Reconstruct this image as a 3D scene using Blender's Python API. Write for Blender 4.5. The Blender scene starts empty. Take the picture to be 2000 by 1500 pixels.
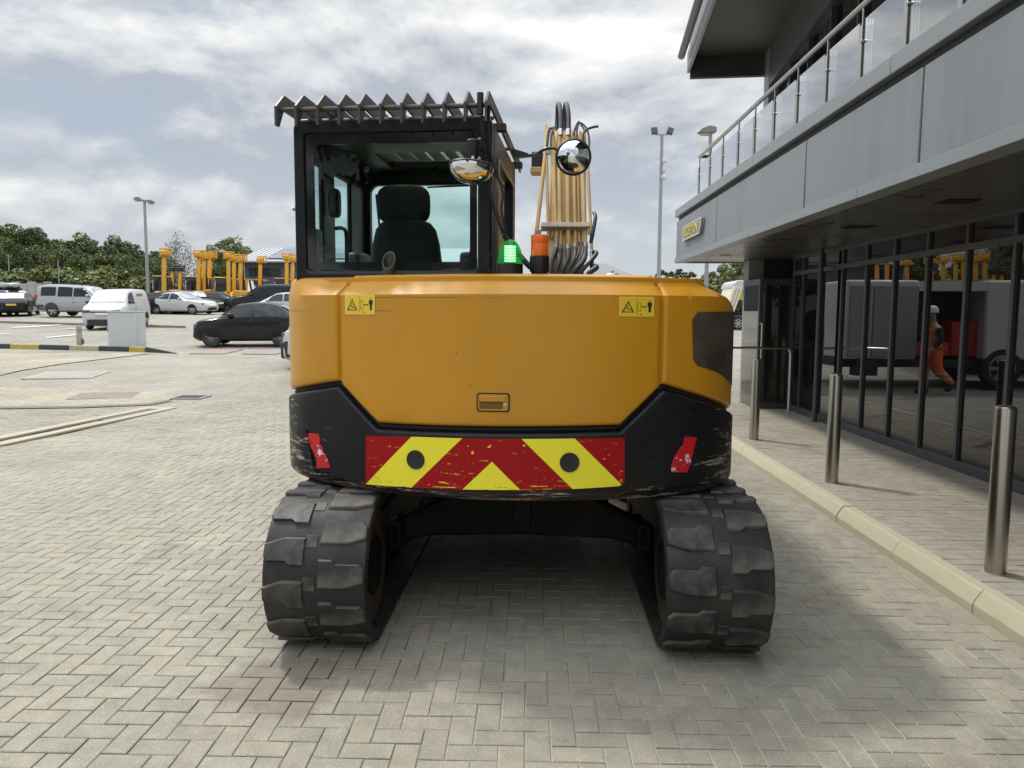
import bpy, bmesh, math, random
from mathutils import Vector, Matrix, noise as mnoise
R = math.radians
sc = bpy.context.scene
col = sc.collection
rnd = random.Random(7)

# ------------------------------------------------------------------ camera
W0, H0, F = 2000.0, 1500.0, 1440.0          # photograph size and focal length in its pixels
CAM_Z = 1.65
cam_d = bpy.data.cameras.new('camera'); cam = bpy.data.objects.new('camera', cam_d); col.objects.link(cam)
cam_d.sensor_width = 36.0; cam_d.lens = 36.0 * F / W0; cam_d.clip_end = 3000; cam_d.clip_start = 0.05
CM = (Matrix.Rotation(math.atan(31 / F), 4, 'Z') @ Matrix.Rotation(R(90) - math.atan(134 / F), 4, 'X') @ Matrix.Rotation(R(0.3), 4, 'Z'))
CM = Matrix.Translation((0, 0, CAM_Z)) @ CM
cam.matrix_world = CM
sc.camera = cam

# ------------------------------------------------------------------ world, sun, exposure
SUN = Vector((-0.50, 0.42, 1.0)).normalized()
sun_el = math.asin(SUN.z); sun_az = math.atan2(SUN.x, SUN.y)
w = bpy.data.worlds.new('World'); sc.world = w; w.use_nodes = True
nt = w.node_tree; nt.nodes.clear()
def N(nt, t, **k):
    n = nt.nodes.new(t)
    for a, b in k.items(): setattr(n, a, b)
    return n
CLOUD = (6.38, 31.89, 1.25)
def build_world():
    L = nt.links.new
    out = N(nt, 'ShaderNodeOutputWorld'); bg = N(nt, 'ShaderNodeBackground'); bg.inputs[1].default_value = 0.1
    sky = N(nt, 'ShaderNodeTexSky', sky_type='NISHITA', sun_disc=False, sun_elevation=sun_el, sun_rotation=sun_az)
    tc = N(nt, 'ShaderNodeTexCoord'); sep = N(nt, 'ShaderNodeSeparateXYZ'); L(tc.outputs['Generated'], sep.inputs[0])
    mx = N(nt, 'ShaderNodeMath', operation='MAXIMUM'); L(sep.outputs[2], mx.inputs[0]); mx.inputs[1].default_value = 0.0
    def noise(scale, loc, dz, det, rough, dist=0.0):
        mp = N(nt, 'ShaderNodeMapping'); mp.inputs['Scale'].default_value = (1, 1, 2.3); mp.inputs['Location'].default_value = (loc[0], loc[1], loc[2] + dz); L(tc.outputs['Generated'], mp.inputs[0])
        n = N(nt, 'ShaderNodeTexNoise'); n.inputs['Scale'].default_value = scale; n.inputs['Detail'].default_value = det; n.inputs['Roughness'].default_value = rough; n.inputs['Distortion'].default_value = dist; L(mp.outputs[0], n.inputs['Vector']); return n.outputs['Fac']
    def rng(x, a, c, lo=0.0, hi=1.0, sm=False):
        r = N(nt, 'ShaderNodeMapRange'); r.inputs[1].default_value = a; r.inputs[2].default_value = c; r.inputs[3].default_value = lo; r.inputs[4].default_value = hi
        if sm: r.interpolation_type = 'SMOOTHSTEP'
        L(x, r.inputs[0]); return r.outputs[0]
    def mix(f, a, b):
        m = N(nt, 'ShaderNodeMix', data_type='RGBA'); L(f, m.inputs[0])
        for k, v in ((6, a), (7, b)):
            if isinstance(v, tuple): m.inputs[k].default_value = (*v, 1)
            else: L(v, m.inputs[k])
        return m.outputs[2]
    def mt(op, a, b):
        m = N(nt, 'ShaderNodeMath', operation=op); L(a, m.inputs[0])
        if isinstance(b, float): m.inputs[1].default_value = b
        else: L(b, m.inputs[1])
        return m.outputs[0]
    nA = noise(2.7, CLOUD, 0, 10, .55, .15); nB = noise(2.7, CLOUD, .055, 10, .55, .15)      # density here and a little higher up: sunlit tops, grey bases
    big = noise(1.1, (CLOUD[0] + 9, CLOUD[1], CLOUD[2]), 0, 4, .5)
    lit = rng(mt('ADD', mt('MULTIPLY', mt('SUBTRACT', nA, nB), 5.0), mt('MULTIPLY', mt('SUBTRACT', big, .5), 2.6)), -.45, .48)
    dens = rng(nA, .36, .50, 0, 1, True)
    cloud = mix(lit, (4.9, 5.35, 6.1), (10.3, 10.35, 10.2))
    gap = N(nt, 'ShaderNodeMix', data_type='RGBA'); gap.inputs[0].default_value = .85; L(sky.outputs[0], gap.inputs[6]); gap.inputs[7].default_value = (4.7, 5.3, 6.1, 1)
    c = mix(dens, gap.outputs[2], cloud)
    c = mix(rng(mx.outputs[0], 0.0, .20, .7, 0.0), c, (7.2, 7.6, 7.7))                       # pale veil near the horizon
    # sky raised towards the zenith, above the view, to add fill light
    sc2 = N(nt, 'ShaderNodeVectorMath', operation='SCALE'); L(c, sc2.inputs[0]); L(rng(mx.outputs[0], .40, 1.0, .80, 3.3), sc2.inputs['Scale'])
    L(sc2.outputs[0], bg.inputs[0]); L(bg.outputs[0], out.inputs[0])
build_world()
sl = bpy.data.lights.new('sun', 'SUN'); sl.energy = 2.0; sl.angle = R(5.0); sl.color = (1.0, 0.95, 0.86)
so = bpy.data.objects.new('sun', sl); col.objects.link(so)
so.rotation_euler = SUN.to_track_quat('Z', 'Y').to_euler(); so.location = (0, 0, 30)
sc.view_settings.view_transform = 'Standard'; sc.view_settings.look = 'None'
sc.view_settings.exposure = 0.3; sc.view_settings.gamma = 1.0
try: sc.view_settings.use_curve_mapping = False
except Exception: pass
sc.cycles.max_bounces = 10; sc.cycles.transparent_max_bounces = 24; sc.cycles.glossy_bounces = 5
sc.cycles.caustics_reflective = False; sc.cycles.caustics_refractive = False
sc.cycles.sample_clamp_indirect = 6.0

# ------------------------------------------------------------------ photograph pixel -> direction / point
CR = CM.to_3x3(); CO = Vector((0, 0, CAM_Z))
def ray(px, py): return (CR @ Vector(((px - W0 / 2) / F, -(py - H0 / 2) / F, -1.0))).normalized()
def on_plane(px, py, axis, val):
    d = ray(px, py); t = (val - CO[axis]) / d[axis]; return CO + d * t
GP = [(-400, 0), (10, 0), (15, .10), (24, .46), (36, 1.0), (43, 1.42), (55, 1.9), (80, 2.3), (140, 2.8), (900, 3.5)]
def gz(y):
    for (a, b), (c, d) in zip(GP, GP[1:]):
        if y <= c: return b + (d - b) * (y - a) / (c - a)
    return GP[-1][1]
def on_ground(px, py, dz=0.0):
    d = ray(px, py); lo = 0.5
    t = 1.0
    prev = t
    while t < 600:
        p = CO + d * t
        if p.z < gz(p.y) + dz: break
        prev = t; t *= 1.02
    lo, hi = prev, t
    for _ in range(30):
        mid = (lo + hi) / 2; p = CO + d * mid
        if p.z < gz(p.y) + dz: hi = mid
        else: lo = mid
    return CO + d * hi

# ------------------------------------------------------------------ materials
MATS = {}
def M(name, color=(.5, .5, .5), rough=.5, metal=0.0, spec=.5, coat=0.0, var=0.0, vscale=4.0, bump=0.0, bscale=60.0,
      dirt=None, dirt_amt=0.0, dscale=3.0, emit=None, estr=0.0, rvar=0.0, vcol=None, aniso=None, coords='Object', dirt_lo=.45, dirt_hi=.72, coat_rough=.06):
    """Principled material with procedural colour variation, dirt patches and fine relief."""
    if name in MATS: return MATS[name]
    m = bpy.data.materials.new(name); m.use_nodes = True; MATS[name] = m
    nt = m.node_tree; L = nt.links.new; b = nt.nodes['Principled BSDF']
    b.inputs['Base Color'].default_value = (*color, 1); b.inputs['Roughness'].default_value = rough
    b.inputs['Metallic'].default_value = metal; b.inputs['Specular IOR Level'].default_value = spec
    b.inputs['Coat Weight'].default_value = coat; b.inputs['Coat Roughness'].default_value = coat_rough
    if emit: b.inputs['Emission Color'].default_value = (*emit, 1); b.inputs['Emission Strength'].default_value = estr
    tc = N(nt, 'ShaderNodeTexCoord'); vec = tc.outputs[coords]
    if aniso:
        mp = N(nt, 'ShaderNodeMapping'); mp.inputs['Scale'].default_value = aniso; L(vec, mp.inputs[0]); vec = mp.outputs[0]
    cur = None
    if var:
        n = N(nt, 'ShaderNodeTexNoise'); n.inputs['Scale'].default_value = vscale; n.inputs['Detail'].default_value = 6; n.inputs['Roughness'].default_value = .6
        L(vec, n.inputs['Vector'])
        mr = N(nt, 'ShaderNodeMapRange'); mr.inputs[1].default_value = .3; mr.inputs[2].default_value = .7
        L(n.outputs['Fac'], mr.inputs[0])
        mix = N(nt, 'ShaderNodeMix', data_type='RGBA'); L(mr.outputs[0], mix.inputs[0])
        a = vcol or tuple(c * (1 - var) for c in color); c2 = tuple(min(1, c * (1 + var)) for c in color)
        mix.inputs[6].default_value = (*a, 1); mix.inputs[7].default_value = (*c2, 1); cur = mix.outputs[2]
        if rvar:
            rr = N(nt, 'ShaderNodeMapRange'); rr.inputs[1].default_value = .3; rr.inputs[2].default_value = .7
            rr.inputs[3].default_value = max(0.02, rough - rvar); rr.inputs[4].default_value = min(1, rough + rvar)
            L(n.outputs['Fac'], rr.inputs[0]); L(rr.outputs[0], b.inputs['Roughness'])
    if dirt:
        n = N(nt, 'ShaderNodeTexNoise'); n.inputs['Scale'].default_value = dscale; n.inputs['Detail'].default_value = 9; n.inputs['Roughness'].default_value = .68
        L(vec, n.inputs['Vector'])
        mr = N(nt, 'ShaderNodeMapRange'); mr.inputs[1].default_value = dirt_lo; mr.inputs[2].default_value = dirt_hi; mr.inputs[4].default_value = dirt_amt
        L(n.outputs['Fac'], mr.inputs[0])
        mix = N(nt, 'ShaderNodeMix', data_type='RGBA'); L(mr.outputs[0], mix.inputs[0])
        if cur: L(cur, mix.inputs[6])
        else: mix.inputs[6].default_value = (*color, 1)
        mix.inputs[7].default_value = (*dirt, 1); cur = mix.outputs[2]
    if cur: L(cur, b.inputs['Base Color'])
    if bump:
        n = N(nt, 'ShaderNodeTexNoise'); n.inputs['Scale'].default_value = bscale; n.inputs['Detail'].default_value = 4
        L(vec, n.inputs['Vector'])
        bp = N(nt, 'ShaderNodeBump'); bp.inputs['Strength'].default_value = bump; bp.inputs['Distance'].default_value = .004
        L(n.outputs['Fac'], bp.inputs['Height']); L(bp.outputs[0], b.inputs['Normal'])
    return m

def glass_mat(name, tint, ior=1.5, gain=1.0, dark=None):
    """thin pane: tinted see-through plus Fresnel reflection; 'dark' makes the pane look into an unlit room"""
    if name in MATS: return MATS[name]
    m = bpy.data.materials.new(name); m.use_nodes = True; MATS[name] = m
    nt = m.node_tree; nt.nodes.clear(); L = nt.links.new
    out = N(nt, 'ShaderNodeOutputMaterial'); mix = N(nt, 'ShaderNodeMixShader'); gl = N(nt, 'ShaderNodeBsdfGlossy'); gl.inputs['Roughness'].default_value = .004
    gl.inputs[0].default_value = (1, 1, 1, 1)
    if dark is None: tr = N(nt, 'ShaderNodeBsdfTransparent')
    else: tr = N(nt, 'ShaderNodeBsdfDiffuse')
    tr.inputs[0].default_value = (*(dark or tint), 1)
    fr = N(nt, 'ShaderNodeFresnel'); fr.inputs[0].default_value = ior
    mu = N(nt, 'ShaderNodeMath', operation='MULTIPLY'); mu.inputs[1].default_value = gain; mu.use_clamp = True
    L(fr.outputs[0], mu.inputs[0]); L(mu.outputs[0], mix.inputs[0]); L(tr.outputs[0], mix.inputs[1]); L(gl.outputs[0], mix.inputs[2]); L(mix.outputs[0], out.inputs[0])
    return m

# ------------------------------------------------------------------ mesh helpers
def tag(o, label=None, cat=None, group=None, kind=None):
    if label: o['label'] = label
    if cat: o['category'] = cat
    if group: o['group'] = group
    if kind: o['kind'] = kind
    return o
def empty(name, loc=(0, 0, 0), rz=0.0, parent=None):
    o = bpy.data.objects.new(name, None); col.objects.link(o); o.location = loc; o.rotation_euler = (0, 0, rz); o.parent = parent
    o.empty_display_size = .2
    return o
class MB:
    def __init__(s): s.v = []; s.f = []; s.m = []; s.uv = None
    def add(s, vs, fs, mi=0):
        o = len(s.v); s.v += [tuple(v) for v in vs]
        for f in fs: s.f.append(tuple(i + o for i in f)); s.m.append(mi)
        return s
    def box(s, lo, hi, mi=0, mat=None):
        x0, y0, z0 = lo; x1, y1, z1 = hi
        vs = [(x0, y0, z0), (x1, y0, z0), (x1, y1, z0), (x0, y1, z0), (x0, y0, z1), (x1, y0, z1), (x1, y1, z1), (x0, y1, z1)]
        if mat: vs = [mat @ Vector(v) for v in vs]
        return s.add(vs, [(0, 3, 2, 1), (4, 5, 6, 7), (0, 1, 5, 4), (1, 2, 6, 5), (2, 3, 7, 6), (3, 0, 4, 7)], mi)
    def prism(s, poly, d0, d1, axis='x', mi=0, mat=None):
        """poly in the plane normal to axis: x:(y,z) y:(x,z) z:(x,y)"""
        def p(a, d): return {'x': (d, a[0], a[1]), 'y': (a[0], d, a[1]), 'z': (a[0], a[1], d)}[axis]
        n = len(poly); vs = [p(a, d0) for a in poly] + [p(a, d1) for a in poly]
        if mat: vs = [mat @ Vector(v) for v in vs]
        return s.add(vs, [tuple(range(n))[::-1], tuple(range(n, 2 * n))] + [(i, (i + 1) % n, n + (i + 1) % n, n + i) for i in range(n)], mi)
    def tube(s, pts, r, n=8, mi=0, cap=True, closed=False):
        pts = [Vector(p) for p in pts]; k = len(pts); rs = r if isinstance(r, (list, tuple)) else [r] * k
        base = len(s.v); up = None
        for i, p in enumerate(pts):
            if closed: t = (pts[(i + 1) % k] - pts[i - 1]).normalized()
            else: t = (pts[min(i + 1, k - 1)] - pts[max(i - 1, 0)]).normalized()
            if up is None:
                up = Vector((0, 0, 1)) if abs(t.z) < .9 else Vector((1, 0, 0))
            a = t.cross(up).normalized(); up = a.cross(t).normalized()
            for j in range(n):
                th = 2 * math.pi * j / n
                s.v.append(tuple(p + (a * math.cos(th) + up * math.sin(th)) * rs[i]))
        for i in range(k if closed else k - 1):
            for j in range(n):
                a = base + i * n; b = base + ((i + 1) % k) * n
                s.f.append((a + j, b + j, b + (j + 1) % n, a + (j + 1) % n)); s.m.append(mi)
        if cap and not closed:
            s.f.append(tuple(base + j for j in range(n))); s.m.append(mi)
            s.f.append(tuple(base + (k - 1) * n + j for j in range(n))[::-1]); s.m.append(mi)
        return s
    def lathe(s, prof, n=24, mi=0, mat=None, cap=True):
        """profile (r,z) bottom to top round the Z axis"""
        vs = []
        for r, z in prof:
            for j in range(n):
                th = 2 * math.pi * j / n; vs.append((r * math.cos(th), r * math.sin(th), z))
        if mat: vs = [mat @ Vector(v) for v in vs]
        fs = []
        for i in range(len(prof) - 1):
            for j in range(n): fs.append((i * n + j, i * n + (j + 1) % n, (i + 1) * n + (j + 1) % n, (i + 1) * n + j))
        if cap: fs.append(tuple(range(n))[::-1]); fs.append(tuple((len(prof) - 1) * n + j for j in range(n)))
        return s.add(vs, fs, mi)
    def mesh(s, name, mats, ang=35, smooth=True):
        me = bpy.data.meshes.new(name); me.from_pydata(s.v, [], s.f)
        mats = mats if isinstance(mats, (list, tuple)) else [mats]
        for m in mats: me.materials.append(m)
        if len(mats) > 1: me.polygons.foreach_set('material_index', s.m)
        me.update()
        if smooth:
            me.shade_smooth()
            me.set_sharp_from_angle(angle=R(ang))
        return me
    def build(s, name, mats, parent=None, ang=35, smooth=True, bevel=0.0, seg=2, loc=None):
        o = bpy.data.objects.new(name, s.mesh(name, mats, ang, smooth)); col.objects.link(o); o.parent = parent
        if loc: o.location = loc
        if bevel:
            b = o.modifiers.new('bevel', 'BEVEL'); b.width = bevel; b.segments = seg; b.limit_method = 'ANGLE'; b.angle_limit = R(40); b.harden_normals = False
        return o
def link(name, me, parent=None, loc=(0, 0, 0), rot=(0, 0, 0), scale=(1, 1, 1)):
    o = bpy.data.objects.new(name, me); col.objects.link(o); o.parent = parent; o.location = loc; o.rotation_euler = rot; o.scale = scale
    return o
def copy_tree(o, parent=None):
    c = o.copy(); col.objects.link(c); c.parent = parent
    for ch in list(o.children): copy_tree(ch, c)
    return c
def catmull(pts, n=6):
    pts = [Vector(p) for p in pts]; out = []
    for i in range(len(pts) - 1):
        p0 = pts[max(i - 1, 0)]; p1 = pts[i]; p2 = pts[i + 1]; p3 = pts[min(i + 2, len(pts) - 1)]
        for k in range(n):
            t = k / n
            out.append(.5 * ((2 * p1) + (p2 - p0) * t + (2 * p0 - 5 * p1 + 4 * p2 - p3) * t * t + (3 * p1 - p0 - 3 * p2 + p3) * t ** 3))
    out.append(pts[-1]); return out
def rrect(x0, z0, x1, z1, r, n=5):
    out = []
    for cx, cz, a0 in ((x1 - r, z1 - r, 0), (x0 + r, z1 - r, 90), (x0 + r, z0 + r, 180), (x1 - r, z0 + r, 270)):
        for i in range(n + 1):
            a = R(a0 + 90 * i / n); out.append((cx + r * math.cos(a), cz + r * math.sin(a)))
    return out
def frame_prism(mb, outer, inner, d0, d1, axis='y', mi=0):
    """ring between two outlines with the same number of points, extruded d0..d1"""
    n = len(outer)
    def p(a, d): return {'x': (d, a[0], a[1]), 'y': (a[0], d, a[1]), 'z': (a[0], a[1], d)}[axis]
    vs = [p(a, d0) for a in outer] + [p(a, d0) for a in inner] + [p(a, d1) for a in outer] + [p(a, d1) for a in inner]
    fs = []
    for i in range(n):
        j = (i + 1) % n
        fs += [(i, j, n + j, n + i), (2 * n + i, 3 * n + i, 3 * n + j, 2 * n + j), (i, 2 * n + i, 2 * n + j, j), (n + i, n + j, 3 * n + j, 3 * n + i)]
    return mb.add(vs, fs, mi)

# ================================================================== GROUND
def paving_mat(name, base, joint=False, brick=None, warm=1.0):
    m = bpy.data.materials.new(name); m.use_nodes = True; nt = m.node_tree; L = nt.links.new; b = nt.nodes['Principled BSDF']
    b.inputs['Roughness'].default_value = .88; b.inputs['Specular IOR Level'].default_value = .3
    g = N(nt, 'ShaderNodeNewGeometry'); pos = g.outputs['Position']
    def noise(s, d=5, r=.6):
        n = N(nt, 'ShaderNodeTexNoise'); n.inputs['Scale'].default_value = s; n.inputs['Detail'].default_value = d; n.inputs['Roughness'].default_value = r
        L(pos, n.inputs['Vector']); return n.outputs['Fac']
    def rng(x, a, c, lo, hi):
        r = N(nt, 'ShaderNodeMapRange'); r.inputs[1].default_value = a; r.inputs[2].default_value = c; r.inputs[3].default_value = lo; r.inputs[4].default_value = hi
        L(x, r.inputs[0]); return r.outputs[0]
    def mul(colr, f):
        v = N(nt, 'ShaderNodeVectorMath', operation='SCALE'); L(colr, v.inputs[0]); L(f, v.inputs['Scale']); return v.outputs[0]
    if joint:
        sx = N(nt, 'ShaderNodeSeparateXYZ'); L(pos, sx.inputs[0])
        a = rng(sx.outputs[0], -1.6, 1.2, 0, 1); n = noise(1.3)
        ad = N(nt, 'ShaderNodeMath', operation='ADD'); L(a, ad.inputs[0]); L(rng(n, .3, .7, -.45, .45), ad.inputs[1]); ad.use_clamp = True
        mix = N(nt, 'ShaderNodeMix', data_type='RGBA'); L(ad.outputs[0], mix.inputs[0])
        mix.inputs[6].default_value = (.085, .077, .060, 1); mix.inputs[7].default_value = (.52, .485, .38, 1)
        # oil soaked joints behind the left track
        c = on_ground(548, 1338); di = N(nt, 'ShaderNodeVectorMath', operation='DISTANCE'); L(pos, di.inputs[0]); di.inputs[1].default_value = (c.x, c.y, 0)
        k = rng(di.outputs['Value'], .22, .36, 1, 0)
        m2 = N(nt, 'ShaderNodeMix', data_type='RGBA'); L(k, m2.inputs[0]); L(mix.outputs[2], m2.inputs[6]); m2.inputs[7].default_value = (.045, .033, .024, 1)
        colr = mul(m2.outputs[2], rng(noise(90), .25, .75, .75, 1.25)); L(colr, b.inputs['Base Color']); return m
    if brick:
        br = N(nt, 'ShaderNodeTexBrick'); L(pos, br.inputs['Vector']); br.inputs['Scale'].default_value = 1.0
        br.offset = .5
        for k, v in (('Brick Width', .2), ('Row Height', .1), ('Mortar Size', .007), ('Bias', 0.0), ('Mortar Smooth', .3)): br.inputs[k].default_value = v
        br.inputs['Color1'].default_value = (*[c * .9 for c in base], 1); br.inputs['Color2'].default_value = (*[c * 1.1 for c in base], 1)
        br.inputs['Mortar'].default_value = (*[c * brick for c in base], 1); colr = br.outputs['Color']
    else:
        oi = N(nt, 'ShaderNodeObjectInfo'); ad = N(nt, 'ShaderNodeMath', operation='ADD'); L(oi.outputs['Random'], ad.inputs[0]); L(g.outputs['Random Per Island'], ad.inputs[1])
        fr = N(nt, 'ShaderNodeMath', operation='FRACT'); L(ad.outputs[0], fr.inputs[0])
        rp = N(nt, 'ShaderNodeValToRGB'); e = rp.color_ramp.elements; e[0].position = 0; e[1].position = 1
        e[0].color = (base[0] * .92, base[1] * .92, base[2] * .93, 1); e[1].color = (base[0] * 1.07, base[1] * 1.065, base[2] * 1.05, 1)
        k = e.new(.45); k.color = (*base, 1); k = e.new(.8); k.color = (base[0] * 1.02, base[1] * 1.01, base[2] * .98, 1)
        L(fr.outputs[0], rp.inputs[0]); colr = rp.outputs[0]
    colr = mul(colr, rng(noise(.7, 6), .3, .7, .84, 1.14))
    colr = mul(colr, rng(noise(9, 5), .3, .7, .86, 1.13))
    if not brick:
        colr = mul(colr, rng(noise(260, 2), .3, .7, .72, 1.26))
        # exposed pale aggregate flecks
        vo = N(nt, 'ShaderNodeTexVoronoi'); vo.inputs['Scale'].default_value = 120; L(pos, vo.inputs['Vector'])
        k = rng(vo.outputs['Distance'], .14, .24, 1, 0)
        sel = N(nt, 'ShaderNodeSeparateColor'); L(vo.outputs['Color'], sel.inputs[0]); k2 = rng(sel.outputs[0], .66, .70, 0, .9)
        mm = N(nt, 'ShaderNodeMath', operation='MULTIPLY'); L(k, mm.inputs[0]); L(k2, mm.inputs[1])
        mx = N(nt, 'ShaderNodeMix', data_type='RGBA'); L(mm.outputs[0], mx.inputs[0]); L(colr, mx.inputs[6]); mx.inputs[7].default_value = (.68, .65, .56, 1); colr = mx.outputs[2]
        # dark grime blots
        dn = noise(1.7, 8, .7); k = rng(dn, .56, .70, 0, .5)
        mx = N(nt, 'ShaderNodeMix', data_type='RGBA'); L(k, mx.inputs[0]); L(colr, mx.inputs[6]); mx.inputs[7].default_value = (.11, .10, .085, 1); colr = mx.outputs[2]
        # brown oil mark behind the left track
        oc = on_ground(548, 1338); di = N(nt, 'ShaderNodeVectorMath', operation='DISTANCE'); L(pos, di.inputs[0]); di.inputs[1].default_value = (oc.x, oc.y, 0)
        ad2 = N(nt, 'ShaderNodeMath', operation='ADD'); L(di.outputs['Value'], ad2.inputs[0]); L(rng(noise(5, 6), .3, .7, -.14, .14), ad2.inputs[1])
        mx = N(nt, 'ShaderNodeMix', data_type='RGBA'); L(rng(ad2.outputs[0], .18, .34, .45, 0), mx.inputs[0]); L(colr, mx.inputs[6]); mx.inputs[7].default_value = (.12, .095, .07, 1); colr = mx.outputs[2]
        bp = N(nt, 'ShaderNodeBump'); bp.inputs['Strength'].default_value = .5; bp.inputs['Distance'].default_value = .002; L(noise(300, 3), bp.inputs['Height']); L(bp.outputs[0], b.inputs['Normal'])
    else:
        colr = mul(colr, rng(noise(.16, 6), .3, .7, .86, 1.12))
    L(colr, b.inputs['Base Color']); return m
PV = paving_mat('paving_block_concrete', (.285, .264, .212))
PVJ = paving_mat('jointing_sand', (.3, .3, .3), joint=True)
PVF = paving_mat('paving_far', (.28, .264, .22), brick=.38)
PVP = paving_mat('pavement_block_concrete', (.31, .283, .232))

def build_ground():
    mb = MB(); ys = [-120, -40, -10, 0, 6] + [g[0] for g in GP[1:]] ; ys = sorted(set(ys + [12, 18, 21, 28, 32, 48, 65, 100, 200, 400]))
    xs = [-700, -300, -150, -80, -40, -20, -10, 0, 10, 20, 40, 80, 150, 300, 700]
    for y in ys:
        for x in xs: mb.v.append((x, y, gz(y) - .012))
    n = len(xs)
    for i in range(len(ys) - 1):
        for j in range(n - 1): mb.f.append((i * n + j, i * n + j + 1, (i + 1) * n + j + 1, (i + 1) * n + j)); mb.m.append(0)
    tag(mb.build('ground', PVF, smooth=False), kind='structure', label='block paved yard ground running to the trees')
build_ground()

KX = 2.50           # road face of the kerb
def block_mesh(name, mat, L=.2, Wd=.1, gap=.004, ch=.004):
    mb = MB(); add_block(mb, 0, 0, 0, L, Wd, gap, ch); return mb.mesh(name, mat, smooth=False)
def add_block(mb, x, y, z, lx, ly, gap=.0055, ch=.0035, tilt=(0, 0)):
    a, b = lx / 2 - gap / 2, ly / 2 - gap / 2; o = len(mb.v)
    for dz, k in ((-.018, 0), (-ch * .7, 0), (0, ch)):
        for sx, sy in ((-1, -1), (1, -1), (1, 1), (-1, 1)):
            px, py = sx * (a - k), sy * (b - k)
            mb.v.append((x + px, y + py, z + dz + px * tilt[0] + py * tilt[1]))
    fs = [(8, 9, 10, 11)]
    for r in (0, 4):
        for i in range(4): j = (i + 1) % 4; fs.append((r + i, r + j, r + 4 + j, r + 4 + i))
    for f in fs: mb.f.append(tuple(i + o for i in f)); mb.m.append(0)

def lay(parent, spots, mat, meshname, near=300):
    """spots: (x,y,z,lx,ly); the nearest ones to the camera become single blocks, the rest one joined part"""
    def size(s):
        d2 = s[0] ** 2 + s[1] ** 2 + (CAM_Z - s[2]) ** 2; q = CM.inverted() @ Vector(s[:3])
        inside = q.z < -.1 and abs(q.x / -q.z) < W0 / 2 / F * 1.0 and abs(q.y / -q.z) < H0 / 2 / F * 1.0
        return (0 if inside else 1, d2)
    hid = lambda s: any(abs(s[0] - tx) < .27 and 3.75 < s[1] < 6.5 for tx in (-.98, .94))
    spots.sort(key=size); r = random.Random(3)
    cache = {}; k = 0; mb = MB()
    for s in spots:
        x, y, z, lx, ly = s; z += r.uniform(-.0014, .0014); t = (r.gauss(0, .006), r.gauss(0, .006))
        if k < near and not hid(s):
            key = (round(lx, 3), round(ly, 3))
            if key not in cache:
                b = MB(); add_block(b, 0, 0, 0, lx, ly); cache[key] = b.mesh(meshname, mat, smooth=False)
            link('paving_block', cache[key], parent, (x, y, z), (t[1], -t[0], 0)); k += 1
        else: add_block(mb, x, y, z, lx, ly, tilt=t)
    tag(mb.build('paving_blocks_beyond', mat, parent, smooth=False), kind='stuff')

def build_paving():
    root = empty('yard_paving'); tag(root, 'herringbone concrete block paving around and under the excavator', kind='structure')
    y0, y1, x0, x1 = 1.2, 13.0, -10.4, KX - .2
    mb = MB(); mb.add([(x0, y0, -.0055), (KX, y0, -.0055), (KX, 10, -.0055), (x0, 10, -.0055), (KX, y1, gz(y1) - .0035), (x0, y1, gz(y1) - .0035)], [(0, 1, 2, 3), (3, 2, 4, 5)])
    tag(mb.build('jointing_sand', PVJ, root, smooth=False), kind='stuff')
    c = .1; sp = []
    nx0 = int(math.floor((x0 - x1) / c)); ny = int((y1 - y0) / c)
    for i in range(nx0, 0):
        for j in range(ny):
            k = (i - j) % 4
            cx, cy = x1 + i * c, y0 + j * c
            if abs(cx + .05) > .80 * cy + .6 and cx < 0: continue
            if k == 0:
                if i + 1 < 0: sp.append((cx + c, cy + c / 2, 2 * c, c))
                else: sp.append((cx + c / 2, cy + c / 2, c, c))
            elif k == 3: sp.append((cx + c / 2, cy + c, c, 2 * c))
            elif k == 1 and i == nx0: pass
    S = [(x, y, gz(y), lx, ly) for x, y, lx, ly in sp]
    for row in range(2):                               # two channel courses beside the kerb
        xx = x1 + .05 + row * .1; y = y0 + (.1 if row else 0)
        while y < y1: S.append((xx, y + .1, gz(y + .1), .1, .2)); y += .2
    lay(root, S, PV, 'paving_block')
    # raised pavement in front of the building
    root = empty('pavement'); tag(root, 'raised pavement of concrete blocks along the glazed front', kind='structure')
    PZ = .13; mb = MB(); mb.box((KX + .1, .5, -.05), (9.0, 14.2, PZ - .005)); mb.build('jointing_sand', M('pavement_sand', (.17, .155, .125), .95, var=.25, vscale=8), root, smooth=False)['kind'] = 'stuff'
    S = []; j = 0; y = .6
    while y < 14.1:
        x = KX + .125 + (.1 if j % 2 else .2)
        S.append((KX + .125 + (.05 if j % 2 else .1), y + .05, PZ, .1 if j % 2 else .2, .1))
        while x < 4.42:
            if abs(y) > .5: S.append((x + .1, y + .05, PZ, .2, .1))
            x += .2
        y += .1; j += 1
    S = [s for s in S if s[0] < .75 * s[1] + .5]
    lay(root, S, PVP, 'pavement_block')
    kr = empty('kerb'); tag(kr, 'sandy concrete kerb between yard and pavement', kind='structure')
    km = M('kerb_concrete', (.44, .405, .285), .9, var=.16, vscale=5, bump=.5, bscale=180, dirt=(.25, .23, .17), dirt_amt=.5, dscale=5, coords='Generated')
    prof = [(0, -.1), (0, .05), (.012, .075), (.045, .125), (.06, .134), (.125, .134), (.125, -.1)]
    mb = MB(); mb.prism([(p[0], p[1]) for p in prof], 0, .908, 'y'); me = mb.mesh('kerb_stone', km, ang=25)
    y = .4; r = random.Random(5)
    while y < 14:
        o = link('kerb_stone', me, kr, (KX + r.uniform(-.004, .004), y, r.uniform(-.003, .003)), (0, 0, r.uniform(-.002, .002))); y += .915
build_paving()

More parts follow.
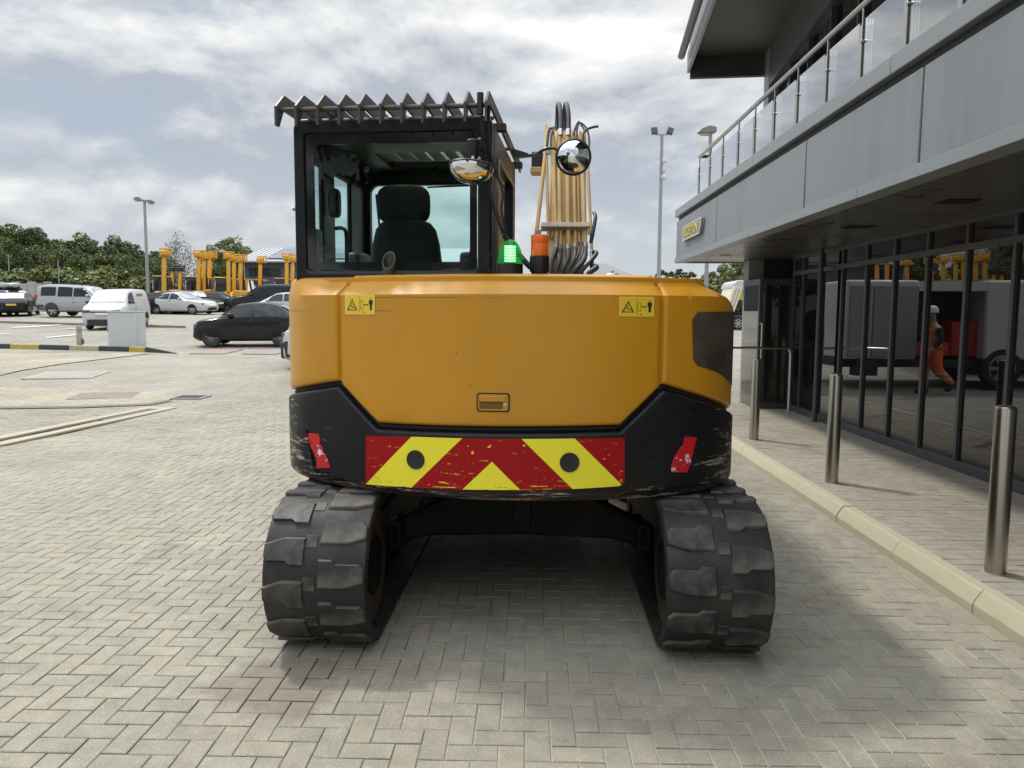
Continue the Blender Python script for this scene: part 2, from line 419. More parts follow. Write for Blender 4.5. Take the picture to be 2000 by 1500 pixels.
def ground_poly(name, pts, mat, dz, label=None, z_from=None):
    """flat sheet on the sloping ground through photograph points"""
    P = [on_ground(*p) for p in pts]; mb = MB()
    mb.add([(p.x, p.y, gz(p.y) + dz) for p in P], [tuple(range(len(P)))])
    bm = bmesh.new(); me = mb.mesh(name, mat, smooth=False); bm.from_mesh(me)
    for gy, _ in GP[1:-2]: bmesh.ops.bisect_plane(bm, geom=bm.verts[:] + bm.edges[:] + bm.faces[:], plane_co=(0, gy, 0), plane_no=(0, 1, 0))
    bmesh.ops.recalc_face_normals(bm, faces=bm.faces)
    for v in bm.verts: v.co.z = gz(v.co.y) + dz
    for f in bm.faces:
        if f.normal.z < 0: f.normal_flip()
    bm.to_mesh(me); bm.free(); o = link(name, me); tag(o, label, kind='structure'); return o

def build_yard_marks():
    cream = M('cream_concrete', (.36, .325, .25), .9, var=.12, vscale=1.2, dirt=(.3, .27, .21), dirt_amt=.5, dscale=.6, coords='Generated')
    CB = paving_mat('paving_beige', (.325, .292, .225), brick=.5)
    ground_poly('concrete_apron', [(-260, 690), (300, 690), (215, 700), (120, 711), (40, 724), (-20, 738), (-260, 775)], CB, .008, 'pale beige block apron in front of the striped kerb')
    ground_poly('concrete_apron', [(-260, 752), (0, 757), (180, 762), (310, 767), (350, 773), (330, 782), (290, 789), (160, 794), (-260, 798)], CB, .010, 'beige block apron round the brown manhole')
    dk = M('dark_edging', (.13, .125, .11), .9, var=.2)
    ground_poly('edging', [(-260, 798), (160, 794), (290, 789), (330, 782), (338, 784), (296, 792), (160, 797.5), (-260, 803)], dk, .014, 'dark edging line along the beige apron')
    # drainage channel: cream concrete surround with rusty slotted grate
    A = on_ground(-260, 916); B = on_ground(318, 796.5); d = (B - A); d.z = 0; Ln = d.length; d.normalize(); n = Vector((-d.y, d.x, 0))
    root = empty('drainage_channel'); tag(root, 'long drainage channel with brown grate between cream concrete strips', 'drain')
    def strip(nm, a, b, h, mat, l0=0, l1=None):
        l1 = Ln if l1 is None else l1; mb = MB(); P = [A + d * l0 + n * a, A + d * l1 + n * a, A + d * l1 + n * b, A + d * l0 + n * b]
        mb.add([(p.x, p.y, gz(p.y) - .01) for p in P] + [(p.x, p.y, gz(p.y) + h) for p in P], [(4, 5, 6, 7), (0, 1, 5, 4), (1, 2, 6, 5), (2, 3, 7, 6), (3, 0, 4, 7)])
        return mb.build(nm, mat, root, smooth=False)
    strip('concrete_surround', -.27, -.10, .016, cream); strip('concrete_surround', .10, .27, .016, cream); strip('concrete_surround', -.10, .10, .016, cream, Ln - .22)
    gm = M('rusty_grate', (.12, .10, .085), .8, var=.25, vscale=9)
    k = 0.0
    while k < Ln - .25:
        if k > 3: strip('grate', -.095, .095, .013, gm, k, min(k + .49, Ln - .225))
        k += .5
    # gully grate and covers
    def cover(px, py, lx, ly, mat, nm, label, cat, rz=0, frame=None, slots=False):
        fw = .05 if slots else .12
        c = on_ground(px, py); sl = math.atan2(gz(c.y + .5) - gz(c.y - .5), 1.0)
        root = empty(nm, (c.x, c.y, gz(c.y) + .004)); root.rotation_euler = (sl, 0, rz); tag(root, label, cat)
        if frame: mb = MB(); frame_prism(mb, rrect(-lx / 2 - fw, -ly / 2 - fw, lx / 2 + fw, ly / 2 + fw, .02), rrect(-lx / 2, -ly / 2, lx / 2, ly / 2, .02), -.02, .010, 'z'); mb.build('surround', frame, root, smooth=False)
        if slots:
            nb = 8
            for i in range(nb + 1):
                x = -lx / 2 + lx * i / nb; MB().box((x - .018, -ly / 2, -.01), (x + .018, ly / 2, .008)).build('grate_bar', mat, root, smooth=False)
            MB().box((-lx / 2, -ly / 2, -.05), (lx / 2, ly / 2, -.004)).build('sump', M('black_void', (.01, .01, .01), .9), root, smooth=False)
        else: MB().prism(rrect(-lx / 2 + .01, -ly / 2 + .01, lx / 2 - .01, ly / 2 - .01, .02), -.02, .012, 'z').build('cover', mat, root, smooth=False)
    br = M('cover_brown', (.20, .165, .145), .85, var=.2, vscale=7, bump=.4, bscale=40)
    cover(206, 773.5, 1.1, 1.0, br, 'manhole', 'brown square manhole cover in the beige apron', 'manhole', .3)
    cover(132, 733, 1.2, 1.1, M('cover_grey', (.27, .26, .235), .85, var=.15), 'manhole', 'grey manhole cover with pale surround, farther one on the left', 'manhole', .2, cream)
    cover(372, 776, .5, .42, M('cast_iron', (.05, .05, .05), .6), 'gully_grate', 'small black slotted gully grate at the end of the drain', 'grate', 0, M('pale_concrete', (.27, .26, .235), .9, var=.1), True)
    cover(424, 687, 1.1, 1.6, M('cover_pink', (.27, .21, .185), .9, var=.15), 'manhole', 'pinkish manhole cover on the paving below the black hatchback', 'manhole')
    cover(523, 687.5, 1.1, 1.6, M('cover_pink'), 'manhole', 'pinkish manhole cover below the hatchback rear wheel', 'manhole')
    wl = M('white_line', (.50, .50, .47), .8, var=.12, vscale=3)
    lines = [([(22, 639), (60, 637.5), (120, 633.5), (122, 634.4), (60, 639.5), (24, 640.5)]), ([(88, 659), (150, 653), (150, 655), (92, 660.4)]), ([(130, 642), (200, 640), (200, 641.3), (131, 643)]), ([(-60, 653), (18, 652), (18, 653.4), (-60, 654.5)])]
    for k, l in enumerate(lines):
        ground_poly('bay_marking', l, wl, .010, 'white parking bay line ' + ['by the silver estate', 'near the concrete post', 'beside the white van', 'at the left edge'][k])
    # grey kerb across the far parking area
    kr = empty('grey_kerb'); tag(kr, 'long grey kerb line below the parked cars', kind='structure')
    gm2 = M('grey_kerb_concrete', (.22, .21, .19), .9, var=.15)
    A = on_ground(-160, 626); B = on_ground(360, 640.5); d = B - A; n = max(1, int(d.length / .915))
    for i in range(n):
        p = A + d * (i / n); q = A + d * ((i + .985) / n); mb = MB(); t = Vector((d.y, -d.x, 0)).normalized() * .13
        vs = [(p.x, p.y, gz(p.y) - .05), (q.x, q.y, gz(q.y) - .05), (q.x - t.x, q.y - t.y, gz(q.y) - .05), (p.x - t.x, p.y - t.y, gz(p.y) - .05)]
        vs += [(a, b, c + .15) for a, b, c in vs]
        mb.add(vs, [(0, 1, 5, 4), (1, 2, 6, 5), (2, 3, 7, 6), (3, 0, 4, 7), (4, 5, 6, 7)]); mb.build('kerb_stone', gm2, kr, smooth=False)
    # black and yellow kerb
    kr = empty('striped_kerb'); tag(kr, 'black and yellow painted kerb across the yard on the left', 'kerb')
    yl = M('kerb_yellow', (.40, .30, .05), .8, var=.2, vscale=6, dirt=(.3, .27, .18), dirt_amt=.6, dscale=6); fd = M('kerb_faded', (.38, .33, .17), .85, var=.2, vscale=8, dirt=(.30, .29, .24), dirt_amt=.9, dscale=5); bk = M('kerb_black', (.035, .037, .04), .7, var=.25, vscale=6)
    xs = [-150, -95, -39, 18, 75, 133, 192, 250, 283]; cm = [yl, bk, bk, yl, bk, fd, bk, yl]
    cm = [bk, yl, bk, yl, bk, fd, bk, yl]
    line = lambda x: 680.2 + (x) * (687.2 - 680.2) / 283
    t = Vector((0, 1, 0)) * .15
    for a, b, m_ in zip(xs, xs[1:], cm):
        p = on_ground(a + .6, line(a)); q = on_ground(b - .6, line(b)); mb = MB()
        vs = [(p.x, p.y, gz(p.y) - .05), (q.x, q.y, gz(q.y) - .05), (q.x, q.y + .16, gz(q.y) - .05), (p.x, p.y + .16, gz(p.y) - .05)]
        vs += [(x, y + (.03 if i < 2 else 0), z + .20) for i, (x, y, z) in enumerate(vs)]
        mb.add(vs, [(0, 1, 5, 4), (1, 2, 6, 5), (2, 3, 7, 6), (3, 0, 4, 7), (4, 5, 6, 7)]); mb.build('kerb_stone', m_, kr, smooth=False, bevel=.02)
    p = on_ground(283.6, 687.3); q = on_ground(342, 690.4); mb = MB()
    mb.add([(p.x, p.y, gz(p.y) - .05), (q.x, q.y, gz(q.y) - .05), (q.x, q.y + .16, gz(q.y) - .05), (p.x, p.y + .16, gz(p.y) - .05), (p.x, p.y + .03, gz(p.y) + .15), (q.x, q.y + .03, gz(q.y) + .01), (q.x, q.y + .16, gz(q.y) + .01), (p.x, p.y + .16, gz(p.y) + .15)],
           [(0, 1, 5, 4), (1, 2, 6, 5), (2, 3, 7, 6), (3, 0, 4, 7), (4, 5, 6, 7)]); mb.build('kerb_stone', bk, kr, smooth=False)
build_yard_marks()

# ================================================================== BUILDING
def build_building():
    GX, CX, PZ, SOF = 4.30, 2.65, .13, 2.62
    YN, YF = -5.0, 13.5
    root = empty('reception_building', (GX, 6, 0)); inv = Vector((-GX, -6, 0)); tag(root, 'grey clad two storey building with glazed ground floor and balcony', 'building')
    def B(mb, name, mats, parent=root, **k):
        if parent is root: mb.v = [(x - GX, y - 6, z) for x, y, z in mb.v]
        elif parent.parent is root: mb.v = [(x - GX, y - 6, z) for x, y, z in mb.v]
        return mb.build(name, mats, parent, **k)
    def part_empty(name): return empty(name, (0, 0, 0), 0, root)
    clad = M('grey_cladding', (.205, .228, .24), .42, .0, var=.05, vscale=.8, rvar=.06, dirt=(.13, .14, .142), dirt_amt=.45, dscale=1.4, aniso=(1, 3, .30))
    trim = M('grey_trim', (.225, .245, .255), .38, var=.05, vscale=1.5)
    dark = M('anthracite_frame', (.055, .06, .064), .38, var=.1, vscale=3, spec=.55)
    sofm = M('soffit_panel', (.075, .068, .060), .30, var=.12, vscale=1.1, rvar=.08, aniso=(.3, 4, 1))
    gap = M('shadow_gap', (.03, .03, .032), .6)
    # canopy core, cap, lower trim
    B(MB().box((CX + .03, YN, SOF + .01), (9.5, YF - .03, 3.50)), 'canopy_core', gap, smooth=False)
    cuts = [YF, 12.2, 8.9, 5.6, 2.3, -1.0, YN]
    for a, b in zip(cuts, cuts[1:]): B(MB().box((CX - .035, b + .002, 3.405), (CX + .40, a - .002, 3.54)), 'parapet_cap', trim, bevel=.006)
    B(MB().box((CX + .4, YF - .40, 3.405), (9.5, YF + .03, 3.54)), 'parapet_cap', trim, bevel=.006)
    cuts = [YF + .012, 11.9, 9.0, 6.1, 3.2, .3, YN]
    for a, b in zip(cuts, cuts[1:]): B(MB().box((CX - .022, b + .002, 2.60), (CX + .16, a - .002, 2.69)), 'fascia_trim', trim, bevel=.004)
    jn = [YF, 10.65, 7.3, 5.2, 2.3, -.8, YN]
    for a, b in zip(jn, jn[1:]): B(MB().box((CX, b + .012, 2.692), (CX + .04, a - .012, 3.335)), 'fascia_panel', clad, bevel=.008)
    B(MB().box((CX + .05, YF - .04, 2.60), (9.5, YF + .004, 3.36)), 'fascia_panel', clad, bevel=.005)
    # soffit planks run across the canopy
    sof = part_empty('soffit'); y = YN; k = 0
    while y < YF - .1:
        B(MB().box((CX + .14, y + .003, SOF + (.001 if k % 2 else 0)), (GX + 3.6 if y > 11 else GX + .12, min(y + .60, YF - .04) - .003, SOF + .012)), 'soffit_plank', sofm, sof, smooth=False); y += .60; k += 1
    blk = M('downlight_black', (.015, .014, .013), .4); chrome_d = M('downlight_rim', (.20, .19, .17), .35, .6)
    for px, py in ((1417, 499), (1502, 472.5), (1612, 438.5), (1786, 385)):
        p = on_plane(px, py, 2, SOF - .004); mb = MB(); mb.lathe([(.085, 0), (.085, .008)], 20, 0, Matrix.Translation((p.x, p.y, SOF - .008))); mb.lathe([(.095, .003), (.095, .008)], 20, 1, Matrix.Translation((p.x, p.y, SOF - .0075)))
        B(mb, 'downlight', [blk, chrome_d], sof)
    for px, py in ((1869, 393), (1675, 443)):
        p = on_plane(px, py, 2, SOF); mb = MB()
        for i in range(7): mb.box((p.x - .14, p.y - .12 + i * .036, SOF - .010), (p.x + .14, p.y - .105 + i * .036, SOF - .001))
        B(mb, 'ceiling_vent', blk, sof, smooth=False)
    # glazed wall
    gl = glass_mat('window_glass', None, 1.7, 1.35, dark=(.006, .0065, .007)); gl2 = glass_mat('clerestory_glass', None, 1.6, 1.2, dark=(.016, .015, .014))
    B(MB().box((GX - .03, YN, PZ - .01), (GX + .06, 12.16, PZ + .10)), 'sill_rail', dark, bevel=.004)
    B(MB().box((GX - .02, YN, 2.31), (GX + .05, 12.16, 2.375)), 'transom', dark, bevel=.003)
    B(MB().box((GX - .02, YN, 2.565), (GX + .05, 12.16, SOF - .002)), 'head_rail', dark, smooth=False)
    ms = [12.13]; y = 11.72
    while y > YN: ms.append(y); y -= .72
    for a in ms: B(MB().box((GX - .018, a - .024, PZ + .1), (GX + .05, a + .024, SOF - .004)), 'mullion', dark, bevel=.003)
    for a, b in zip(ms, ms[1:]):
        B(MB().box((GX + .012, b + .026, PZ + .098), (GX + .024, a - .026, 2.312)), 'window_pane', gl, smooth=False)
        B(MB().box((GX + .012, b + .026, 2.372), (GX + .024, a - .026, 2.567)), 'clerestory_pane', gl2, smooth=False)
    B(MB().box((GX + .2, YN, PZ), (9.4, 12.1, SOF)), 'interior', M('dark_interior', (.02, .02, .021), .9), smooth=False)
    # entrance lobby facing the camera
    LY, LX = 12.22, 3.78
    lob = part_empty('entrance_lobby')
    B(MB().box((LX, LY, 2.17), (GX + .05, LY + .9, 2.27)), 'lobby_roof', dark, lob, bevel=.004)
    B(MB().box((LX, LY, PZ), (LX + .06, LY + .06, 2.168)), 'door_post', dark, lob, bevel=.003)
    B(MB().box((GX - .02, LY, PZ), (GX + .05, LY + .06, 2.168)), 'door_post', dark, lob, bevel=.003)
    B(MB().box((LX + .062, LY, PZ), (GX - .022, LY + .05, PZ + .09)), 'door_rail', dark, lob, bevel=.003)
    gd = glass_mat('door_glass', None, 1.5, 1.6, dark=(.024, .026, .023))
    B(MB().box((LX + .058, LY + .02, PZ + .085), (GX - .018, LY + .032, 2.172)), 'door_pane', gd, lob, smooth=False)
    B(MB().box((LX + .002, LY + .062, PZ), (LX + .014, LY + .88, 2.168)), 'side_pane', gd, lob, smooth=False)
    st = M('brushed_steel', (.50, .48, .44), .30, 1.0, var=.06, vscale=60, aniso=(1, 1, .02))
    for hx in (LX + .01, LX + .58):
        B(MB().tube(catmull([(hx + .01, LY - .005, .95), (hx + .02, LY - .06, .955), (hx + .02, LY - .075, .99), (hx + .02, LY - .075, 1.50), (hx + .02, LY - .06, 1.535), (hx + .01, LY - .005, 1.54)], 4), .013, 8), 'door_handle', st, lob)
    pm = M('pillar_cladding', (.30, .295, .285), .5, var=.08, vscale=2)
    B(MB().box((3.80, 12.95, 0), (4.06, 13.25, SOF)), 'pillar', pm, bevel=.006)
    B(MB().box((4.07, 13.0, 2.0), (9.0, 13.12, SOF)), 'back_beam', dark, smooth=False)
    B(MB().tube([(GX - .13, 10.72, PZ), (GX - .13, 10.72, SOF)], .034, 14), 'canopy_post', dark)
    # balcony balustrade
    RX, RZ, FZ = 3.0, 4.45, 3.52
    bal = part_empty('balustrade')
    base = [(1880, 10), (1770, 88), (1681, 152), (1613, 200), (1556, 242), (1511, 272), (1473, 300), (1441, 324), (1411, 344), (1386, 363), (1365, 380)]
    Y = [on_plane(x, y, 0, RX).y for x, y in base]
    Y = [Y[0] - 3.0, Y[0] - 2.0, Y[0] - 1.0] + Y
    B(MB().tube([(RX, YN, RZ), (RX, Y[-1] + .02, RZ)], .030, 12).tube([(RX, Y[-1], RZ), (RX + 1.9, Y[-1], RZ)], .030, 12), 'handrail', st, bal)
    for y in Y:
        B(MB().box((RX - .022, y - .03, FZ), (RX + .022, y + .03, RZ - .18)).box((RX - .009, y - .009, RZ - .181), (RX + .009, y + .009, RZ - .02)).lathe([(.0, -.022), (.016, -.02), (.016, .02), (.0, .022)], 10, 0, Matrix.Translation((RX - .01, y - .036, RZ - .33)) @ Matrix.Rotation(R(90), 4, 'Y')), 'baluster_post', st, bal, bevel=.003)
    bg = glass_mat('balustrade_glass', (.88, .93, .93), 1.5, 3.6)
    for a, b in zip(Y, Y[1:]):
        B(MB().box((RX - .006, a + .055, FZ + .05), (RX + .006, b - .055, RZ - .14)), 'glass_panel', bg, bal, smooth=False)
    B(MB().box((RX + .06, Y[-1] - .006, FZ + .05), (RX + 1.8, Y[-1] + .006, RZ - .14)), 'glass_panel', bg, bal, smooth=False)
    # upper storey, turned slightly against the lower one
    ZS = 6.9
    As, Bs, Cs, Ds = (on_plane(px, py, 2, ZS) for px, py in ((1352, 110), (1492, 110), (1390, 0), (1562, 0)))
    u = (As - Cs) + (Bs - Ds); u.z = 0; u.normalize(); v = Vector((u.y, -u.x, 0))
    far = As.copy(); wid = (Bs - As).dot(v); L0 = 16.0
    def P(a, b, z): p = far - u * a + v * b; return (p.x, p.y, z)     # a: metres towards camera, b: metres into the building
    def slab(mb, a0, a1, b0, b1, z0, z1, mi=0):
        vs = [P(a0, b0, z0), P(a1, b0, z0), P(a1, b1, z0), P(a0, b1, z0), P(a0, b0, z1), P(a1, b0, z1), P(a1, b1, z1), P(a0, b1, z1)]
        return mb.add(vs, [(0, 1, 2, 3), (7, 6, 5, 4), (0, 4, 5, 1), (1, 5, 6, 2), (2, 6, 7, 3), (3, 7, 4, 0)], mi)
    sofd = M('roof_soffit', (.055, .05, .046), .5, var=.12, vscale=1.0)
    rf = part_empty('roof')
    for k in range(9): B(slab(MB(), k * 1.8 + .004, k * 1.8 + 1.796, 0, wid + .1, ZS, ZS + .02), 'soffit_panel', sofd, rf, smooth=False)
    B(slab(MB(), -.1, L0, -.05, wid + 5, ZS + .03, ZS + .5), 'roof_deck', clad, rf, smooth=False)
    B(slab(MB(), -.06, -.004, -.03, wid + .4, ZS - .42, ZS + .5), 'end_fascia', dark, rf, smooth=False)
    B(slab(MB(), -.075, -.062, -.03, wid + .4, ZS - .43, ZS - .39), 'end_trim', trim, rf, smooth=False)
    B(slab(MB(), -.08, L0, -.09, -.034, ZS - .30, ZS + .1), 'eave_fascia', trim, rf, smooth=False)
    gpts = [P(a, -.22, ZS + .0) for a in (0.05, L0)]
    B(MB().tube(gpts, .075, 12), 'gutter', M('gutter_grey', (.10, .105, .11), .4), rf)
    upshade = M('shaded_upper_cladding', (.085, .09, .093), .45, var=.06, vscale=.8)  # darker copy of the cladding: shade under the roof put into the colour
    wl = part_empty('upper_wall')
    zb = 6.15
    B(slab(MB(), .02, L0, wid, wid + .25, zb, ZS - .004), 'wall_band', upshade, wl, smooth=False)
    B(slab(MB(), -.02, .42, wid - .004, wid + .26, 3.4, ZS - .002), 'end_post', clad, wl, smooth=False)
    B(slab(MB(), .44, .46, wid - .01, wid + .2, 3.4, zb), 'end_trim', trim, wl, smooth=False)
    up = glass_mat('upper_glass', None, 1.45, .22, dark=(.008, .008, .009))
    k = .5
    while k < L0 - .1:
        B(slab(MB(), k + .03, k + 1.17, wid + .16, wid + .172, 3.5, zb + .02), 'window_pane', up, wl, smooth=False)
        B(slab(MB(), k + 1.172, k + 1.228, wid + .08, wid + .19, 3.45, zb), 'mullion', dark, wl, smooth=False); k += 1.2
    B(slab(MB(), .3, L0, wid + .3, wid + 5, 3.5, ZS), 'interior', M('dark_interior'), wl, smooth=False)
    # sign
    q = [on_plane(x, y, 0, CX - .03) for x, y in ((1335, 471), (1372.5, 455), (1372.5, 424), (1336, 443))]
    ya, yb = (q[0].y + q[3].y) / 2, (q[1].y + q[2].y) / 2; za, zc = (q[0].z + q[1].z) / 2, (q[2].z + q[3].z) / 2
    s = empty('reception_sign', (CX - .03, (ya + yb) / 2, (za + zc) / 2)); tag(s, 'grey sign with yellow lettering RECEPTION on the canopy corner', 'sign')
    hw, hh = abs(ya - yb) / 2, (zc - za) / 2
    out = [(-hw, -hh), (hw - .14, -hh), (hw - .03, -hh + .12), (hw, hh - .02), (hw - .02, hh), (-hw, hh)]
    fl = lambda poly: [(-a, b) for a, b in poly][::-1]
    MB().prism(fl(out), -.022, 0.025, 'x').build('sign_board', M('sign_grey', (.27, .27, .27), .45), s, smooth=False)
    inn = [(a * .965, b * .88) for a, b in out]
    mb = MB(); frame_prism(mb, fl([(a * .995, b * .985) for a, b in out]), fl(inn), -.026, -.0225, 'x'); mb.build('sign_border', M('sign_cream', (.72, .68, .42), .5), s, smooth=False)
    fc = bpy.data.curves.new('sign_lettering', 'FONT'); fc.body = 'RECEPTION'; fc.align_x = 'CENTER'; fc.align_y = 'CENTER'; fc.size = hh * 1.15; fc.extrude = .003; fc.offset = .001
    fo = bpy.data.objects.new('sign_lettering', fc); col.objects.link(fo); fc.materials.append(M('sign_yellow', (.62, .52, .10), .5))
    bpy.context.view_layer.update(); dim = fo.dimensions.copy(); me_ = bpy.data.meshes.new_from_object(fo.evaluated_get(bpy.context.evaluated_depsgraph_get())); bpy.data.objects.remove(fo); fo = link('sign_lettering', me_, s)
    fo.matrix_local = Matrix(((0, 0, -1, -.028), (-1, 0, 0, .05), (0, 1, 0, 0), (0, 0, 0, 1))) @ Matrix.Diagonal((hw * 1.40 / max(dim.x, .01), hh * 1.15 / max(dim.y, .01), 1, 1))
    # bollards
    for (px, py), lab in zip(((1475, 860), (1629, 945), (1955, 1125)), ('brushed steel bollard nearest the entrance door', 'middle brushed steel bollard on the kerb side of the pavement', 'largest brushed steel bollard at the right edge')):
        p = on_plane(px, py, 2, PZ); r = .057
        b = empty('bollard', (p.x, p.y + r, PZ)); tag(b, lab, 'bollard', 'steel bollards along the pavement')
        MB().lathe([(r, -.02), (r, .985), (r * .985, .992)], 32).build('post', M('bollard_steel', (.46, .43, .385), .27, 1.0, var=.10, vscale=30, aniso=(1, 1, .06), dirt=(.30, .28, .25), dirt_amt=.5, dscale=4, bump=.15, bscale=40), b)
        MB().lathe([(r * .985, .9925), (r * .93, 1.004), (r * .7, 1.009), (0.001, 1.010)], 32, cap=False).build('cap', M('bollard_steel'), b)
        MB().lathe([(r + .012, -.012), (r + .012, .003), (r + .001, .004)], 32, cap=False).build('collar', M('collar_mortar', (.33, .30, .25), .9, var=.2, vscale=20), b)
    # hoop rail in front of the door
    g = empty('hoop_rail', (3.6, 11.6, PZ)); tag(g, 'stainless steel hoop guard rail in front of the entrance', 'guard rail')
    y0 = 0; zt = 1.03
    pts = catmull([(-.62, 0, 0), (-.62, 0, zt - .15), (-.60, 0, zt - .05), (-.52, 0, zt), (.40, 0, zt), (.48, 0, zt - .05), (.50, 0, zt - .15), (.50, 0, 0)], 5)
    MB().tube(pts, .021, 10).build('hoop', st, g)
build_building()

# ================================================================== EXCAVATOR
def superbox(mb, c, h, e=.4, nu=20, nv=12, mi=0, mat=None):
    """rounded block: superellipsoid"""
    def sp(a, p): return math.copysign(abs(a) ** p, a)
    vs = []
    for i in range(nv + 1):
        ph = -math.pi / 2 + math.pi * i / nv
        for j in range(nu):
            th = 2 * math.pi * j / nu
            vs.append((c[0] + h[0] * sp(math.cos(ph), e) * sp(math.cos(th), e), c[1] + h[1] * sp(math.cos(ph), e) * sp(math.sin(th), e), c[2] + h[2] * sp(math.sin(ph), e)))
    if mat: vs = [mat @ Vector(v) for v in vs]
    fs = [(i * nu + j, i * nu + (j + 1) % nu, (i + 1) * nu + (j + 1) % nu, (i + 1) * nu + j) for i in range(nv) for j in range(nu)]
    return mb.add(vs, fs, mi)

def build_excavator():
    YAW = R(-4.5); C0 = Vector((-.02, 5.1, 0))
    ex = empty('excavator', C0, YAW); tag(ex, 'yellow and black tracked excavator seen from behind with caged cab', 'excavator')
    MI = (Matrix.Translation(C0) @ Matrix.Rotation(YAW, 4, 'Z')).inverted()
    LO = MI @ CO; L3 = MI.to_3x3()
    def lray(px, py): return L3 @ ray(px, py)
    def lplane(px, py, ax, val):
        d = lray(px, py); t = (val - LO[ax]) / d[ax]; return LO + d * t
    # ---------------- materials
    yel = M('machine_yellow', (.545, .248, .007), .40, coat=.35, var=.05, vscale=1.5, rvar=.05, dirt=(.42, .225, .045), dirt_amt=.40, dscale=2.6, aniso=(2.2, 2.2, .7), spec=.30, coat_rough=.34)
    yel2 = M('boom_yellow', (.60, .40, .15), .5, var=.08, vscale=4, dirt=(.38, .25, .10), dirt_amt=.5, dscale=6)
    cabk = M('cab_black', (.0075, .008, .0095), .36, var=.2, vscale=3, spec=.28)
    blk = M('satin_black', (.012, .0125, .013), .45, var=.2, vscale=5)
    rubber_h = M('hose_rubber', (.045, .046, .048), .5, var=.3, vscale=12)
    steel = M('steel_plate', (.058, .057, .056), .45, .3, var=.25, vscale=5, dirt=(.12, .085, .06), dirt_amt=.6, dscale=7)
    galv = M('galvanised', (.45, .45, .44), .4, .8, var=.15, vscale=20)
    frit = M('black_frit', (.012, .013, .015), .06, spec=.5)
    # ---------------- plan curve of the tail
    RC, YR, WL, WR = 1.95, -1.575, 1.25, 1.185
    def half(wd):
        pts = []; n = 26
        for i in range(n + 1):
            x = (wd - .19) * i / n; pts.append(Vector((x, YR + RC - math.sqrt(RC * RC - x * x))))
        a = pts[-1]; b = Vector((wd, a.y + .15)); c = Vector((wd, a.y + .34))
        for i in range(1, 11): t = i / 10; pts.append(a * (1 - t) ** 2 + b * 2 * t * (1 - t) + c * t * t)
        pts.append(Vector((wd, -.3))); pts.append(Vector((wd, .45))); return pts
    hr = half(WR); hl = [Vector((-p.x, p.y)) for p in half(WL)]
    PL = hl[::-1][:-1] + hr; S = [0.0]
    for a, b in zip(PL, PL[1:]): S.append(S[-1] + (b - a).length)
    s0 = S[len(hl) - 1]; S = [s - s0 for s in S]
    def plan(s):
        i = 0
        lo, hi = 0, len(S) - 2
        while lo < hi:
            m = (lo + hi + 1) // 2
            if S[m] <= s: lo = m
            else: hi = m - 1
        i = lo; t = (s - S[i]) / (S[i + 1] - S[i]); p = PL[i] * (1 - t) + PL[i + 1] * t
        def nrm(k): k = max(1, min(len(PL) - 2, k)); d = PL[k + 1] - PL[k - 1]; return Vector((d.y, -d.x)).normalized()
        n = (nrm(i) * (1 - t) + nrm(i + 1) * t).normalized(); return p, n
    def hit(px, py, off=0.0):
        d = lray(px, py); o2 = Vector((LO.x, LO.y)); d2 = Vector((d.x, d.y)); best = None
        for i in range(len(PL) - 1):
            a, b = PL[i], PL[i + 1]; e = b - a; den = d2.x * e.y - d2.y * e.x
            if abs(den) < 1e-9: continue
            w_ = a - o2; t = (w_.x * e.y - w_.y * e.x) / den; u = (w_.x * d2.y - w_.y * d2.x) / den
            if -1e-6 <= u <= 1 + 1e-6 and t > 0 and (best is None or t < best[0]): best = (t, S[i] + (b - a).length * u)
        if best is None:                                    # outside the silhouette: take the nearest edge
            return (S[6] if px < 1000 else S[len(hl) + 31], LO.z + d.z * (3.95 / Vector((d.x, d.y)).length))
        return best[1], LO.z + d.z * best[0]
    def prof_y(z, s=0.0):
        if z > 1.75:
            k = 1 - .8 * min(1, max(0, (-s - .98) / .25)); return .022 - .115 * k * ((z - 1.75) / .10)
        return .022 - .012 * max(0, (1.2 - z))
    def prof_b(z, s=0.0):
        o = .034
        if z < .79: o -= .085 * ((.79 - z) / .055) ** 2
        return o
    def at(s, z, o): p, n = plan(s); return (p.x + n.x * o, p.y + n.y * o, z)
    def patch(name, sa, sb, zb, zt, r, prof, mat, parent, depth=.05, brk=(), ns=.045, nz=.05):
        ks = (0, .12, .35, .65, 1.0)
        ss = sorted(set([sa + r * k for k in ks] + [sb - r * k for k in ks] + list(brk) + [sa + (sb - sa) * i / max(2, int((sb - sa) / ns)) for i in range(1, max(2, int((sb - sa) / ns)))]))
        cl = [ss[0]]
        for s in ss[1:]:
            if s - cl[-1] > r * .09: cl.append(s)
        ss = cl; mb = MB(); nr = max(2, int((max(zt(s) - zb(s) for s in ss)) / nz)); grid = []
        for s in ss:
            b, t = zb(s), zt(s); h = t - b; zs = [b + min(r, h / 3) * k for k in ks]; ze = [t - min(r, h / 3) * k for k in ks][::-1]
            mid = [zs[-1] + (ze[0] - zs[-1]) * i / nr for i in range(1, nr)]; row = []
            if mid and prof is prof_y:
                kz = min(range(len(mid)), key=lambda q_: abs(mid[q_] - 1.75))
                if abs(mid[kz] - 1.75) < .03: mid[kz] = 1.75
            for z in zs + mid + ze:
                d = min(s - sa, sb - s, z - b, t - z); o = prof(z, s)
                if d < r: q = 1 - d / r; o -= r * (1 - math.sqrt(max(0, 1 - q * q)))
                row.append(at(s, z, o))
            grid.append(row)
        m = len(grid[0]); n = len(grid)
        for row in grid: mb.v += row
        for i in range(n - 1):
            for j in range(m - 1): mb.f.append((i * m + j, (i + 1) * m + j, (i + 1) * m + j + 1, i * m + j + 1)); mb.m.append(0)
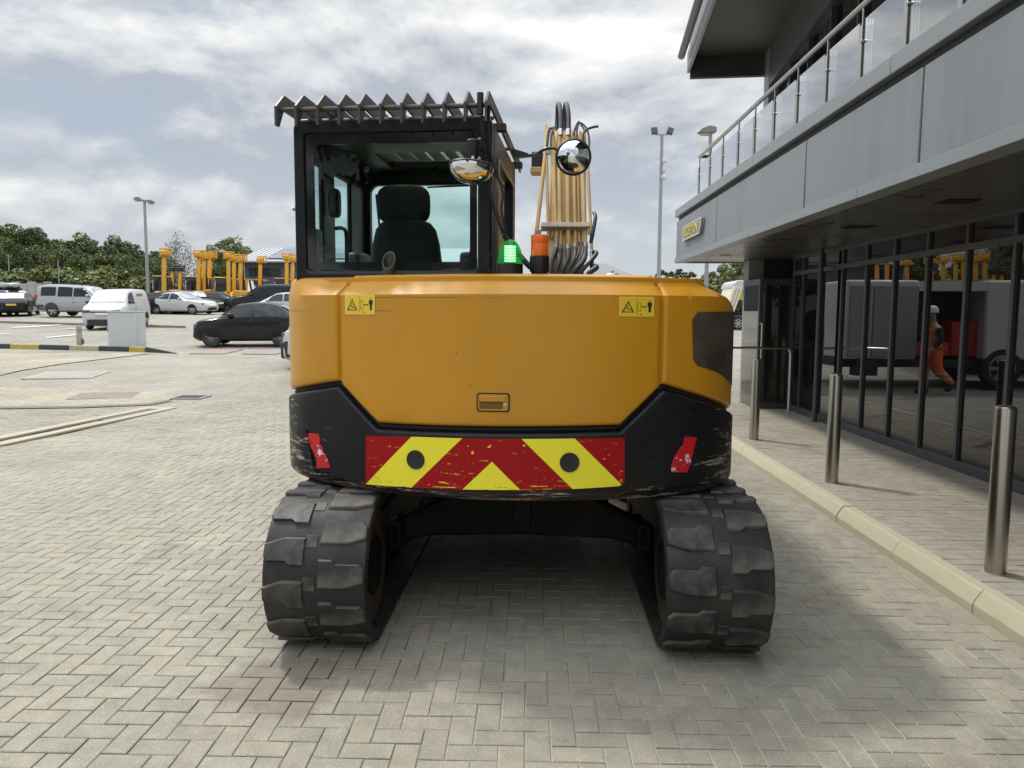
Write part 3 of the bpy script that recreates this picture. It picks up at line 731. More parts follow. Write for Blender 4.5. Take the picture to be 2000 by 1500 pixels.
        rim = [i * m for i in range(n)] + [(n - 1) * m + j for j in range(1, m)] + [i * m + m - 1 for i in range(n - 2, -1, -1)] + [j for j in range(m - 2, 0, -1)]
        zr = [[zb(s)] * 1 for s in ss]; k0 = len(mb.v)
        for idx in rim:
            i, j = divmod(idx, m); s = ss[i]; v = mb.v[idx]; p, nn = plan(s); mb.v.append((v[0] - nn.x * depth, v[1] - nn.y * depth, v[2]))
        for k in range(len(rim)): a, b = rim[k], rim[(k + 1) % len(rim)]; mb.f.append((b, a, k0 + k, k0 + (k + 1) % len(rim))); mb.m.append(0)
        return mb.build(name, mat, parent, ang=26)
    def decal(name, poly, off, mat, parent, px=True, prof=lambda z: 0.0, thick=.002, mats=None, uvbox=None, step=.04):
        pts = [hit(*p) for p in poly] if px else poly
        bm = bmesh.new(); vs = [bm.verts.new((a, b, 0)) for a, b in pts]; f = bm.faces.new(vs)
        a0, a1 = min(p[0] for p in pts), max(p[0] for p in pts); k = a0 + step
        while k < a1: bmesh.ops.bisect_plane(bm, geom=bm.verts[:] + bm.edges[:] + bm.faces[:], plane_co=(k, 0, 0), plane_no=(1, 0, 0)); k += step
        b0, b1 = min(p[1] for p in pts), max(p[1] for p in pts); k = b0 + step
        while k < b1: bmesh.ops.bisect_plane(bm, geom=bm.verts[:] + bm.edges[:] + bm.faces[:], plane_co=(0, k, 0), plane_no=(0, 1, 0)); k += step
        bmesh.ops.triangulate(bm, faces=[f for f in bm.faces if len(f.verts) > 4])
        bmesh.ops.recalc_face_normals(bm, faces=bm.faces)
        uv = bm.loops.layers.uv.new('uv')
        for f in bm.faces:
            for l in f.loops: l[uv].uv = (l.vert.co.x, l.vert.co.y)
        for f in list(bm.faces):
            if f.normal.z < 0: f.normal_flip()
        if thick > 0:
            g = bmesh.ops.extrude_face_region(bm, geom=bm.faces[:])
            ev = [e for e in g['geom'] if isinstance(e, bmesh.types.BMVert)]
            for v in bm.verts: v.co.z = 0.0
            for v in ev: v.co.z = thick
        for v in bm.verts: v.co = at(v.co.x, v.co.y, off + v.co.z + prof(v.co.y))
        me = bpy.data.meshes.new(name); bm.to_mesh(me); bm.free(); me.materials.append(mat)
        return link(name, me, parent)
    H = lambda px, py: hit(px, py)
    # ---------------- black cast counterweight (one height function along the tail)
    gapz = .018
    knots = [(-1.75, None), H(562, 779), H(666, 747), H(742, 830), H(1209, 834), H(1291, 753), H(1416, 797), (1.75, None)]
    knots[0] = (-1.78, knots[1][1] - .05); knots[-1] = (1.75, knots[6][1] - .10)
    kn = [k for k in knots]
    def lin(kn):
        def f(s):
            for (a, b), (c, d) in zip(kn, kn[1:]):
                if s <= c: return b + (d - b) * (s - a) / max(1e-6, c - a)
            return kn[-1][1]
        return f
    top_b = lin(kn); zlow = .735
    def zb_b(s): return zlow + .055 * max(0, (abs(s) - .75) / .6) ** 2 if abs(s) < 1.5 else zlow + .055 * (.75 / .6) ** 2
    cw = empty('counterweight', parent=ex)
    wear = bpy.data.materials.new('counterweight_black'); wear.use_nodes = True
    def wear_nodes():
        nt = wear.node_tree; L = nt.links.new; b = nt.nodes['Principled BSDF']; tc = N(nt, 'ShaderNodeTexCoord'); o = tc.outputs['Object']
        def noise(scale, detail, sc_=None, rough=.65):
            v = o
            if sc_: mp = N(nt, 'ShaderNodeMapping'); mp.inputs['Scale'].default_value = sc_; L(o, mp.inputs[0]); v = mp.outputs[0]
            n = N(nt, 'ShaderNodeTexNoise'); n.inputs['Scale'].default_value = scale; n.inputs['Detail'].default_value = detail; n.inputs['Roughness'].default_value = rough; L(v, n.inputs['Vector']); return n.outputs['Fac']
        def rng(x, a, c, lo=0, hi=1):
            r = N(nt, 'ShaderNodeMapRange'); r.inputs[1].default_value = a; r.inputs[2].default_value = c; r.inputs[3].default_value = lo; r.inputs[4].default_value = hi; L(x, r.inputs[0]); return r.outputs[0]
        def math_(op, a, b_=None, v=None):
            m = N(nt, 'ShaderNodeMath', operation=op); m.use_clamp = True; L(a, m.inputs[0])
            if b_ is not None: L(b_, m.inputs[1])
            if v is not None: m.inputs[1].default_value = v
            return m.outputs[0]
        sx = N(nt, 'ShaderNodeSeparateXYZ'); L(o, sx.inputs[0])
        low = rng(sx.outputs[2], .75, .86, 1, 0); ab = N(nt, 'ShaderNodeMath', operation='ABSOLUTE'); L(sx.outputs[0], ab.inputs[0])
        side = math_('MULTIPLY', rng(ab.outputs[0], .72, 1.2, 0, 1), rng(sx.outputs[2], 1.35, 1.0, .35, 1))
        lip = rng(sx.outputs[2], .755, .80, 1, 0)
        streak = noise(7, 10, (.35, 1, 6.5), .75); st2 = noise(19, 8, (.25, 1, 9), .7)
        zone = math_('MAXIMUM', low, math_('MULTIPLY', side, v=.85))
        th = N(nt, 'ShaderNodeMath', operation='ADD'); L(streak, th.inputs[0]); L(rng(zone, 0, 1, -.10, .12), th.inputs[1])
        bare = rng(th.outputs[0], .60, .625)
        thin = math_('MULTIPLY', rng(st2, .655, .675), rng(sx.outputs[2], 1.25, .85, .25, 1))
        rust = math_('MULTIPLY', rng(noise(5, 9), .40, .52), lip)
        c1 = N(nt, 'ShaderNodeMix', data_type='RGBA'); L(rng(noise(4, 6), .3, .7), c1.inputs[0]); c1.inputs[6].default_value = (.006, .0064, .0075, 1); c1.inputs[7].default_value = (.013, .0132, .0142, 1)
        c2 = N(nt, 'ShaderNodeMix', data_type='RGBA'); L(rust, c2.inputs[0]); L(c1.outputs[2], c2.inputs[6]); c2.inputs[7].default_value = (.085, .045, .028, 1)
        cc = N(nt, 'ShaderNodeMix', data_type='RGBA'); L(rng(noise(60, 4), .35, .65), cc.inputs[0]); cc.inputs[6].default_value = (.11, .065, .045, 1); cc.inputs[7].default_value = (.50, .44, .38, 1)
        c3 = N(nt, 'ShaderNodeMix', data_type='RGBA'); L(math_('MAXIMUM', bare, math_('MULTIPLY', thin, v=.7)), c3.inputs[0]); L(c2.outputs[2], c3.inputs[6]); L(cc.outputs[2], c3.inputs[7])
        L(c3.outputs[2], b.inputs['Base Color']); L(rng(noise(3, 5), .3, .7, .34, .5), b.inputs['Roughness']); b.inputs['Specular IOR Level'].default_value = .25
        bp = N(nt, 'ShaderNodeBump'); bp.inputs['Strength'].default_value = .25; bp.inputs['Distance'].default_value = .004; L(noise(26, 5), bp.inputs['Height']); L(bp.outputs[0], b.inputs['Normal'])
    wear_nodes()
    patch('casting', -1.75, 1.72, zb_b, lambda s: top_b(s) - gapz, .022, prof_b, wear, cw, .10, brk=[k[0] for k in kn[1:-1]], ns=.03)
    # underside and inner core so nothing shows through the joints
    def ring(o, z): return [at(s, z, o) for s in S[1:-1]]
    a = ring(-.13, .80); b = ring(-.13, 1.80); n = len(a); mb = MB(); mb.add(a + b, [(i, i + 1, n + i + 1, n + i) for i in range(n - 1)] + [tuple(range(n))[::-1], tuple(range(n, 2 * n))]); mb.build('core', M('core_black', (.006, .006, .006), .9), cw, smooth=False)
    # seal strip between yellow doors and casting
    sp = []
    for i in range(-60, 61): s = i / 60 * 1.45; sp.append(at(s, top_b(s) - .004, -.012))
    MB().tube(sp, .014, 6).build('seal', M('rubber_seal', (.008, .008, .008), .6), cw)
    # chevron board, its two rubber plugs, reflectors
    chev = bpy.data.materials.new('chevron_reflective'); chev.use_nodes = True
    sC = H(967, 900)[0]; sL, sR = H(723, 896)[0], H(1215, 900)[0]; zT = H(967, 854)[1]; zB = H(967, 952)[1]
    u_px = (sR - sL) / 492.0
    def chev_nodes():
        nt = chev.node_tree; L = nt.links.new; b = nt.nodes['Principled BSDF']; b.inputs['Roughness'].default_value = .4; b.inputs['Specular IOR Level'].default_value = .15
        uv = N(nt, 'ShaderNodeUVMap'); uv.uv_map = 'uv'; sx = N(nt, 'ShaderNodeSeparateXYZ'); L(uv.outputs[0], sx.inputs[0])
        def mt(op, a, v=None, b_=None):
            m = N(nt, 'ShaderNodeMath', operation=op); L(a, m.inputs[0])
            if v is not None: m.inputs[1].default_value = v
            if b_ is not None: L(b_, m.inputs[1])
            return m.outputs[0]
        def noise(sc_, scale, det=8, rough=.7):
            mp = N(nt, 'ShaderNodeMapping'); mp.inputs['Scale'].default_value = sc_; L(uv.outputs[0], mp.inputs[0])
            n = N(nt, 'ShaderNodeTexNoise'); n.inputs['Scale'].default_value = scale; n.inputs['Detail'].default_value = det; n.inputs['Roughness'].default_value = rough; L(mp.outputs[0], n.inputs['Vector']); return n.outputs['Fac']
        def rng(x, a, c, lo=0, hi=1):
            r = N(nt, 'ShaderNodeMapRange'); r.inputs[1].default_value = a; r.inputs[2].default_value = c; r.inputs[3].default_value = lo; r.inputs[4].default_value = hi; L(x, r.inputs[0]); return r.outputs[0]
        dx = mt('ABSOLUTE', mt('SUBTRACT', sx.outputs[0], sC - 4 * u_px)); dy = mt('MULTIPLY', mt('SUBTRACT', sx.outputs[1], zT), -1.0)
        c = mt('SUBTRACT', dx, b_=dy); k = mt('MULTIPLY', mt('ADD', c, 43 * u_px), 1 / (96 * u_px)); fl = mt('FLOOR', k); od = mt('MODULO', mt('ADD', fl, 10.0), 2.0)   # 0 = red, 1 = yellow
        hz = noise((2.2, 26, 1), 3.2); scr = mt('GREATER_THAN', mt('ADD', hz, b_=rng(sx.outputs[1], zB + .10, zB, -.035, .035)), .615)
        blob = mt('GREATER_THAN', noise((9, 14, 1), 2.2), .645)
        yel_ = mt('MAXIMUM', od, b_=mt('MAXIMUM', scr, b_=blob))
        mx = N(nt, 'ShaderNodeMix', data_type='RGBA'); L(yel_, mx.inputs[0]); mx.inputs[6].default_value = (.33, .008, .010, 1); mx.inputs[7].default_value = (.86, .76, .045, 1)
        bk = mt('GREATER_THAN', mt('ADD', noise((3, 30, 1), 4.1), b_=rng(sx.outputs[1], zB + .06, zB, -.03, .06)), .66)
        m2 = N(nt, 'ShaderNodeMix', data_type='RGBA'); L(bk, m2.inputs[0]); L(mx.outputs[2], m2.inputs[6]); m2.inputs[7].default_value = (.03, .025, .02, 1)
        L(m2.outputs[2], b.inputs['Base Color'])
    chev_nodes()
    decal('chevron_board', [(723, 849), (820, 851), (967, 854.5), (1120, 854), (1215, 853), (1214.5, 940), (1205, 946), (1120, 951.5), (967, 953.5), (820, 949.5), (723, 943)], .001, chev, cw, prof=prof_b, thick=.0015)
    def frame_at(s, z, o):                        # tangent frame on the tail: x right, y inward, z up
        p, nn = plan(s); return Matrix(((-nn.y, -nn.x, 0, p.x + nn.x * o), (nn.x, -nn.y, 0, p.y + nn.y * o), (0, 0, 1, z), (0, 0, 0, 1)))
    for cx, cy in ((818, 895), (1110, 900)):
        s, z = H(cx, cy); fm = frame_at(s, z, .0372) @ Matrix.Rotation(R(90), 4, 'X')
        mb = MB(); mb.lathe([(.0475, -.004), (.0475, .004), (.044, .006), (.030, .003), (.010, .0028), (.009, .0012), (.001, .0012)], 28, 0, fm, cap=False); mb.build('rubber_plug', M('plug_black', (.013, .013, .013), .55, var=.3, vscale=30), cw)
    refl = bpy.data.materials.new('torn_reflector'); refl.use_nodes = True
    def refl_nodes():
        nt = refl.node_tree; L = nt.links.new; b = nt.nodes['Principled BSDF']; b.inputs['Roughness'].default_value = .25
        tc = N(nt, 'ShaderNodeTexCoord'); n = N(nt, 'ShaderNodeTexNoise'); n.inputs['Scale'].default_value = 11; n.inputs['Detail'].default_value = 8; n.inputs['Roughness'].default_value = .7; L(tc.outputs['Object'], n.inputs['Vector'])
        r = N(nt, 'ShaderNodeValToRGB'); e = r.color_ramp.elements; r.color_ramp.interpolation = 'CONSTANT'; e[0].position = 0; e[0].color = (.72, .72, .74, 1); e[1].position = .40; e[1].color = (.55, .016, .022, 1); L(n.outputs['Fac'], r.inputs[0]); L(r.outputs[0], b.inputs['Base Color'])
    refl_nodes()
    for poly in ([(606, 846), (615, 844), (633, 846), (636, 858), (634, 864), (641, 872), (643, 884), (649, 893), (655, 911), (629, 912), (629, 896), (622, 878), (612, 868)], [(1328, 852), (1340, 851), (1355, 853), (1357, 858), (1350, 880), (1334, 920), (1304, 919), (1303, 908), (1310, 888), (1318, 877), (1326, 866)]):
        decal('reflector', poly, .001, refl, cw, prof=prof_b, thick=.0015, step=.02)
    for poly in ([(594, 838), (610, 838), (626, 915), (640, 927), (672, 931), (640, 933), (617, 921)], [(1372, 846), (1354, 846), (1336, 918), (1326, 925), (1342, 924)]):
        decal('recess_lip', poly, .000, wear, cw, prof=prof_b, thick=.010, step=.02)
    # ---------------- yellow hood
    zt_c = lambda s: 1.853
    sA, sB = H(670.5, 640)[0], H(1288, 640)[0]
    door = patch('engine_door', sA, sB, lambda s: top_b(s) + .012, zt_c, .020, prof_y, yel, ex, .07, brk=[k[0] for k in kn[2:6]], ns=.035)
    sl_ = H(668 - 2.5, 640)[0] - .004; sr_ = H(1291.5, 640)[0] + .002
    zl = H(600, 537)[1]
    pl = patch('side_panel', -1.75, sl_, lambda s: top_b(s) + .010, lambda s: 1.846, .022, prof_y, yel, ex, .07, brk=[kn[1][0]], ns=.03)
    def zt_r(s): return 1.842 - max(0, s - 1.02) * .42 if s < 1.45 else 1.842 - .43 * .42
    pr = patch('side_panel', sr_, 1.72, lambda s: top_b(s) + .010, zt_r, .022, prof_y, yel, ex, .07, brk=[kn[6][0], 1.02], ns=.03)
    b_ = ring(-.055, 1.838); n = len(b_); mb = MB(); mb.add(b_ + [(x, y, 1.805) for x, y, z in b_], [tuple(range(n)), tuple(range(n, 2 * n))[::-1]] + [(i + 1, i, n + i, n + i + 1) for i in range(n - 1)] + [(0, n - 1, 2 * n - 1, n)]); mb.v = [(x, y, z) if abs(x) < 1.0 else (x, y, z - .03 - max(0, x - 1.0) * .3) for x, y, z in mb.v]
    mb.build('hood_top', yel, ex, smooth=False)
    # vent on the right hand corner
    vm = M('vent_mesh', (.035, .027, .021), .75, var=.45, vscale=7, dirt=(.085, .055, .035), dirt_amt=.8, dscale=4, bump=.8, bscale=220, dirt_lo=.4, dirt_hi=.6)
    q = [H(1357, 609), H(1346, 625), H(1348, 702), H(1357, 714), H(1395, 727), H(1412, 738)]
    sE = q[-1][0] + .32
    decal('side_vent', [(q[0][0], q[0][1]), (q[1][0], q[1][1]), (q[2][0], q[2][1]), (q[3][0], q[3][1]), (q[4][0], q[4][1]), (q[5][0], q[5][1] - .01), (sE, q[5][1] - .10), (sE, q[0][1] + .005)], .0015, vm, pr, px=False, prof=prof_y, thick=.002, step=.03)
    # handle
    s, z = H(964.5, 785); hm = frame_at(s, z, prof_y(z)); k = 3.53 / 1440
    hn = empty('door_handle', parent=ex)
    def X(mb): mb.v = [tuple(hm @ Vector(v)) for v in mb.v]; return mb
    w_, h_ = 31.5 * k, 17.5 * k
    mb = MB(); mb.prism(rrect(-w_ - .003, -h_ - .003, w_ + .003, h_ + .003, .016), -.0015, .004, 'y'); X(mb).build('gasket', M('gasket_black', (.012, .009, .006), .6), hn, smooth=False)
    mb = MB(); frame_prism(mb, rrect(-w_ + .004, -h_ + .004, w_ - .004, h_ - .004, .012), rrect(-w_ + .011, -h_ + .011, w_ - .030, h_ - .011, .005), -.006, .002, 'y'); X(mb).build('handle_frame', yel, hn, smooth=False, bevel=.0015)
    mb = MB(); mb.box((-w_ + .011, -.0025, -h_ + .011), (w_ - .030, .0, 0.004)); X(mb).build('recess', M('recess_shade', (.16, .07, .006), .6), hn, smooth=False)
    mb = MB(); mb.box((-w_ + .012, -.010, .004), (w_ - .014, .003, h_ - .011)); X(mb).build('lever', yel, hn, bevel=.003)
    mb = MB(); mb.lathe([(.0085, -.002), (.0085, .003), (.006, .004), (.001, .0035)], 16, 0, Matrix.Translation((w_ - .019, -.0055, -.010)) @ Matrix.Rotation(R(90), 4, 'X'), cap=False); X(mb).build('lock', galv, hn)
    # warning labels: yellow field, black triangle with a struck figure, machine edge, arrow and person
    ly = M('label_yellow', (.78, .53, .025), .4); lk = M('label_print', (.02, .014, .01), .5); lb = M('label_border', (.82, .62, .12), .4)
    for x0, y0, x1, y1 in ((679.5, 576, 737, 614), (1206.5, 580, 1273.5, 618)):
        s, z = H((x0 + x1) / 2, (y0 + y1) / 2); fm = frame_at(s, z, prof_y(z) + .0008); sa, za = H(x0, (y0 + y1) / 2); sb = H(x1, (y0 + y1) / 2)[0]; w_ = (sb - sa); h_ = H((x0 + x1) / 2, y0)[1] - H((x0 + x1) / 2, y1)[1]
        mb = MB()
        def T(x, y): return ((x - .5) * w_, (.5 - y) * h_)
        def pol(pts, o, mi): mb.prism([T(*p) for p in pts][::-1], -o, .0005, 'y', mi)
        mb.prism(rrect(-w_ / 2, -h_ / 2, w_ / 2, h_ / 2, .004), -.0006, .0006, 'y', 2)
        pol([(.03, .05), (.97, .05), (.97, .95), (.03, .95)], .0009, 0); pol([(.487, .05), (.497, .05), (.497, .93), (.487, .93)], .0012, 1)
        to, ti = [(.25, .20), (.425, .80), (.065, .80)], [(.25, .30), (.375, .755), (.115, .755)]
        frame_prism(mb, [T(*p) for p in to], [T(*p) for p in ti], -.0013, .0004, 'y', 1)
        for pl_ in ([(.155, .55), (.16, .525), (.23, .55), (.235, .48), (.255, .48), (.25, .58), (.30, .66), (.29, .70), (.235, .63), (.22, .585)], [(.23, .41), (.27, .41), (.27, .44), (.23, .44)], [(.30, .63), (.33, .60), (.35, .63), (.31, .66)], [(.29, .66), (.31, .66), (.345, .71), (.32, .71)], [(.13, .70), (.19, .69), (.20, .705), (.13, .72)]): pol(pl_, .0012, 1)
        frame_prism(mb, [T(*p) for p in ((.525, .29), (.62, .29), (.62, .73), (.525, .73))], [T(*p) for p in ((.537, .31), (.608, .31), (.608, .71), (.537, .71))], -.0012, .0004, 'y', 1)
        pol([(.635, .51), (.68, .445), (.68, .49), (.745, .49), (.745, .445), (.79, .51), (.745, .575), (.745, .53), (.68, .53), (.68, .575)], .0012, 1)
        pol([(.865, .19), (.885, .19), (.895, .215), (.885, .25), (.865, .25), (.855, .215)], .0012, 1)
        pol([(.81, .30), (.835, .27), (.915, .27), (.94, .30), (.94, .50), (.915, .50), (.91, .79), (.84, .79), (.838, .50), (.81, .50)], .0012, 1)
        pol([(.59, .87), (.65, .87), (.65, .91), (.59, .91)], .0012, 1)
        mb.v = [tuple(fm @ Vector(v)) for v in mb.v]; mb.build('warning_label', [ly, lk, lb], door if x0 < 1288 else pr, smooth=False)
    # scratches on the hood
    sm = M('scratch', (.10, .055, .02), .8, var=.5, vscale=40)
    for (xa, xb, y, t) in ((738, 935, 580.5, 1.0), (700, 768, 581, .8), (735, 778, 607, .8), (570, 622, 607, .5), (940, 1010, 581.5, .5), (1203, 1262, 588, .45)):
        decal('scratch', [(xa, y), (xa + (xb - xa) * .3, y - t * .6), (xb, y + .6), (xa + (xb - xa) * .5, y + t * .7)], .0004, sm, door if 672 < xa < 1280 else pl, prof=prof_y, thick=.0004)
    for cx, cy in ((894, 690), (922, 751)):
        decal('stone_chip', [(cx - 1.3, cy), (cx, cy - 2), (cx + 1.2, cy), (cx, cy + 2.2)], .0004, sm, door, prof=prof_y, thick=.0004)
    # ---------------- cab
    cab = empty('cab', parent=ex); YB, YFc, XL, XR = -1.185, .02, -1.175, -.10
    def pb(px, py): p = lplane(px, py, 1, YB); return p.x, p.z
    o0 = pb(570.5, 231); o1 = pb(960, 560); g0 = pb(594, 261); g1 = pb(932, 527); c0 = pb(611, 281.5); c1 = pb(917, 511.5)
    XL, ZT = o0[0], o0[1]; XR = o1[0]; ZB = 1.2
    mb = MB(); frame_prism(mb, rrect(XL, 1.60, XR, ZT, .055, 6), rrect(g0[0], g1[1], g1[0], g0[1], .02, 6), YB, YB + .10, 'y'); mb.build('rear_frame', cabk, cab, bevel=.022, seg=3)
    mb = MB(); frame_prism(mb, rrect(g0[0] + .003, g1[1] + .003, g1[0] - .003, g0[1] - .003, .018, 6), rrect(c0[0], c1[1], c1[0], c0[1], .03, 6), YB + .012, YB + .018, 'y'); mb.build('window_border', frit, cab, smooth=False)
    cg = glass_mat('cab_glass', (.89, .968, .958), 1.5, .30)
    mb = MB(); mb.prism(rrect(c0[0] + .001, c1[1] + .001, c1[0] - .001, c0[1] - .001, .029, 6), YB + .0135, YB + .0145, 'y'); mb.build('rear_window', cg, cab, smooth=False)
    # left wall: rear post, middle post, front post, rails
    yB1 = lplane(631, 400, 0, XL + .03).y; yB2 = lplane(655, 400, 0, XL + .03).y; yF1 = lplane(686, 430, 0, XL + .03).y
    yB1 = max(yB1, -.95); yB2 = max(yB2, yB1 + .12)
    yF1 = min(max(yF1, yB2 + .3), YFc - .1)
    x0, x1 = XL, XL + .03
    for a, b, nm in ((YB + .102, YB + .17, 'rear_post'), (yB1, yB2, 'middle_post'), (yF1, YFc, 'front_post')):
        MB().box((x0, a, ZB), (x1, b, ZT - .02)).build(nm, cabk, cab, bevel=.012)
    MB().box((x0 + .002, YB + .102, ZT - .19), (x1 - .002, YFc, ZT - .022)).build('roof_rail', cabk, cab, bevel=.01)
    MB().box((x0 + .002, YB + .102, ZB), (x1 - .002, YFc, 1.55)).build('lower_panel', cabk, cab, bevel=.01)
    for a, b in ((YB + .16, yB1 + .01), (yB2 - .01, yF1 + .01)): MB().box((x0 + .012, a, 1.54), (x0 + .016, b, ZT - .18)).build('side_window', cg, cab, smooth=False)
    x0, x1 = XR - .07, XR
    for a, b, nm in ((YB + .102, YB + .24, 'rear_post'), (YFc - .10, YFc, 'front_post')): MB().box((x0, a, ZB), (x1, b, ZT - .02)).build(nm, cabk, cab, bevel=.012)
    MB().box((x0 + .002, YB + .102, ZT - .17), (x1 - .002, YFc, ZT - .022)).build('roof_rail', cabk, cab, bevel=.01)
    MB().box((x0 + .002, YB + .102, ZB), (x1 - .002, YFc, 1.45)).build('lower_panel', cabk, cab, bevel=.01)
    MB().box((x1 - .034, YB + .23, 1.44), (x1 - .030, YFc - .09, ZT - .16)).build('side_window', glass_mat('cab_side_glass', (.87, .965, .955), 1.5, 2.0), cab, smooth=False)
    tr = M('window_trim_alloy', (.42, .40, .37), .35, .7)
    MB().tube([(XR + .006, YB + .25, 1.5), (XR + .006, YB + .25, ZT - .18), (XR + .006, YFc - .10, ZT - .18)], .008, 6).build('trim_strip', tr, cab)
    # front frame and windscreen
    pf = lambda px, py: lplane(px, py, 1, YFc)
    f0 = pf(722, 362); f1 = pf(940, 560)
    mb = MB(); frame_prism(mb, rrect(XL, ZB - .2, XR, ZT, .05, 6), rrect(f0.x, 1.25, XR - .075, f0.z, .06, 6), YFc, YFc + .06, 'y'); mb.build('front_frame', cabk, cab, bevel=.01)
    mb = MB(); mb.prism(rrect(f0.x - .01, 1.24, XR - .065, f0.z + .01, .06, 6), YFc + .02, YFc + .024, 'y'); mb.build('windscreen', cg, cab, smooth=False)
    wa, wb = pf(735, 380), pf(741, 440)
    MB().tube([tuple(wa), tuple(wb)], .008, 5).build('wiper', blk, cab)
    MB().tube([tuple(pf(835, 366)), tuple(pf(930, 362))], .006, 5).build('guard_bar', blk, cab)
    # roof with hatch
    zu = ZT - .06; h0 = lplane(723, 300, 2, zu); h1 = lplane(905, 329, 2, zu)
    hx0, hx1, hy0, hy1 = h0.x + .02, XR - .12, h0.y, min(max(h1.y, h0.y + .3), YFc - .12)
    mb = MB(); frame_prism(mb, rrect(XL + .012, YB + .012, XR - .012, YFc + .05, .05, 6), rrect(hx0, hy0, hx1, hy1, .05, 6), zu, ZT - .004, 'z'); mb.build('roof', cabk, cab, bevel=.012)
    mb = MB(); mb.prism(rrect(hx0 - .01, hy0 - .01, hx1 + .01, hy1 + .01, .05, 6), zu + .02, zu + .026, 'z'); mb.build('roof_hatch', glass_mat('hatch_glass', (.82, .84, .70), 1.5, .4), cab, smooth=False)
    mb = MB(); mb.box((XL + .05, YB + .10, 1.2), (XR - .05, YFc, 1.22)); mb.build('floor', blk, cab, smooth=False)
    # seat
    seatm = M('seat_fabric', (.022, .024, .026), .85, var=.2, vscale=20, bump=.3, bscale=300)
    seat = empty('operator_seat', parent=ex); ys = -.42
    def ps(px, py): p = lplane(px, py, 1, ys); return p.x, p.z
    a, b = ps(735.5, 361), ps(838.5, 437); mb = MB(); superbox(mb, ((a[0] + b[0]) / 2, ys + .02, (a[1] + b[1]) / 2), (abs(b[0] - a[0]) / 2, .07, abs(a[1] - b[1]) / 2), .55, 28, 14); mb.build('headrest', seatm, seat)
    a, b = ps(722, 434), ps(866, 560)
    zs = [a[1], a[1] - .01, a[1] - .05, a[1] - .14, a[1] - .3, a[1] - .5, a[1] - .62]; ww = [.55, .66, .80, .90, .985, 1.0, .98]; cx = (a[0] + b[0]) / 2; hw = abs(b[0] - a[0]) / 2
    mb = MB(); n = 20
    for z_, w2 in zip(zs, ww):
        for j in range(n):
            th = 2 * math.pi * j / n; mb.v.append((cx + hw * w2 * math.copysign(abs(math.cos(th)) ** .6, math.cos(th)), ys + .10 * math.copysign(abs(math.sin(th)) ** .7, math.sin(th)), z_))
    for i in range(len(zs) - 1):
        for j in range(n): mb.f.append((i * n + j, (i + 1) * n + j, (i + 1) * n + (j + 1) % n, i * n + (j + 1) % n)); mb.m.append(0)
    mb.f.append(tuple(range(n))[::-1]); mb.m.append(0); mb.build('backrest', seatm, seat)
    MB().box((cx - hw, ys, 1.3), (cx + hw, ys + .5, 1.46)).build('seat_cushion', seatm, seat, bevel=.03)
    for px in ((671, 697), (893, 919)):
        a, b = ps(px[0], 489), ps(px[1], 530); mb = MB(); superbox(mb, ((a[0] + b[0]) / 2, ys + .2, (a[1] + b[1]) / 2 - .01), (abs(b[0] - a[0]) / 2, .16, abs(a[1] - b[1]) / 2 + .01), .4, 20, 10); mb.build('armrest', M('armrest_plastic', (.05, .055, .058), .5), seat)
    gx = XL + .1
    gp = [lplane(px, py, 0, gx) for px, py in ((656, 446), (669, 446), (676, 456), (677, 500), (677, 520))]
    MB().tube(catmull([tuple(p) for p in gp], 4), .012, 8).build('grab_handle', blk, cab)
    p = lplane(654, 397, 0, XL + .075); mb = MB(); superbox(mb, (p.x, p.y, p.z), (.03, .05, .085), .5); mb.build('speaker', blk, cab)
    p = lplane(624, 480, 0, XL + .036); MB().box((p.x, p.y - .07, p.z - .10), (p.x + .002, p.y + .05, p.z + .09)).build('notice_sticker', M('notice_paper', (.42, .44, .42), .6, var=.5, vscale=24, vcol=(.10, .11, .11), aniso=(1, 1, 3)), cab, smooth=False)
    # ---------------- falling object guard on the roof
    gd = empty('roof_guard', parent=ex); yg = -1.315; xs = [536, 575, 617, 659, 699, 740.5, 782, 823, 864.5, 906, 947.5]
    def pg(px, py, y=yg): return lplane(px, py, 1, y)
    zt, zm, ztop = pg(740, 240.5).z, pg(740, 206).z, pg(740, 181, yg + .10).z; yfr = .62
    prof = [(yg, zt), (yg + .035, zt), (yg + .10, zm + .012), (yfr, zm + .012), (yfr, ztop - .02), (yfr - .03, ztop), (yg + .115, ztop), (yg + .10, ztop - .006), (yg, zm + .01)]
    mb = MB(); mb.prism(prof, -.006, .006, 'x'); bar = mb.mesh('guard_bar', steel, smooth=False)
    bx = []
    for px in xs[:-1]:
        p = pg(px + 1.5, 206); bx.append(p.x); link('guard_bar', bar, gd, (p.x, 0, 0))
    p = pg(xs[-1] + 1, 206); bx.append(p.x)
    mb = MB(); mb.prism([(yg, zt), (yg + .035, zt), (yg + .06, zm), (yg + .13, ztop - .062), (yfr, ztop - .072), (yfr, ztop - .02), (yfr - .03, ztop), (yg + .115, ztop), (yg + .10, ztop - .006), (yg, zm + .01)], -.006, .006, 'x'); mb.build('guard_bar', steel, gd, smooth=False, loc=(p.x, 0, 0))
    for y, z, r in ((yg + .055, zm + .004, .0125), (yg + .33, zm + .012, .0115), (-.2, zm + .02, .0115), (.35, zm + .02, .0115)): MB().tube([(bx[0], y, z), (bx[-1], y, z)], r, 8).build('cross_rod', steel, gd)
    rusty = M('rusty_bracket', (.075, .05, .036), .7, var=.3, vscale=9)
    for y in (-.85, .2): MB().box((bx[0] + .05, y, ZT - .002), (bx[-1] + .05, y + .06, zm + .02)).build('support_rail', rusty, gd, bevel=.004)
    MB().box((bx[1] + .03, yg + .30, zm + .02), (bx[2] + .02, yg + .36, ztop - .005)).build('bracket', rusty, gd, bevel=.004)
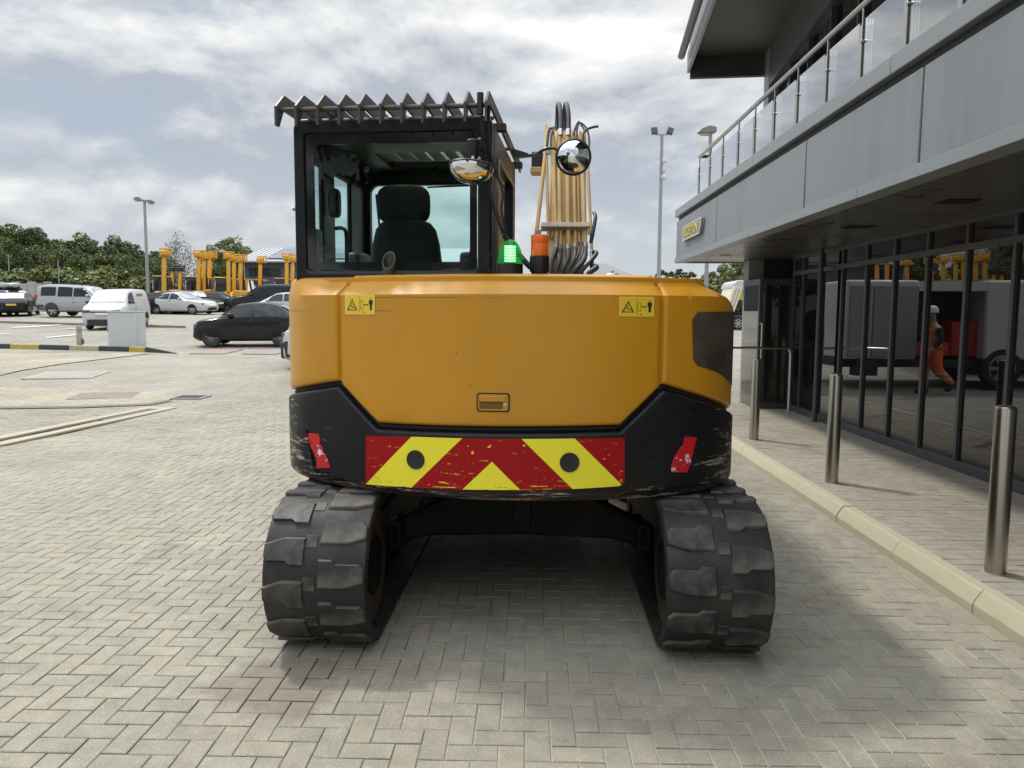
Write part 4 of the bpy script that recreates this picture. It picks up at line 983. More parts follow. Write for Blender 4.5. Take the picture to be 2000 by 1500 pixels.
    MB().tube([(bx[-1] - .03, yg + .02, zm - .05), (bx[-1] - .03, yg + .02, zm + .055)], .017, 10).build('antenna_stub', blk, gd)
    # ---------------- exhaust and filler cap
    def on_y(px, py, y): return lplane(px, py, 1, y)
    p = on_y(759.5, 531, -1.30); er = .0335
    mb = MB(); n = 24; rings = [(er, 0), (er, None)]
    vs = []
    for rr, rev in ((er, 0), (er * .86, 1)):
        for j in range(n):
            th = 2 * math.pi * j / n; vs.append((p.x + rr * math.cos(th), p.y + rr * math.sin(th), 1.80))
        for j in range(n):
            th = 2 * math.pi * j / n; vs.append((p.x + rr * math.cos(th), p.y + rr * math.sin(th), on_y(759, 508, -1.30).z + rr * math.sin(th) * 1.45))
    mb.add(vs, [(j, (j + 1) % n, n + (j + 1) % n, n + j) for j in range(n)] + [(2 * n + (j + 1) % n, 2 * n + j, 3 * n + j, 3 * n + (j + 1) % n) for j in range(n)] + [(n + j, n + (j + 1) % n, 3 * n + (j + 1) % n, 3 * n + j) for j in range(n)])
    mb.build('exhaust_pipe', M('exhaust_steel', (.05, .042, .036), .5, .4, var=.3, vscale=12), ex)
    p = on_y(1196, 536, -1.2); MB().lathe([(.036, 1.83), (.036, 1.862), (.030, 1.868), (.006, 1.870), (.006, 1.882), (.001, 1.883)], 20, 0, Matrix.Translation((p.x, p.y, 0)), cap=False).build('filler_cap', galv, ex)
    # ---------------- beacons
    gb = empty('green_beacon', parent=ex); p = on_y(996, 531, -1.33); k = 3.78 / 1440
    z0 = 1.845; zg = on_y(996, 516, -1.33).z; zt_ = on_y(996, 467.5, -1.33).z
    T_ = Matrix.Translation((p.x, p.y, 0))
    MB().lathe([(.066, z0 - .03), (.066, zg)], 28, 0, T_).build('beacon_base', blk, gb)
    hgt = zt_ - zg
    grn = bpy.data.materials.new('green_lens'); grn.use_nodes = True
    def grn_nodes():
        nt = grn.node_tree; nt.nodes.clear(); L = nt.links.new; o = N(nt, 'ShaderNodeOutputMaterial'); mx = N(nt, 'ShaderNodeMixShader'); t = N(nt, 'ShaderNodeBsdfTransparent'); t.inputs[0].default_value = (.30, .80, .40, 1); g = N(nt, 'ShaderNodeBsdfPrincipled'); g.inputs['Base Color'].default_value = (.03, .30, .08, 1); g.inputs['Roughness'].default_value = .12
        mx.inputs[0].default_value = .42; L(t.outputs[0], mx.inputs[1]); L(g.outputs[0], mx.inputs[2]); L(mx.outputs[0], o.inputs[0])
    grn_nodes()
    MB().lathe([(.069, zg), (.070, zg + .006), (.066, zg + hgt * .22), (.063, zg + hgt * .24), (.058, zg + hgt * .5), (.048, zg + hgt * .72), (.034, zg + hgt * .88), (.018, zg + hgt * .975), (.001, zt_)], 32, 0, T_, cap=False).build('lens', grn, gb)
    em = M('green_led', (.5, .9, .55), .5, emit=(.88, 1.0, .76), estr=2.4)
    for i in range(6):
        z = zg + hgt * (.10 + .115 * i); MB().lathe([(.028, z), (.030, z + .002), (.030, z + .0062), (.028, z + .008)], 20, 0, T_).build('light_ring', em, gb)
    ab = empty('amber_beacon', parent=ex); p = on_y(1053.5, 531, -1.30); T_ = Matrix.Translation((p.x, p.y, 0)); za, zb_, zc = on_y(1053, 500, -1.3).z, on_y(1053, 476.5, -1.3).z, on_y(1053, 459, -1.3).z
    MB().lathe([(.034, 1.80), (.036, 1.853), (.044, 1.872), (.047, za - .004), (.046, za)], 28, 0, T_).build('beacon_base', blk, ab)
    for i in range(22):
        th = 2 * math.pi * i / 22; MB().box((.041, -.0028, 1.872), (.0495, .0028, za - .006), mat=T_ @ Matrix.Rotation(th, 4, 'Z')).build('cooling_fin', blk, ab, smooth=False)
    om = M('amber_lens', (.78, .13, .008), .35, var=.1, vscale=8, bump=.3, bscale=120)
    MB().lathe([(.0445, za), (.0450, za + .004), (.0435, zb_ - .002), (.0425, zb_), (.0435, zb_ + .002), (.0440, zc - .006), (.041, zc - .001), (.03, zc), (.001, zc + .001)], 32, 0, T_, cap=False).build('lens', om, ab)
    # ---------------- mirrors
    mir = M('mirror_glass', (.82, .83, .84), .015, 1.0)
    m1 = empty('round_mirror', parent=ex); ym = .25; c = lplane(1120, 307, 1, ym); kk = (c - LO).length / F; rr = 31 * kk
    face = (LO - c).normalized(); face = (face + Vector((.10, 0, .05))).normalized(); q = face.to_track_quat('Z', 'Y').to_matrix().to_4x4(); TM = Matrix.Translation(c) @ q
    MB().lathe([(rr, 0), (rr * .93, .012 * 1), (rr * .8, .026), (rr * .55, .041), (rr * .28, .049), (.001, .052)], 40, 0, TM, cap=False).build('mirror_face', mir, m1, ang=60)
    MB().tube([TM @ Vector((rr * math.cos(t * math.pi / 20), rr * math.sin(t * math.pi / 20), -.002)) for t in range(40)], .0105, 8, closed=True).build('rim', blk, m1)
    MB().lathe([(.001, -.05), (rr * .6, -.045), (rr, -.005)], 32, 0, TM, cap=False).build('back_shell', blk, m1)
    ap = [lplane(px, py, 1, y) for px, py, y in ((1004, 303, .03), (1034, 304, .10), (1050, 299, .33), (1065, 291, .31), (1080, 289.5, .30), (1092, 293, .29), (1112, 300, .30))]
    MB().tube(catmull([tuple(p) for p in ap], 4), .0115, 8).build('mirror_arm', blk, m1)
    w4 = [lplane(px, py, 1, .03) for px, py in ((1002, 309), (1002, 292), (1010, 294), (1032, 301), (1032, 306))]
    MB().prism([(p.x, p.z) for p in w4], 0.0, .06, 'y').build('bracket', blk, m1, smooth=False)
    m2 = empty('dome_mirror', parent=ex); c = lplane(921.5, 325, 1, -1.44); kk = (c - LO).length / F; rr = 42 * kk
    face = Vector((.02, -.10, -1.0)); q = face.normalized().to_track_quat('Z', 'Y').to_matrix().to_4x4(); TM = Matrix.Translation(c) @ Matrix.Rotation(R(5), 4, 'Y') @ q
    dp = .085
    MB().lathe([(rr * math.cos(a), dp * math.sin(a)) for a in [i / 9 * math.pi / 2 for i in range(9)]] + [(.001, dp)], 40, 0, TM, cap=False).build('mirror_face', mir, m2, ang=60)
    MB().tube([TM @ Vector((rr * math.cos(t * math.pi / 20), rr * math.sin(t * math.pi / 20), 0)) for t in range(40)], .005, 6, closed=True).build('rim', blk, m2)
    MB().lathe([(.001, -.016), (rr * .5, -.013), (rr, -.001)], 36, 0, TM, cap=False).build('back_shell', M('sky_tinted_back', (.10, .13, .19), .25, coat=.5), m2, ang=60)  # blue of the reflected sky put into the shell colour
    p = lplane(925, 290, 1, -1.40); MB().lathe([(.018, -.05), (.026, -.035), (.033, .02), (.037, .035), (.034, .040), (.001, .042)], 24, 0, Matrix.Translation(p), cap=False).build('socket', blk, m2)
    a, b = lplane(925, 300, 1, -1.41), lplane(922, 322, 1, -1.43); MB().tube([tuple(a), tuple(b)], .009, 8).build('stem', galv, m2)
    a, b = lplane(925, 288, 1, -1.40), lplane(945, 290, 1, -1.24); MB().tube([tuple(a), tuple(b)], .015, 8).build('stem', blk, m2)
    for py in (272, 310): p = lplane(937, py, 1, YB - .014); MB().lathe([(.0095, 0), (.0095, .008), (.007, .012), (.001, .013)], 12, 0, Matrix.Translation(p) @ Matrix.Rotation(R(90), 4, 'X'), cap=False).build('bolt', galv, m2)
    p = lplane(568.5, 403, 0, XL); MB().lathe([(.008, 0), (.008, .02), (.012, .021), (.012, .03)], 10, 0, Matrix.Translation((XL + .004, YB + .05, p.z)) @ Matrix.Rotation(R(-90), 4, 'Y')).build('bolt', galv, cab)
    # ---------------- coiled cable
    cb = empty('coiled_cable', parent=ex)
    path = catmull([tuple(lplane(px, py, 1, y)) for px, py, y in ((940, 226, -1.30), (942, 262, -1.27), (946, 300, -1.27), (953, 345, -1.27), (960, 385, -1.27), (968, 412, -1.27), (977, 436, -1.28), (986, 462, -1.27), (1000, 478, -1.20), (1020, 505, -1.22), (1036, 522, -1.28))], 10)
    def helix(path, turns, r0, tr):
        cum = [0]
        for a, b in zip(path, path[1:]): cum.append(cum[-1] + (b - a).length)
        pts = []; nstep = int(turns * 9); tot = cum[-1]
        for i in range(nstep + 1):
            d = tot * i / nstep; k = 0
            while k < len(cum) - 2 and cum[k + 1] < d: k += 1
            t = (d - cum[k]) / max(1e-6, cum[k + 1] - cum[k]); p = path[k].lerp(path[k + 1], t); ax = (path[k + 1] - path[k]).normalized(); u = ax.cross(Vector((0, 1, 0))).normalized(); v = ax.cross(u)
            rr = r0 * (.75 + .45 * (d / tot)); th = 2 * math.pi * turns * i / nstep; pts.append(p + (u * math.cos(th) + v * math.sin(th)) * rr)
        return pts
    MB().tube(helix(path, 82, .0105, .003), .0036, 5).build('coil', blk, cb)
    MB().tube(catmull([tuple(lplane(px, py, 1, y)) for px, py, y in ((962, 335, -1.27), (975, 352, -1.25), (982, 380, -1.25), (979, 410, -1.26), (985, 440, -1.26), (990, 470, -1.25))], 6), .0065, 6).build('cable', blk, cb)
    MB().tube(catmull([tuple(lplane(px, py, 1, y)) for px, py, y in ((956, 205, -1.29), (953, 250, -1.26), (957, 290, -1.25), (964, 320, -1.26), (972, 345, -1.25))], 6), .009, 6).build('cable', blk, cb)
    MB().tube(catmull([tuple(lplane(px, py, 1, y)) for px, py, y in ((972, 493, -1.30), (955, 500, -1.30), (948, 515, -1.30), (960, 532, -1.30))], 6), .003, 5).build('cable', blk, cb)
    # ---------------- boom with pipework
    bm_ = empty('boom', parent=ex)
    B0, B1 = Vector((0, .18, 1.70)), Vector((0, 1.02, 3.32)); bd = (B1 - B0).normalized(); bn = Vector((0, -bd.z, bd.y))       # outward (towards camera, up)
    def pbm(px, py, o=0.0):
        d = lray(px, py); q0 = B0 + bn * o; t = (q0 - LO).dot(bn) / d.dot(bn); return LO + d * t
    xa, xb = pbm(1061, 450).x, pbm(1150, 450).x; xm = (xa + xb) / 2
    bx0, bx1 = xm - .135, xm + .135
    # rest of the arm folded in front of the machine
    side = [(.10, 1.25), (.18 + .00, 1.70), (.88, 3.05), (1.02, 3.13), (1.40, 3.14), (2.55, 2.85), (2.70, 2.70), (2.52, 2.60), (1.62, 2.92), (1.32, 2.86), (.72, 1.62), (.45, 1.20)]
    MB().prism(side, bx0, bx1, 'x').build('boom_beam', yel2, bm_, bevel=.012)
    st_ = empty('dipper_arm', parent=ex)
    MB().prism([(2.35, 3.10), (2.72, 3.05), (2.95, 2.55), (2.98, .95), (2.80, .90), (2.62, 1.9), (2.45, 2.6)], xm - .10, xm + .10, 'x').build('arm_beam', yel2, st_, bevel=.01)
    mb = MB(); mb.prism([(2.75, 1.0), (3.05, .95), (3.10, .55), (2.90, .18), (2.45, .03), (2.15, .10), (2.30, .22), (2.60, .30), (2.72, .55)], xm - .42, xm + .42, 'x'); mb.build('bucket', steel, st_, bevel=.01)
    MB().tube([(xm, .75, 1.35), (xm, 1.70, 2.50)], .065, 14).build('lift_cylinder', yel2, bm_); MB().tube([(xm, 1.70, 2.50), (xm, 2.0, 2.86)], .035, 12).build('cylinder_rod', galv, bm_)
    pipes = [(1047, 463, 1071, 250, .016), (1071, 463, 1066, 245, .011), (1084, 463, 1076, 252, .008), (1078, 463, 1084, 300, .008), (1094, 480, 1092, 255, .0185), (1110, 480, 1108, 256, .0185), (1124, 476, 1120, 262, .014), (1131, 474, 1127, 262, .008), (1139, 474, 1133, 258, .008), (1143, 476, 1137, 262, .015), (1156, 490, 1147, 300, .011), (1087, 478, 1080, 258, .014)]
    for x0, y0, x1, y1, r in pipes:
        a, b = pbm(x0, y0, .03), pbm(x1, y1, .03); MB().tube([tuple(a), tuple(b)], r, 10).build('hydraulic_pipe', yel2, bm_)
        fa = a + (a - b).normalized() * .10
        if y0 > 473 and r > .009: MB().tube([tuple(a), tuple(a + (fa - a) * .35), tuple(a + (fa - a) * .36), tuple(fa)], [r * 1.35, r * 1.35, r * 1.15, r * 1.15], 8).build('pipe_fitting', galv, bm_)
    hoses = [((1094, 488), (1092, 510), (1085, 535), .017), ((1110, 488), (1108, 508), (1096, 535), .017), ((1124, 485), (1121, 508), (1106, 535), .014), ((1139, 476), (1136, 500), (1112, 535), .009), ((1143, 486), (1140, 508), (1118, 535), .019), ((1131, 476), (1129, 498), (1110, 535), .008), ((1158, 492), (1164, 497), (1132, 535), .015), ((1087, 485), (1079, 508), (1076, 535), .015), ((1095, 440), (1090, 480), (1098, 515), .005), ((1155, 520), (1165, 522), (1150, 535), .02), ((1160, 415), (1163, 425), (1158, 455), .014)]
    for a, b, c, r in hoses:
        P_ = [pbm(*a, .04), pbm(*b, .07), pbm(*c, .06), pbm(c[0] - 4, c[1] + 20, .03)]
        MB().tube(catmull([tuple(p) for p in P_], 6), r, 9).build('hydraulic_hose', rubber_h, bm_)
    for x0, x1 in ((1057, 1089), (1089.5, 1119.5), (1120, 1151)):
        a, b = pbm(x0, 441, .03), pbm(x1, 449, .03); cx = (a.x + b.x) / 2; cy, cz = (a.y + b.y) / 2, (a.z + b.z) / 2
        rot = Matrix.Translation((cx, cy, cz)) @ Matrix.Rotation(math.atan2(bd.z, bd.y) - R(90), 4, 'X')
        w2 = abs(b.x - a.x) / 2; mb = MB(); mb.box((-w2, -.045, -.019), (w2, .02, .019), mat=rot); mb.lathe([(.009, 0), (.009, .01)], 8, 0, rot @ Matrix.Translation((0, -.035, 0)) @ Matrix.Rotation(R(90), 4, 'X')); mb.build('pipe_clamp', M('clamp_cream', (.55, .51, .42), .6, var=.1), bm_, bevel=.003)
    for x0, y0 in ((1051, 454), (1153, 453), (1070, 297), (1136, 296)):
        a = pbm(x0, y0, .04); MB().box((a.x - .022, a.y - .02, a.z - .018), (a.x + .022, a.y + .02, a.z + .018)).build('pipe_clamp', M('clamp_cream'), bm_, bevel=.003)
    for px in (1095, 1110):
        a = pbm(px, 258, .035); up = bd
        P_ = [a, a + up * .10, a + up * .20 + Vector((-.006, 0, 0)), a + up * .285 + Vector((-.02, .03, .0)), a + up * .30 + Vector((-.034, .10, 0)), a + up * .25 + Vector((-.04, .17, -.06)), a + up * .12 + Vector((-.042, .2, -.1)), a + up * .0 + Vector((-.042, .2, -.1))]
        MB().tube(catmull([tuple(p) for p in P_], 6), .0185, 10).build('hydraulic_hose', rubber_h, bm_)
        MB().tube([tuple(a - up * .04), tuple(a + up * .02)], .023, 10).build('pipe_fitting', galv, bm_)
    for pts, r in (([(1068, 284), (1070, 262), (1073, 252), (1080, 250)], .008), ([(1076, 284), (1076, 268), (1080, 254), (1082, 248)], .008), ([(1126, 278), (1127, 252), (1133, 240), (1146, 252), (1151, 275), (1149, 296)], .008), ([(1137, 280), (1139, 262), (1148, 252), (1162, 247.5), (1169, 247)], .010), ([(1120, 262), (1126, 244), (1131, 237)], .008), ([(1134, 276), (1141, 255), (1134, 244)], .007)):
        MB().tube(catmull([tuple(pbm(x, y, .06)) for x, y in pts], 5), r, 7).build('hydraulic_hose', rubber_h, bm_)
    a, b = pbm(1036, 327, -.02), pbm(1060, 337, -.02); MB().box((min(a.x, b.x), a.y - .02, min(a.z, b.z)), (max(a.x, b.x), a.y + .12, max(a.z, b.z))).build('lamp_bracket', yel2, bm_, bevel=.004)
    a, b = pbm(1038, 296, -.02), pbm(1059, 326, -.02); MB().box((min(a.x, b.x), a.y, min(a.z, b.z)), (max(a.x, b.x), a.y + .08, max(a.z, b.z))).build('work_lamp', blk, bm_, bevel=.006)
    # upper frame below the hood
    MB().prism([(-1.05, -1.2), (1.0, -1.2), (1.05, .75), (-1.05, .85)], .80, 1.22, 'z').build('turntable_frame', blk, ex, smooth=False)
    MB().box((.50, -1.1, 1.22), (1.12, .4, 1.70)).build('engine_bay', yel, ex, bevel=.03)
    # ---------------- undercarriage
    uc = empty('undercarriage', parent=ex); uc.rotation_euler = (0, 0, R(3.5))
    MB().lathe([(.42, .58), (.42, .80)], 32).build('slew_ring', blk, uc)
    under = M('undercarriage_black', (.004, .0042, .0045), .6, spec=.12, var=.35, vscale=4, dirt=(.022, .020, .018), dirt_amt=.5, dscale=5)
    poly = [(-.74, .30), (-.60, .40), (-.50, .425), (0, .44), (.50, .425), (.60, .40), (.74, .30), (.74, .50), (.56, .58), (.40, .66), (-.40, .66), (-.56, .58), (-.74, .50)]
    for y0, y1 in ((-1.12, -1.02), (.9, 1.0)): MB().prism(poly, y0, y1, 'y').build('cross_beam', under, uc, bevel=.02)
    MB().box((-.5, -1.02, .44), (.5, .9, .62)).build('centre_frame', under, uc, bevel=.02)
    MB().box((-.04, -1.135, .46), (.06, -1.118, .64)).build('stiffener', under, uc, bevel=.004)
    for sx in (-1, 1):
        xc = sx * .66; mb = MB(); frame_prism(mb, rrect(xc - .035, .42, xc + .035, .56, .022), rrect(xc - .014, .445, xc + .014, .535, .010), -1.30, -1.27, 'y'); mb.build('tie_down_eye', under, uc, bevel=.005)
        MB().box((sx * .66 - .02, -1.268, .44), (sx * .66 + .02, -1.0, .54)).build('tie_down_arm', under, uc, bevel=.005)
    MB().prism([(1.95, .10), (2.02, .06), (2.06, .30), (2.02, .52), (1.95, .56), (1.90, .30)], -1.18, 1.18, 'x').build('dozer_blade', yel2, uc, bevel=.008)
    for sx in (-1, 1): MB().box((sx * .45 - .06, .95, .30), (sx * .45 + .06, 1.93, .44)).build('blade_arm', under, uc, bevel=.01)
    rub = M('track_rubber', (.010, .010, .0105), .62, var=.35, vscale=7, rvar=.14, dirt=(.060, .054, .044), dirt_amt=.62, dscale=4.5, bump=.35, bscale=55, dirt_lo=.46, dirt_hi=.70)
    lugm = M('lug_rubber', (.022, .022, .0225), .58, var=.4, vscale=6, rvar=.14, dirt=(.125, .11, .086), dirt_amt=.8, dscale=4.0, bump=.5, bscale=34, dirt_lo=.44, dirt_hi=.64)
    Rb, zc, yc = .346, .376, 1.45
    per = 4 * yc + 2 * math.pi * Rb
    def tp(d):                                            # distance along the belt -> (y, z, outward angle)
        d %= per
        if d < 2 * yc: return -yc + d, zc + Rb, math.pi / 2
        d -= 2 * yc
        if d < math.pi * Rb: a = math.pi / 2 - d / Rb; return yc + Rb * math.cos(a), zc + Rb * math.sin(a), a
        d -= math.pi * Rb
        if d < 2 * yc: return yc - d, zc - Rb, -math.pi / 2
        d -= 2 * yc; a = -math.pi / 2 - d / Rb; return -yc + Rb * math.cos(a), zc + Rb * math.sin(a), a
    def lug_mesh(poly, h, name):
        # poly in (u across, v along); tapered, rounded crown
        n = len(poly); cu = sum(p[0] for p in poly) / n; cv = sum(p[1] for p in poly) / n; mb = MB()
        lv = ((0, 1.06), (h * .75, 1.0), (h, .93))
        for z, k in lv:
            for u, v in poly: mb.v.append((cu + (u - cu) * (1 + (k - 1) * .5), cv + (v - cv) * k, z - abs(v) ** 2 * .9))
        for i in range(2):
            for j in range(n): mb.f.append((i * n + j, i * n + (j + 1) % n, (i + 1) * n + (j + 1) % n, (i + 1) * n + j)); mb.m.append(0)
        mb.f.append(tuple(2 * n + j for j in range(n))); mb.m.append(0); return mb.mesh(name, lugm, ang=30)
    nl = 42; pit = per / nl
    for sx in (-1, 1):
        tr_ = empty('crawler_track', parent=ex); tr_.rotation_euler = (0, 0, R(3.5)); xc = sx * .94
        q_ = Matrix.Rotation(R(3.5), 4, 'Z')
        tr_.location = (0, 0, 0)
        nb = 168; mb = MB(); hw = .247; th = .045
        sec = [(-hw, .0), (-hw + .008, .014), (-hw + .02, .018), (-.05, .020), (.0, .020), (.05, .020), (hw - .02, .018), (hw - .008, .014), (hw, 0), (hw, -.022), (hw - .02, -.03), (-hw + .02, -.03), (-hw, -.022)]; m = len(sec)
        for i in range(nb):
            y, z, a = tp(per * i / nb)
            for u, o in sec: mb.v.append((xc + u, y + math.cos(a) * o, z + math.sin(a) * o))
        for i in range(nb):
            for j in range(m): a_, b_ = i * m, ((i + 1) % nb) * m; mb.f.append((a_ + j, a_ + (j + 1) % m, b_ + (j + 1) % m, b_ + j)); mb.m.append(0)
        mb.build('rubber_belt', rub, tr_, ang=40)
        o_ = -sx  # towards the machine centre
        po = [(sx * .240, -.022), (sx * .240, .034), (sx * .150, .064), (sx * .050, .064), (sx * .050, -.064), (sx * .115, -.064), (sx * .135, -.046), (sx * .225, -.046)]
        pi_ = [(-sx * .236, .022), (-sx * .236, -.038), (-sx * .150, -.064), (-sx * .022, -.064), (-sx * .022, .064), (-sx * .085, .064), (-sx * .105, .046), (-sx * .215, .046)]
        if sx > 0: pi_ = pi_[::-1]
        else: po = po[::-1]
        lo_m, li_m = lug_mesh(po if sx < 0 else po, .015, 'tread_lug'), lug_mesh(pi_, .015, 'tread_lug')
        pc = [(sx * .048, -.03), (sx * .048, .03), (-sx * .006, .03), (-sx * .006, -.03)]
        if sx > 0: pc = pc[::-1]
        lc_m = lug_mesh(pc, .006, 'centre_pad')
        for i in range(nl):
            for me, ph, nm in ((lo_m, 0.0, 'tread_lug'), (li_m, .5, 'tread_lug'), (lc_m, .25, 'centre_pad')):
                y, z, a = tp(pit * (i + ph)); o = link(nm, me, tr_); r0 = .017
                o.matrix_local = Matrix.Translation((xc, y + math.cos(a) * r0, z + math.sin(a) * r0)) @ Matrix.Rotation(a - math.pi / 2, 4, 'X')
        fr = M('track_frame_black', (.006, .0062, .0065), .6, spec=.15, var=.3, vscale=5, dirt=(.025, .021, .017), dirt_amt=.5, dscale=4)
        MB().box((xc - .13, -yc + .1, .20), (xc + .13, yc - .1, .52)).build('track_frame', fr, tr_, bevel=.02)
        rust = M('sprocket_rust', (.075, .045, .033), .6, .3, var=.35, vscale=9)
        for y in (-yc, yc):
            T_ = Matrix.Translation((xc, y, zc)) @ Matrix.Rotation(R(90), 4, 'Y')
            MB().lathe([(.06, -.20), (.24, -.20), (.27, -.205), (.298, -.20), (.298, -.165), (.27, -.15), (.10, -.15), (.10, .15), (.27, .15), (.298, .165), (.298, .20), (.27, .205), (.24, .20), (.06, .20)], 36, 0, T_).build('idler_wheel', rust, tr_)
            MB().lathe([(.14, -.215), (.15, -.21), (.15, .21), (.14, .215)], 28, 0, T_).build('hub', fr, tr_)
        for k_ in range(5):
            y = -.75 + k_ * .375; MB().lathe([(.09, -.12), (.09, .12)], 18, 0, Matrix.Translation((xc, y, .155)) @ Matrix.Rotation(R(90), 4, 'Y')).build('track_roller', fr, tr_)
    return ex
build_excavator()

# ================================================================== VEHICLES
def cr(p0, p1, p2, p3, t): return .5 * ((2 * p1) + (p2 - p0) * t + (2 * p0 - 5 * p1 + 4 * p2 - p3) * t * t + (3 * p1 - p0 - 3 * p2 + p3) * t ** 3)
class Body:
    """lofted vehicle body; x runs from the nose (0) to the tail, y to the left, z up. stations: x, zlow, zbelt, ztop, wide, top wide"""
    def __init__(s, st, W): s.st = st; s.W = W / 2
    def sta(s, x):
        st = s.st
        for i in range(len(st) - 1):
            if x <= st[i + 1][0] or i == len(st) - 2:
                a = st[max(0, i - 1)]; b = st[i]; c = st[i + 1]; d = st[min(len(st) - 1, i + 2)]; t = max(0, min(1, (x - b[0]) / (c[0] - b[0])))
                return [cr(a[k], b[k], c[k], d[k], t) for k in range(1, 6)]
    def ring(s, x):
        zb, zm, zt, w, wt = s.sta(x); w *= s.W; wt *= s.W; h = zm - zb; g = max(zt - zm, .01)
        return [(0, zb), (w * .80, zb), (w * .95, zb + h * .10), (w * .995, zb + h * .30), (w, zb + h * .58), (w * .985, zb + h * .84), (w * .95, zm), (w * .95 * .94 + wt * .06, zm + g * .10), (wt * .5 + w * .475, zm + g * .50), (wt * 1.02, zm + g * .84), (wt * .93, zm + g * .94), (wt * .6, zm + g * .985), (0, zt)]
    def y_at(s, x, z):
        r = s.ring(x)
        for (y0, z0), (y1, z1) in zip(r[2:], r[3:]):
            if z0 <= z <= z1 + 1e-9: return y0 + (y1 - y0) * (z - z0) / max(1e-6, z1 - z0)
        return r[9][0]
    def mesh(s, name, mat):
        mb = MB(); xs = []
        for a, b in zip(s.st, s.st[1:]): xs += [a[0] + (b[0] - a[0]) * k / 3 for k in range(3)]
        xs.append(s.st[-1][0]); n = None
        for x in xs:
            r = s.ring(x); full = [(y, z) for y, z in r] + [(-y, z) for y, z in r[-2:0:-1]]; n = len(full)
            for y, z in full: mb.v.append((x, y, z))
        for i in range(len(xs) - 1):
            for j in range(n): mb.f.append((i * n + j, (i + 1) * n + j, (i + 1) * n + (j + 1) % n, i * n + (j + 1) % n)); mb.m.append(0)
        mb.f.append(tuple(range(n))); mb.f.append(tuple((len(xs) - 1) * n + j for j in range(n))[::-1]); mb.m += [0, 0]
        return mb.mesh(name, mat, ang=32)
    def side(s, name, poly, mat, parent, off=.006, step=.10, sides=(-1, 1)):
        for sd in sides:
            bm = bmesh.new(); bm.faces.new([bm.verts.new((x, 0, z)) for x, z in poly])
            for ax in (0, 2):
                v = [p[0 if ax == 0 else 1] for p in poly]; k = min(v) + step
                while k < max(v):
                    no = [0, 0, 0]; no[ax] = 1; co = [0, 0, 0]; co[ax] = k; bmesh.ops.bisect_plane(bm, geom=bm.verts[:] + bm.edges[:] + bm.faces[:], plane_co=co, plane_no=no); k += step
            for v in bm.verts: v.co.y = sd * (s.y_at(v.co.x, v.co.z) + off)
            bmesh.ops.triangulate(bm, faces=[f for f in bm.faces if len(f.verts) > 4]); bmesh.ops.recalc_face_normals(bm, faces=bm.faces)
            for f in bm.faces:
                if f.normal.y * sd < 0: f.normal_flip()
            me = bpy.data.meshes.new(name); bm.to_mesh(me); bm.free(); me.materials.append(mat); me.shade_smooth(); link(name, me, parent)
    def cap(s, name, x0, x1, frac, mat, parent, off=.008, nose=0.0):
        """screen wrapped over the top between two stations"""
        mb = MB(); nx, ny = 6, 10
        for i in range(nx + 1):
            x = x0 + (x1 - x0) * i / nx; r = s.ring(x); top = r[9:] ; ym = r[9][0] * frac
            for j in range(ny + 1):
                y = -ym + 2 * ym * j / ny; ay = abs(y); z = top[-1][1]
                for (ya, za), (yb, zb) in zip(top, top[1:]):
                    if yb <= ay <= ya + 1e-9: z = za + (zb - za) * (ya - ay) / max(1e-6, ya - yb); break
                mb.v.append((x - nose * off, y, z + off))
        m = ny + 1
        mb.f += [(i * m + j, i * m + j + 1, (i + 1) * m + j + 1, (i + 1) * m + j) for i in range(nx) for j in range(ny)]; mb.m += [0] * (nx * ny)
        me = mb.mesh(name, mat); return link(name, me, parent)
TY = M('tyre_rubber', (.018, .018, .019), .75); ALLOY = M('alloy', (.5, .5, .51), .3, .9); BKP = M('black_plastic', (.025, .026, .027), .55)
CARG = glass_mat('car_glass', None, 1.45, .9, dark=(.018, .022, .023)); CARW = glass_mat('windscreen_glass', None, 1.45, .6, dark=(.03, .036, .037)); LAMPR = M('tail_lamp', (.35, .012, .015), .2, coat=.6); LAMPW = M('head_lamp', (.10, .11, .115), .12, .2); PLW = M('plate_white', (.7, .7, .68), .5); PLY = M('plate_yellow', (.62, .45, .06), .5)
WH = {}
def wheel(parent, x, y, r, sd, spokes=5, rimmat=None, wd=.2):
    key = (r, spokes, rimmat.name if rimmat else '')
    if key not in WH:
        ro = r * .68; rm = rimmat or ALLOY
        t = MB().lathe([(r * .6, -wd / 2), (r * .93, -wd / 2), (r, -wd * .36), (r, wd * .36), (r * .93, wd / 2), (ro, wd / 2 - .004), (ro * .97, wd / 2 - .05)], 28, cap=False).mesh('tyre', TY)
        rim = MB().lathe([(ro, wd / 2 - .006), (ro * .92, wd / 2 + .002), (ro * .90, wd / 2 - .02)], 28, 0, cap=False)
        rim.lathe([(.001, wd / 2 - .06), (ro * .95, wd / 2 - .06)], 28, 1, cap=False)
        for k in range(spokes):
            a = 2 * math.pi * k / spokes; sw = ro * (.62 / spokes + .02)
            rim.box((0.02, -sw, wd / 2 - .05), (ro * .93, sw, wd / 2 - .004), 0, Matrix.Rotation(a, 4, 'Z'))
        rim.lathe([(ro * .2, wd / 2 - .05), (ro * .2, wd / 2 + .001), (.001, wd / 2 + .002)], 14, 0, cap=False)
        WH[key] = (t, rim.mesh('rim', [rm, BKP]))
    t, rm = WH[key]; w = empty('wheel', (x, y, r), 0, parent); w.rotation_euler = (R(-90 if sd > 0 else 90), 0, 0)
    link('tyre', t, w); link('rim', rm, w); return w
def arc(cx, cz, r, z0, n=14):
    out = []
    for i in range(n + 1):
        a = math.pi * i / n; out.append((cx + r * math.cos(a), cz + r * math.sin(a)))
    return [(out[0][0], z0)] + out + [(out[-1][0], z0)]
